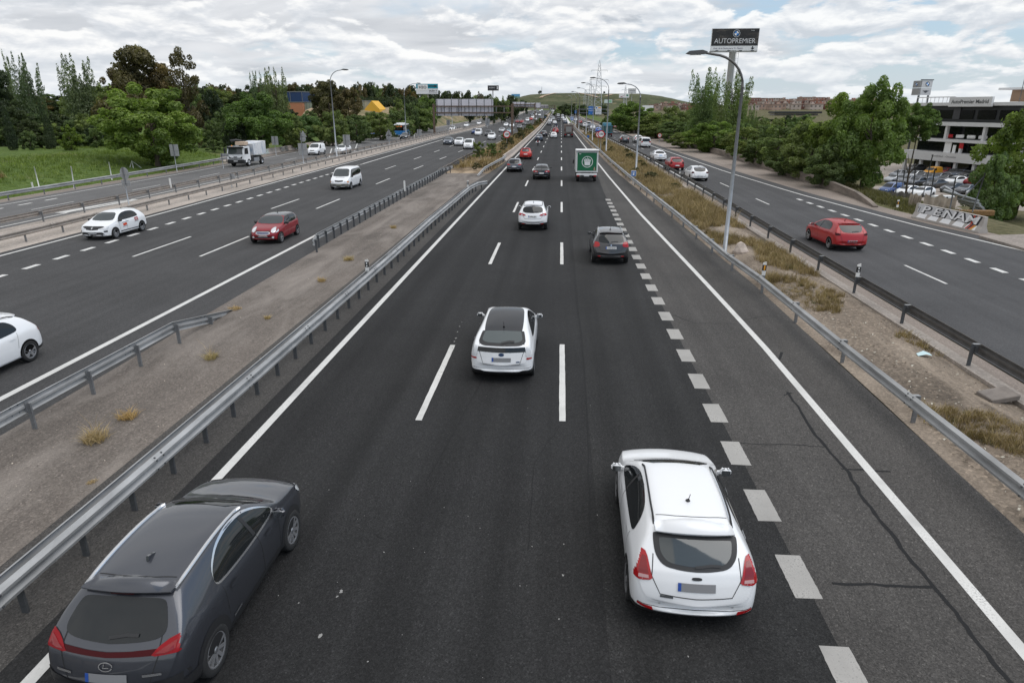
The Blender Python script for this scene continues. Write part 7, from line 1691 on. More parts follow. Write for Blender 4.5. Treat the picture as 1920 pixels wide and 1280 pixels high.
# --- car showroom and its lot
ZL = -5.55
lot = MB(); lot.prism([(44, 88), (130, 70), (160, 150), (70, 175)], -.3, 0); tag(lot.build('car_park', ground_mat('lot_paving', (.30, .26, .225), .2, .1, .15, grain=6), None, (0, 0, ZL)), kind='structure')
def showroom():
    Wt = mat('showroom_white', (.62, .62, .62), .5, var=.04, vscale=.4); Bk = mat('showroom_cladding', (.018, .019, .022), .35); Gl = mat('showroom_glass', (.012, .014, .015), .06)
    a = at_dist(1692, 320, 154); b = at_dist(1990, 330, 121); d = Vector((b[0] - a[0], b[1] - a[1])); L = d.length; ang = math.atan2(d.y, d.x)
    t = thing('car_showroom', 'white and black four-storey car showroom behind the trees on the right', 'building', (a[0], a[1], ZL), ang)
    D = 24; H = at_dist(1790, 193, 144)[2] - ZL
    l2 = H * .245; l3 = H * .485; l4 = H * .71
    MB().box((L / 2, D / 2 + 1.2, H / 2 - .2), (L - 1, D - 2, H - .4)).build('core', Gl, t)
    for z, hh, out in ((l2, 1.75, .9), (l3 - .1, .55, .5), (l4, .75, .6), (H - .25, .6, .7)):
        MB().box((L / 2, D / 2, z), (L + out, D + out, hh)).build('floor_band', Wt, t)
    MB().box((L / 2, D / 2 + .3, (l4 + H) / 2), (L - .3, D - .1, H - l4 - .9)).build('top_storey', Bk, t)
    for k in range(7):
        w = MB(); w.box((L * (.06 + .135 * k) + 1.3, -.02 + .28, l4 + (H - l4) * .45), (L * .11, .1, (H - l4) * .42)); w.build('window', mat('dark_pane', (.008, .008, .009), .12), t)
    for k in (2, 5): MB().box((L * (.135 * k + .04), .2, l4 + (H - l4) * .5), (1.6, .12, 2.2)).build('grey_panel', mat('grey_panel', (.05, .05, .056), .4), t)
    for k in range(9):
        x = L * k / 8; MB().box((x, .25, l2 / 2), (.55, .55, l2)).build('column', Wt, t)
        if k % 2 == 0: MB().box((x + .5, .35, (l3 + l4) / 2), (.5, .6, l4 - l3)).build('column', Wt, t)
        if k in (3, 4, 6): MB().box((x + .3, .35, (l2 + l3) / 2), (.45, .5, l3 - l2)).build('column', Wt, t)
    # things on show behind the glass
    for k, c in enumerate((M_RED, M_WHITE, M_WHITE, M_WHITE, M_WHITE)):
        MB().box((L * (.27 + .075 * k), .9, l3 + .75), (1.9, .5, .7), bev=.25).build('displayed_car', c, t)
    MB().box((L * .30, .12, l2 + 2.0), (1.6, .1, 2.4)).build('poster', M_WHITE, t); MB().box((L * .345, .12, l2 + 1.6), (.7, .1, 1.6)).build('poster', M_WHITE, t); MB().box((L * .39, .12, l2 + 2.4), (.9, .1, 1.2)).build('poster', M_RED, t)
    s0 = MB().box((0, 0, 0), (L * .275, .5, 1.75)).build('name_board', Wt, t, (L * .41, -.7, H + .15))
    text_obj('lettering', 'AutoPremier Madrid', .95, M_POST, s0, (0, -.27, 0), width=L * .24, bold=.02)
    text_obj('lettering', 'Movilidad · Ocasión', .5, M_POST_L, t, (L * .30, -.48, l2 + .1), width=6)
    MB().box((L * .55, D * .6, H + 1.3), (13, 8, 2.2)).build('roof_hut', mat('tan_hut', (.30, .20, .13), .8), t); MB().box((L * .53, D * .6, H + 2.6), (16, 10, .4)).build('hut_roof', Wt, t)
    MB().tube([(L * .53, 6, H), (L * .53, 6, H + 5)], .06, 5).build('aerial', M_POST, t); MB().tube([(L * .58, 6, H), (L * .585, 6, H + 3.8)], .3, 6).build('chimney', M_POST, t)
    for k in range(18): pass
    rl = MB()
    for k in range(10): rl.box((L * .03 * k + .5, .2, H + .55), (.08, .08, 1.1))
    rl.box((L * .14, .2, H + 1.1), (L * .28, .1, .18)); rl.build('railing', Wt, t)
    # totem
    X, Y, Z = at_dist(1728, 190, 160); w = at_dist(1744, 150, 160)[0] - at_dist(1712, 150, 160)[0]; zt = at_dist(1728, 151, 160)[2]; zb = at_dist(1728, 179, 160)[2]
    q = thing('totem_sign', 'grey two-faced emblem totem rising behind the showroom roof', 'sign', (X, Y, ZL), R(14))
    for s in (-.28, .38): MB().box((s * w, 0, (zb - ZL) / 2), (.3, .3, zb - ZL)).build('leg', M_POST, q)
    hh = (zt - zb) / 2
    for k in range(2):
        p = MB().box((0, 0, 0), (w * .72, .3, hh - .1)).build('panel', mat('totem_grey', (.5, .5, .5), .5), q, (w * .12, 0, zb - ZL + hh * (k + .5)))
        p2 = MB().box((0, 0, 0), (.3, w * .6, hh - .1)).build('side_panel', mat('totem_side', (.30, .30, .30), .5), q, (-w * .27, w * .3, zb - ZL + hh * (k + .5)))
        if k: roundel(p, hh * .36, (0.1, -.16, 0)); roundel(p2, hh * .3, (-.17, 0, 0), (0, 0, R(-90)))
        else:
            MB().prism(circ((0, 0), hh * .18, 16), -.2, -.16, 0, 'xz').build('wing_emblem', M_POST, p)
            for s in (1, -1): MB().prism([(s * hh * .16, -hh * .06), (s * hh * .55, hh * .12), (s * hh * .16, hh * .12)] if s > 0 else [(s * hh * .16, hh * .12), (s * hh * .55, hh * .12), (s * hh * .16, -hh * .06)], -.2, -.16, 0, 'xz').build('wing_emblem', M_POST, p)
    MB().box((w * .12, 0, zt - ZL + .1), (w * .8, .5, .2)).build('cap', M_POST, q)
showroom()
PK = 'cars parked in the showroom lot'
pkr = random.Random(14)
CW = {'black': 'black', 'dark': 'dark grey', 'grey': 'grey', 'white': 'white', 'blue': 'dark blue', 'red': 'red', 'yellow': 'yellow', 'silver': 'silver', 'darkred': 'dark red', 'slate': 'slate grey'}
POS = ['at the left end of the front row', 'second from the left in the front row', 'third from the left in the front row', 'in the middle of the front row', 'right of the middle of the front row', 'near the right end of the front row', 'at the right end of the front row']
for i, (px, py, k, c) in enumerate([(1678, 342, 'sedan', 'silver'), (1692, 343, 'sedan', 'dark'), (1704, 345, 'sedan', 'grey'), (1720, 348, 'sedan', 'dark'), (1752, 352, 'sedan', 'black'), (1784, 360, 'hatch', 'dark'), (1812, 363, 'sedan', 'grey')]):
    x, y = at_z(px, py, ZL); far_car(k, '%s car parked %s of the showroom lot' % (CW[c], POS[i]), c, x, y, z=ZL, rz=R(118), group=PK)
for px, py, k, c, lab in [(1790, 346, 'hatch', 'white', 'white car parked between two dark ones in the showroom lot'), (1822, 346, 'suv', 'darkred', 'dark red car parked under the trees at the right of the showroom lot'), (1746, 330, 'smallvan', 'yellow', 'yellow van parked in the middle of the showroom lot'), (1772, 328, 'sedan', 'darkred', 'dark red car right of the yellow van in the showroom lot'),
                          (1790, 330, 'sedan', 'dark', 'dark car in the back row of the showroom lot, left of three'), (1802, 332, 'sedan', 'slate', 'slate car in the back row of the showroom lot, middle of three'), (1815, 334, 'sedan', 'black', 'black car in the back row of the showroom lot, right of three'), (1795, 321, 'suv', 'blue', 'dark blue car parked close to the showroom doors'), (1815, 320, 'suv', 'black', 'black car parked at the showroom doors'),
                          (1668, 364, 'smallvan', 'blue', 'dark blue van parked nearest to the fence under the trees'), (1700, 366, 'hatch', 'white', 'white car parked beside the dark blue van by the fence'), (1728, 368, 'hatch', 'white', 'white car half hidden by the hanging cloths'), (1835, 368, 'hatch', 'silver', 'silver car parked behind the pile of steel poles'), (1716, 322, 'suv', 'grey', 'grey car seen through the leaves by the showroom corner'), (1735, 318, 'suv', 'dark', 'dark car under the showroom canopy left')]:
    x, y = at_z(px, py, ZL); far_car(k, lab, c, x, y, z=ZL, rz=R(118 + pkr.uniform(-6, 6)), group=PK)

ROWS = ['left end', 'second place', 'third place', 'middle', 'fifth place', 'sixth place', 'right end']
for i, c in enumerate(['grey', 'black', 'silver', 'dark', 'black', 'slate', 'dark']):
    x, y = at_z(1686 + i * 14.5, 333 + i * 1.6, ZL); far_car(['sedan', 'hatch', 'suv'][i % 3], '%s car at the %s of the row behind the front parked row' % (CW[c], ROWS[i]), c, x, y, z=ZL, rz=R(118), group=PK)
# --- yard behind the graffiti barrier
def pole_px(label, xb, yb, xt, yt, Y, m=M_POST, r=.05):
    a, b = at_dist(xb, yb, Y), at_dist(xt, yt, Y); tag(MB().tube([(0, 0, 0), (b[0] - a[0], 0, b[2] - a[2])], r, 6).build('fence_post', m, None, a), label, 'fence post', 'bare fence posts of the yard')
for lab, xb, yb, xt, yt, Y in [('thin fence post at the left end of the yard fence', 1677, 385, 1684, 318, 62), ('thin fence post behind the grey net', 1692, 352, 1696, 320, 60), ('fence post at the left edge of the left cloth', 1707, 392, 1717, 313, 54), ('dark fence post between the two cloths', 1741, 393, 1753, 316, 52), ('fence post at the right part of the wide cloth', 1780, 398, 1792, 333, 50), ('slanting fence post with a brace right of the cloths', 1823, 398, 1847, 325, 49), ('thin fence post above the left cloth', 1731, 365, 1749, 290, 64)]:
    pole_px(lab, xb, yb, xt, yt, Y)
a, b = at_dist(1803, 374, 49), at_dist(1846, 330, 49); tag(MB().tube([a, b], .04, 6).build('fence_brace', M_POST), 'oblique brace leaning on the slanting fence post', 'brace')
def cloth(label, xa, xb, ya, yb, Y, sag, m):
    A, B = at_dist(xa, ya, Y), at_dist(xb, ya + 4, Y); zb = at_dist(xa, yb, Y)[2]; mb = MB(); n, k = 40, 10
    for i in range(n + 1):
        f = i / n
        for j in range(k + 1):
            g = j / k; fold = .07 * math.sin(f * 34 + 3 * math.sin(g * 2)) * (.4 + g * .8) + .05 * math.sin(f * 17 + 1)
            zt = A[2] + (B[2] - A[2]) * f - sag * abs(math.sin(f * math.pi * 2)); mb.v.append((A[0] + (B[0] - A[0]) * f, Y + fold, zt + (zb - zt) * g))
    for i in range(n):
        for j in range(k): a = i * (k + 1) + j; mb.f.append((a, a + k + 1, a + k + 2, a + 1)); mb.m.append(0); mb.sm.append(True)
    tag(mb.build('hanging_cloth', m), label, 'cloth', 'cloths hung on the yard fence')
M_CLOTH = mat('cloth_beige', (.33, .275, .215), .9, var=.25, vscale=2.5); M_NET = mat('net_grey', (.10, .09, .08), .9, var=.2, vscale=3)
cloth('narrow beige cloth hanging left of the dark fence post', 1708, 1729, 360, 393, 53.5, .18, M_CLOTH)
cloth('wide beige cloth with deep folds hanging right of the dark fence post', 1736, 1795, 362, 398, 51.5, .28, M_CLOTH)
cloth('grey net hanging between posts left of the beige cloths', 1672, 1710, 356, 382, 61, .2, M_NET)
st = thing('steel_pole_stack', 'pile of long pale steel poles lying behind the cloths', 'pole stack', at_dist(1800, 385, 60)); L0 = st.location; q = random.Random(3)
for i in range(11):
    a = Vector(at_dist(1772 + i * 5 - (i % 3) * 6, 352 + i * 3.2 + (i % 2) * 2, 66 - i * .6)); b = Vector(at_dist(1832 + i * 1.6 + q.uniform(-3, 3), 384 + i * 2.2 - (i % 3) * 6, 56 - i * .3)); MB().tube([a - L0, b - L0], [.16, .09], 8).build('steel_pole', M_POLE, st)
bx = thing('perforated_box', 'white box frame with round holes above the wide cloth', 'box', at_dist(1767, 374, 57)); MB().box((0, 0, 0), (1.6, .5, .62)).build('frame', M_WHITE, bx)
for i in range(4):
    for j in range(2): MB().prism(circ((-.6 + .4 * i, -.14 + .3 * j), .085, 12), -.27, -.255, 0, 'xz').build('hole', M_BLACK, bx)
P = at_dist(1727, 392, 60)
tag(MB().box((0, 0, 0), (3.6, .4, .4), bev=.05).build('beam', mat('yellow_beam', (.20, .11, .04), .8, var=.3), None, at_dist(1815, 399, 51)), 'long yellow-brown beam lying beside the graffiti barrier', 'beam')

# --- buildings between the trees on the left
def shed(label, xa, xb, ytop, ybase, Y, m, roof=None, name='warehouse', dpt=14, gable=None):
    A, B = at_dist(xa, ybase, Y), at_dist(xb, ybase, Y); w = B[0] - A[0]; h = at_dist(xa, ytop, Y)[2] - A[2]
    t = thing(name, label, 'building', ((A[0] + B[0]) / 2, Y, A[2] - 4)); h += 4
    if gable: MB().prism([(-w / 2, 0), (w / 2, 0), (w / 2, h * .62), (0, h), (-w / 2, h * .62)], 0, dpt, 0, 'xz').build('walls', m, t)
    else: MB().box((0, dpt / 2, h / 2), (w, dpt, h)).build('walls', m, t); MB().box((0, dpt / 2, h + .15), (w + .3, dpt + .3, .3)).build('roof', roof or M_POST_L, t)
    return t, w, h
t, w, h = shed('tall dark blue clad block between the trees behind the pointed green tree', 533, 569, 173, 196, 285, mat('blue_cladding', (.008, .035, .11), .5, var=.12, vscale=.6)); 
for k in (-.15, .47): MB().box((w * k, -.05, h / 2), (.2, .1, h)).build('joint', M_POST_L, t)
t, w, h = shed('low orange building below the dark blue block', 536, 569, 192.5, 212, 270, mat('orange_render', (.46, .19, .10), .8)); MB().box((-w * .2, -.05, h * .62), (2, .1, 1)).build('window', M_BLACK, t)
t, w, h = shed('pale green hangar left of the brown-green tree', 569, 600, 192.5, 212, 272, mat('pale_green_cladding', (.30, .33, .25), .6, var=.08, vscale=.8))
for k in range(6): MB().box((-w * .42 + w * .165 * k, -.05, h / 2), (.15, .1, h)).build('joint', M_POST_L, t)
shed('grey-green shed beside the yellow gable', 669, 685, 190, 207, 262, mat('grey_green_cladding', (.26, .27, .22), .6))
shed('bright yellow gabled house between the trees', 684, 712, 189, 210, 258, mat('yellow_render', (.72, .40, .04), .7), gable=True, name='house', dpt=10)
# wooden posts in the field
for lab, xb, yb, xt, yt in [('thin leaning post at the left of the field', 70, 336, 64, 313), ('thin upright post in the field left of the round sign', 135, 335, 133, 312), ('short thin post in the field below the big round tree', 207, 323, 204, 304)]:
    Y = 60 + (8 if xb > 200 else 0); a, b = at_dist(xb, yb, Y), at_dist(xt, yt, Y); a = (a[0], a[1], min(a[2], terrain_z(a[0], Y) + .1)); tag(MB().tube([(0, 0, -.3), (b[0] - a[0], 0, b[2] - a[2])], .05, 6).build('field_post', M_PLASTIC, None, a), lab, 'post', 'thin posts in the field')
Y = 78; mb = MB(); ap = at_dist(247, 302, Y)
for px, py in ((242, 321), (251, 319), (256, 318)): q_ = at_dist(px, py, Y); mb.tube([(q_[0] - ap[0], .0 if px < 255 else 1.2, q_[2] - ap[2]), (0, 0, 0)], .04, 5)
tag(mb.build('tripod_frame', M_PLASTIC, None, ap), 'thin three-legged frame standing in front of the big round tree', 'frame')

# ================================================================== LORRIES, BUS, MOTORCYCLES, FAR TRAFFIC
def lorry_wheels(t, ys, r, x, w=.28, dual=()):
    for y in ys:
        for s in (1, -1):
            mb = MB(); mb.lathe([(-w / 2, r * .55), (-w / 2, r * .93), (-w * .4, r), (w * .4, r), (w / 2, r * .93), (w / 2, r * .55)], (0, 0, 0), 'x', 20); wh = mb.build('wheel', M_RUBBER, t, (s * x, y, r))
            MB().lathe([(s * w * .46, r * .56), (s * w * .25, r * .45), (s * w * .35, .001)], (0, 0, 0), 'x', 14).build('rim', M_RIM, wh)
def box_lorry():
    x, y, _ = at_ground(1099.5, 342); y += .3
    t = thing('box_lorry', 'green-backed white box lorry with a round basket emblem in the right lane', 'lorry', (x, y, 0), 0)
    W_, H0, H1, L = 2.25, .95, 3.05, 4.2; Wh = mat('box_white', (.66, .66, .65), .45, var=.05)
    MB().box((0, L / 2, (H0 + H1) / 2), (W_, L, H1 - H0), bev=.04).build('cargo_box', Wh, t)
    MB().box((0, .3, H1 + .08), (W_ + .12, 1.0, .13), bev=.05).build('roof_edge', Wh, t)
    g = MB().box((0, -.012, (H0 + H1) / 2 + .02), (W_ - .30, .02, H1 - H0 - .32), bev=.01).build('rear_door', paint('green'), t)
    ring = MB(); n = 40
    for k in range(n):
        a, b = 2 * math.pi * k / n, 2 * math.pi * (k + 1) / n; ring.add([(q * math.cos(an), -.03, q * math.sin(an)) for q, an in ((.50, a), (.56, a), (.56, b), (.50, b))], [(0, 1, 2, 3)])
    ring.build('emblem_ring', M_WHITE, g, (.03, 0, 2.0))
    em = MB(); em.prism([(-.30, .02), (.30, .02), (.26, -.34), (-.26, -.34)], -.035, -.028, 0, 'xz'); em.prism([(-.36, .10), (.36, .10), (.36, .04), (-.36, .04)], -.035, -.028, 0, 'xz')
    em.build('basket', M_WHITE, g, (.03, 0, 2.0))
    it = MB()
    for dx, w, h in ((-.30, .09, .16), (-.18, .08, .24), (-.07, .10, .20), (.02, .05, .38), (.12, .10, .22), (.23, .09, .16), (.32, .05, .14)): it.prism([(dx - w / 2, .11), (dx + w / 2, .11), (dx + w * .35, .11 + h), (dx - w * .35, .11 + h)], -.035, -.028, 0, 'xz')
    it.build('groceries', M_WHITE, g, (.03, 0, 2.0))
    MB().box((-.72, -.03, 2.78), (.18, .01, .07)).build('sticker', M_WHITE, g); MB().prism([(.68, 1.18), (.86, 1.18), (.80, 1.52), (.74, 1.5)], -.035, -.028, 0, 'xz').build('sticker', mat('sticker_skin', (.45, .28, .2), .6), g)
    MB().box((0, .02, .76), (2.1, .1, .2), bev=.02).build('rear_beam', M_WHITE, t)
    for s in (1, -1): MB().box((s * .86, -.04, .62), (.26, .06, .12)).build('tail_lamp', M_TAIL, t)
    MB().box((0, -.04, .62), (.52, .02, .11)).build('licence_plate', M_PLATE, t)
    for s in (1, -1): MB().box((s * .45, -.02, .62), (.18, .05, .12)).build('bracket', M_BLACK, t)
    MB().box((0, L / 2, .62), (1.0, L, .25)).build('chassis', M_TRIM, t)
    MB().box((0, L + .95, 1.25), (2.0, 1.7, 1.5), bev=.2).build('cab', paint('white'), t)
    for s in (1, -1):
        m = MB(); m.box((s * 1.27, L + 1.2, 1.62), (.16, .1, .42), bev=.04); m.tube([(s * .98, L + 1.3, 1.8), (s * 1.27, L + 1.2, 1.8)], .02, 5); m.build('mirror', M_TRIM, t)
    lorry_wheels(t, (.9, 4.6), .36, .88)
box_lorry()
def tipper_lorry():
    X, Y = -41.6, 84.6
    t = thing('tipper_lorry', 'white tipper lorry with a grey-streaked body coming down the service road', 'lorry', (X, Y, 0), math.pi + R(-2))
    wm = paint('white')                                            # local: nose at y = 0, tail at negative y
    cab = MB(); cab.prism([(-.05, .55), (0, 1.0), (-.05, 1.55), (-.28, 2.42), (-.45, 2.52), (-1.65, 2.52), (-1.75, 2.4), (-1.75, .8), (-1.3, .55)], -1.14, 1.14, 0, 'yz'); cab = cab.build('cab', wm, t)
    ws = MB(); ws.add([(-.98, .0, 1.58), (.98, .0, 1.58), (.92, -.24, 2.30), (-.92, -.24, 2.30)], [(0, 1, 2, 3)]); ws.build('windscreen', M_GLASS_W, cab)
    MB().box((0, -.18, 2.42), (2.2, .3, .2), bev=.06).build('sun_visor', M_TRIM, cab)
    for s in (1, -1):
        sw = MB(); sw.add([(s * 1.148, -.25, 1.58), (s * 1.148, -1.25, 1.55), (s * 1.148, -1.25, 2.3), (s * 1.148, -.42, 2.3)], [(0, 1, 2, 3) if s > 0 else (3, 2, 1, 0)]); sw.build('side_window', M_GLASS, cab)
        m = MB(); m.box((s * 1.42, -.1, 2.0), (.22, .14, .7), bev=.05); m.tube([(s * 1.1, -.15, 2.35), (s * 1.42, -.1, 2.3)], .03, 5); m.build('mirror', M_TRIM, cab)
        MB().box((s * .85, .03, .72), (.36, .06, .16), bev=.03).build('headlight', M_LAMP, cab)
    gm = MB(); gm.add([(-.95, .012, 1.35), (-.85, .012, 1.02), (.85, .012, 1.02), (.95, .012, 1.35), (.62, .012, 1.14), (-.62, .012, 1.14)], [(5, 1, 2, 4), (0, 1, 5), (4, 2, 3)]); gm.build('grille', M_TRIM, cab)
    text_obj('lettering', 'IVECO', .16, M_POST, cab, (0, .02, 1.24), (R(90), 0, math.pi), bold=.01)
    MB().box((0, -.15, .68), (2.3, .5, .5), bev=.06).build('bumper', M_TRIM, t); MB().box((0, .11, .74), (.55, .02, .12)).build('licence_plate', M_PLATE, t)
    MB().lathe([(0, .09), (.12, .08), (.16, .01)], (.75, -.8, 2.5), 'z', 10).build('beacon', M_ORANGE, t)
    hi = MB()
    for dx in (-.5, .45): hi.box((dx, -.45, 1.9), (.42, .25, .5), bev=.1)
    hi.build('safety_vests', mat('hi_vis', (.45, .62, .05), .7), cab)
    body = MB(); body.prism([(-2.6, 1.35), (-6.1, 1.35), (-6.25, 3.0), (-2.55, 2.75)], -1.2, 1.2, 0, 'yz')
    def streaks():
        m = bpy.data.materials.new('streaked_body'); m.use_nodes = True; q = NT(m.node_tree); b = q.n['Principled BSDF']; b.inputs['Roughness'].default_value = .6; v = q.new('ShaderNodeTexCoord').outputs['Object']
        n = q.noise(q.vscale(v, (1, 1.6, .35)), 1.2, 5, .6); q.link(q.ramp(n, [(.38, (.28, .36, .46)), (.5, (.62, .62, .63)), (.7, (.70, .70, .69))]), b.inputs['Base Color']); return m
    bo = body.build('tipper_body', streaks(), t)
    rb = MB()
    for k in range(6):
        for s in (1, -1): rb.box((s * 1.22, -2.75 - k * .64, 2.1), (.06, .1, 1.45))
    rb.build('rib', wm, bo)
    cr = MB(); cr.box((0, -2.15, 2.2), (.8, .5, 2.0), bev=.08); cr.tube([(0, -2.1, 3.1), (.3, -1.3, 3.25), (.9, -.9, 3.15)], .16, 8); cr.build('loader_crane', M_TRIM, t)
    MB().box((-.3, -1.45, 2.86), (1.3, 1.0, .42), bev=.05).build('crane_box', mat('crane_tan', (.50, .38, .28), .7), t)
    MB().box((0, -3.6, .95), (.9, 5.2, .3)).build('chassis', M_TRIM, t)
    for s in (1, -1): MB().box((s * 1.1, -3.4, .75), (.06, 1.5, .5)).build('side_guard', M_POLE, t); MB().box((s * 1.05, -2.15, .9), (.3, .7, .7), bev=.05).build('tank', M_TRIM, t)
    lorry_wheels(t, (-1.2, -4.9), .48, 1.0, .3)
tipper_lorry()
def dump_lorry():
    x, y, z = at_ground(1066, 258)
    t = thing('dump_lorry', 'brown-grey dump lorry seen from behind in the right lane', 'lorry', (x, y, z), 0)
    m = mat('lorry_brown', (.16, .125, .11), .7, var=.25, vscale=1.5)
    MB().prism([(0, .95), (5, .95), (5, 3.1), (-.1, 3.2)], -1.2, 1.2, 0, 'yz').build('tipper_body', m, t)
    MB().box((0, -.05, 2.0), (1.4, .1, 1.3)).build('tailgate', mat('lorry_grey', (.24, .235, .225), .6), t); MB().box((0, .0, 3.2), (2.5, .3, .14)).build('top_bar', mat('lorry_pale', (.42, .35, .30), .6), t)
    for s in (1, -1): MB().box((s * .98, -.06, 1.9), (.12, .06, .5)).build('side_lamp', M_TAIL_D, t); MB().box((s * .85, -.06, .72), (.4, .06, .2)).build('tail_lamp', M_TAIL, t)
    MB().box((0, -.07, .62), (.6, .04, .22)).build('licence_plate', M_PLATE, t); MB().box((0, 2.5, .65), (2.2, 5, .5)).build('chassis', M_TRIM, t); MB().box((0, 6.0, 1.6), (2.3, 1.7, 2.2), bev=.15).build('cab', m, t)
    lorry_wheels(t, (.8, 2.0, 6.2), .5, 1.0, .32)
dump_lorry()
def flat_lorry():
    x, y, z = at_ground(1140, 257)
    t = thing('flatbed_lorry', 'blue-green lorry with a high barred tail on the right road', 'lorry', (x, y, z), R(2))
    m = mat('lorry_teal', (.05, .13, .14), .6, var=.2); m2 = mat('lorry_blue', (.08, .24, .33), .5)
    MB().box((0, 3.0, 1.85), (2.3, 6.0, 1.9), bev=.04).build('cargo_body', m, t); MB().box((0, 4.6, 3.1), (2.2, 2.6, .7), bev=.1).build('top_box', m2, t)
    for s in (-1, -.35, .35, 1): MB().box((s * 1.08, -.04, 1.9), (.1, .08, 2.0)).build('tail_bar', M_TRIM, t)
    for z_ in (1.1, 2.8): MB().box((0, -.05, z_), (2.3, .08, .12)).build('tail_bar', m2, t)
    for s in (1, -1): MB().box((s * .85, -.06, .75), (.4, .06, .18)).build('tail_lamp', M_TAIL, t)
    MB().box((0, 3, .7), (2.0, 6, .4)).build('chassis', M_TRIM, t); MB().box((0, 7, 1.7), (2.2, 1.8, 2.2), bev=.15).build('cab', m2, t); lorry_wheels(t, (1.2, 6.9), .45, .98)
flat_lorry()
def bus():
    X, Y, Z = at_ground(766, 257)
    t = thing('city_bus', 'blue and white city bus with a lit orange display coming down the service road', 'bus', (X - 2.5, Y, Z), math.pi + R(3))
    bl = mat('bus_blue', (.02, .17, .42), .35, coat=.5); W_ = 2.5
    MB().box((0, -6, .95), (W_, 12, 1.2), bev=.12).build('lower_body', bl, t); MB().box((0, -6, 2.2), (W_ - .04, 11.9, 1.45), bev=.1).build('window_band', M_GLASS, t); MB().box((0, -6, 3.02), (W_, 12, .34), bev=.1).build('roof', paint('white'), t); MB().box((0, -4, 3.3), (1.8, 5, .35), bev=.1).build('roof_pod', paint('white'), t)
    MB().box((0, .0, 2.65), (1.7, .06, .26)).build('display', mat('display_orange', (.2, .04, .02), .5, emit=((1, .16, .03), .6)), t)
    for s in (1, -1): MB().box((s * .95, .02, .75), (.4, .06, .2)).build('headlight', M_LAMP, t); MB().box((s * 1.42, .1, 2.3), (.18, .2, .6), bev=.04).build('mirror', M_TRIM, t)
    for k in range(5): 
        for s in (1, -1): MB().box((s * 1.245, -1.2 - 2.3 * k, 2.2), (.03, .14, 1.4)).build('pillar', M_TRIM, t)
    MB().box((0, .01, .45), (.6, .05, .12)).build('licence_plate', M_PLATE, t); lorry_wheels(t, (-2.6, -8.6), .48, 1.06)
bus()
def skin_body(name, joints, edges, m, parent=None):
    """one continuous figure grown round a skeleton: joints (x, y, z, radius)"""
    me = bpy.data.meshes.new(name); me.from_pydata([j[:3] for j in joints], edges, []); o = bpy.data.objects.new(name, me); C.objects.link(o)
    md = o.modifiers.new('skin', 'SKIN'); md.use_smooth_shade = True
    for v, j in zip(me.skin_vertices[0].data, joints): v.radius = (j[3], j[3]); v.use_root = False
    me.skin_vertices[0].data[0].use_root = True; o.modifiers.new('sub', 'SUBSURF').levels = 1
    dg = bpy.context.evaluated_depsgraph_get(); m2 = bpy.data.meshes.new_from_object(o.evaluated_get(dg)); bpy.data.objects.remove(o); m2.materials.clear(); m2.materials.append(m)
    return link(name, m2, parent)
def motorcycle(label, plabel, px, py, helmet, jacket, bike):
    x, y, z = at_ground(px, py); t = thing('motorcycle', label, 'motorcycle', (x, y, z), 0, 'motorcycles')
    for yy in (0, 1.42): 
        MB().lathe([(-.07, .2), (-.08, .28), (-.04, .31), (.04, .31), (.08, .28), (.07, .2)], (0, yy, .31), 'x', 20).build('wheel', M_RUBBER, t); 
    MB().prism([(-.15, .72), (.35, .78), (.75, .92), (1.1, 1.0), (1.25, .78), (1.0, .45), (.4, .38), (.1, .55)], -.15, .15, 0, 'yz').build('bodywork', bike, t)
    MB().box((0, -.12, .78), (.30, .14, .2), bev=.04).build('tail_lamp', M_TAIL, t); MB().box((0, -.2, .58), (.2, .02, .18)).build('licence_plate', M_PLATE, t)
    for s in (1, -1): MB().box((s * .32, .05, .68), (.24, .45, .36), bev=.07).build('pannier', paint('white'), t)
    MB().tube([(-.38, 1.0, 1.08), (0, 1.08, 1.02), (.38, 1.0, 1.08)], .02, 6).build('handlebar', M_TRIM, t); MB().add([(-.2, 1.15, 1.05), (.2, 1.15, 1.05), (.15, 1.02, 1.4), (-.15, 1.02, 1.4)], [(0, 1, 2, 3)]).build('windshield', M_GLASS_W, t)
    J = [(0, .42, .88, .16), (0, .45, 1.12, .16), (0, .52, 1.36, .18), (0, .56, 1.48, .07), (-.2, .52, 1.42, .08), (-.33, .66, 1.18, .06), (-.36, .96, 1.09, .045), (.2, .52, 1.42, .08), (.33, .66, 1.18, .06), (.36, .96, 1.09, .045),
         (-.15, .46, .84, .11), (-.27, .88, .76, .085), (-.24, .72, .36, .06), (-.24, .84, .30, .05), (.15, .46, .84, .11), (.27, .88, .76, .085), (.24, .72, .36, .06), (.24, .84, .30, .05)]
    E_ = [(0, 1), (1, 2), (2, 3), (2, 4), (4, 5), (5, 6), (2, 7), (7, 8), (8, 9), (0, 10), (10, 11), (11, 12), (12, 13), (0, 14), (14, 15), (15, 16), (16, 17)]
    p = tag(skin_body('person', J, E_, jacket), plabel, 'person', 'riders'); p.location = (x, y, z)
    import bmesh
    bm = bmesh.new(); bmesh.ops.create_uvsphere(bm, u_segments=14, v_segments=10, radius=.145)
    for v in bm.verts: v.co = Vector((v.co.x * .92, v.co.y * 1.1 + .58, v.co.z * 1.08 + 1.64))
    me = bpy.data.meshes.new('helmet'); bm.to_mesh(me); bm.free(); me.materials.append(helmet); link('helmet', me, p)
motorcycle('white motorcycle with panniers behind the slate saloon in the left lane', 'rider in black jacket with white helmet sitting on the white motorcycle', 1008.5, 273, M_WHITE, mat('jacket_black', (.02, .02, .022), .7), paint('white'))
motorcycle('dark motorcycle ahead of the red hatchback between the lanes', 'rider in dark blue jacket and helmet on the far dark motorcycle', 1043, 241, M_TRIM, mat('jacket_blue', (.02, .03, .07), .7), paint('black'))

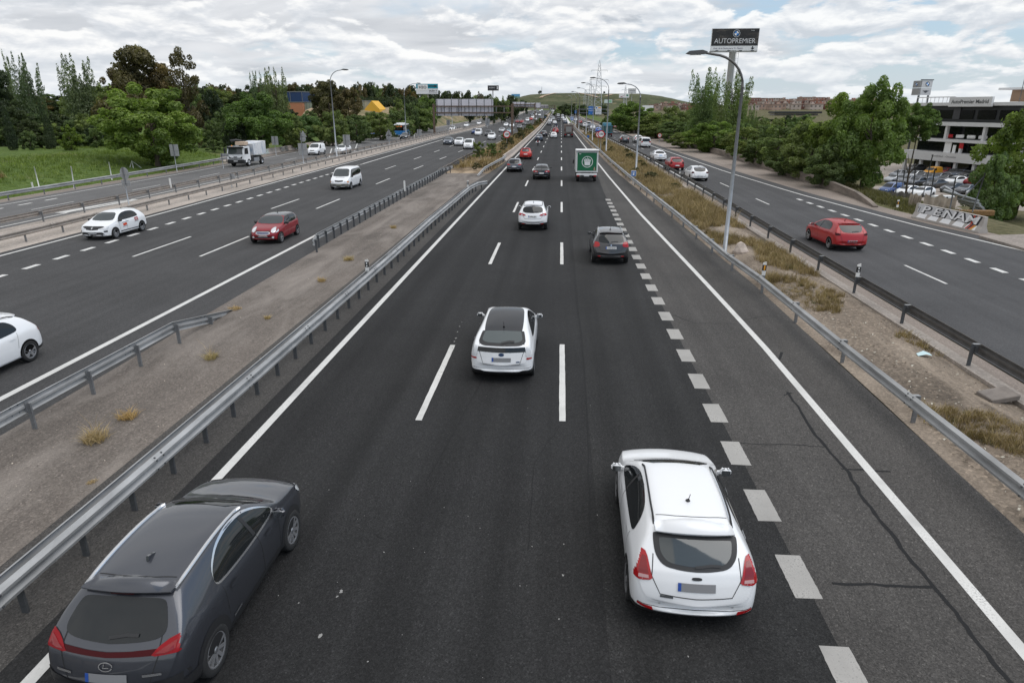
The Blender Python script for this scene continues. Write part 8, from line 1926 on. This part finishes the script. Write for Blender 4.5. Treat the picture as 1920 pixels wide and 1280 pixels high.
def fc(px, py, k, c, label, hd='away', group=None, name='car', cat='car', rz=None):
    x, y, z = at_ground(px, py); return far_car(k, label, c, x, y, hd, group=group, name=name, cat=cat)
G1 = 'cars on the main road ahead'
for a in [(1019.5, 256.5, 'hatch', 'black', 'black hatchback in the left lane beside the motorcycle'), (1038, 259.5, 'city', 'white', 'white rounded small car left of the dump lorry'), (1041.5, 250.5, 'suv', 'red', 'red crossover ahead of the white rounded small car'), (1010, 265, 'sedan', 'slate', 'slate saloon just ahead of the white motorcycle'),
          (1029, 235.5, 'sedan', 'dark', 'dark saloon in the left lane ahead of the black hatchback'), (1040, 233, 'sedan', 'white', 'white saloon in the middle lane right of the dark saloon'), (1031.5, 230, 'suv', 'white', 'white crossover in the left lane ahead of the dark saloon'), (1036.5, 225, 'van', 'white', 'white van in the left lane ahead of the white crossover'), (1047, 228, 'van', 'dark', 'dark van in the middle lane with white car above it'),
          (1060, 232.5, 'suv', 'slate', 'slate crossover directly ahead of the dump lorry'), (1058, 227.5, 'hatch', 'white', 'white hatchback in the right lane ahead of the slate crossover'), (1054.5, 219, 'sedan', 'silver', 'silver car in the right lane ahead of the white hatchback'), (1046.5, 219, 'van', 'white', 'white van in the middle lane ahead of the dark van'), (1038, 218, 'hatch', 'slate', 'slate hatchback in the left lane ahead of the white van'), (1055, 223.5, 'hatch', 'white', 'low white car between silver and white cars in the right lane')]:
    fc(*a[:5], group=G1)
FW = 'farthest traffic on the main road'
for px, py, k, c in [(1039, 213.3, 'van', 'white'), (1047, 213.5, 'suv', 'dark'), (1054, 211.8, 'hatch', 'red'), (1047, 210, 'hatch', 'silver'), (1040, 209, 'van', 'white'), (1045, 207.6, 'van', 'orange'), (1057, 208, 'van', 'bblue'), (1052, 207.4, 'van', 'white'), (1062, 209.5, 'van', 'bred'), (1050.5, 209, 'suv', 'slate'), (1036, 210.5, 'suv', 'white'), (1056, 214.5, 'suv', 'black')]:
    w = {'white': 'white', 'dark': 'dark grey', 'red': 'red', 'silver': 'silver', 'orange': 'orange', 'bblue': 'blue', 'bred': 'bright red', 'slate': 'slate', 'black': 'black'}[c]; fc(px, py, k, c, 'tiny far %s %s in the traffic where the main road meets the hill' % (w, 'van' if k == 'van' else 'car'), group=FW)
G2 = 'cars far up the right road'
for a in [(1122, 248.5, 'hatch', 'bblue', 'blue hatchback left of the blue-green lorry'), (1111.5, 243, 'sedan', 'white', 'white saloon behind the far lamp posts on the right road'), (1127, 240, 'van', 'white', 'white van ahead of the blue-green lorry'), (1097, 238.5, 'suv', 'white', 'white crossover between far lamp posts on the right road'), (1104, 237.5, 'van', 'silver', 'pale van between far lamp posts on the right road'), (1088, 231.5, 'hatch', 'red', 'red car near the pointed island on the right road'), (1080, 227.5, 'hatch', 'white', 'white car near the pointed island on the right road'), (1069, 215, 'suv', 'silver', 'silver car passing the tip of the pointed island')]:
    fc(*a[:5], group=G2)
G3 = 'oncoming cars on the left carriageway'
for a in [(895.5, 254.8, 'smallvan', 'white', 'white van with dark bumper nearest the separator beyond the three leading cars'), (914.5, 256, 'suv', 'grey', 'grey crossover between the white van and the white crossover'), (920.5, 262.5, 'suv', 'white', 'white crossover nearest the planted median beyond the leading white van'), (940, 248.5, 'sedan', 'silver', 'silver saloon left of the 100 sign on the median'), (955, 250.5, 'hatch', 'lblue', 'pale blue hatchback just behind the 100 sign on the median'), (973.5, 242, 'sedan', 'dark', 'dark saloon right of the gantry post'), (959, 239.5, 'suv', 'white', 'white crossover behind the gantry post'), (948, 237.5, 'hatch', 'white', 'white hatchback left of the gantry post'), (983, 235, 'sedan', 'black', 'black saloon near the planted median beyond the dark saloon'),
          (988.5, 228, 'van', 'white', 'white van facing the camera in mid traffic of the left carriageway'), (969.5, 230.8, 'sedan', 'darkred', 'dark red saloon left of the mid traffic white van'), (974.5, 229, 'sedan', 'black', 'black saloon behind the dark red saloon'), (978.5, 231, 'hatch', 'red', 'red hatchback left of the mid traffic white van'), (995.5, 225.5, 'hatch', 'bred', 'orange-red hatchback right of the mid traffic white van'), (998.5, 222.5, 'van', 'white', 'smaller white van behind the orange-red hatchback'), (1003.5, 226, 'sedan', 'silver', 'silver saloon right of the orange-red hatchback')]:
    fc(*a[:5], hd='coming', group=G3)
for px, py, c in [(1004, 217, 'white'), (1007.5, 213, 'dark'), (996.5, 217, 'slate'), (1011.5, 218, 'white'), (1010, 211, 'black'), (1003, 209.5, 'white'), (1006, 208.8, 'dark'), (1012, 209.5, 'white'), (1016, 208, 'white'), (1000, 213.5, 'grey')]:
    fc(px, py, 'suv', c, 'tiny far %s car coming down the left carriageway below the white gantry' % CW.get(c, c), 'coming', 'farthest oncoming cars')
G4 = 'cars far up the service road'
for a in [(847, 246.5, 'suv', 'white', 'white car on the service road under the gantry panels'), (873.5, 238.5, 'hatch', 'white', 'white hatchback on the curve of the service road under the gantry'), (897.5, 234.8, 'suv', 'white', 'white car far up the service road beside a lamp post'), (951, 222.5, 'hatch', 'white', 'white car at the far bend of the service road'), (953.5, 218.5, 'van', 'green', 'green van at the far bend of the service road'), (957.5, 224.5, 'sedan', 'grey', 'grey car at the far bend of the service road'), (971.5, 213.5, 'sedan', 'slate', 'slate car farthest up the service road'), (889, 252, 'suv', 'blue', 'dark blue car half hidden beside the white van with dark bumper')]:
    fc(*a[:5], hd='coming', group=G4)
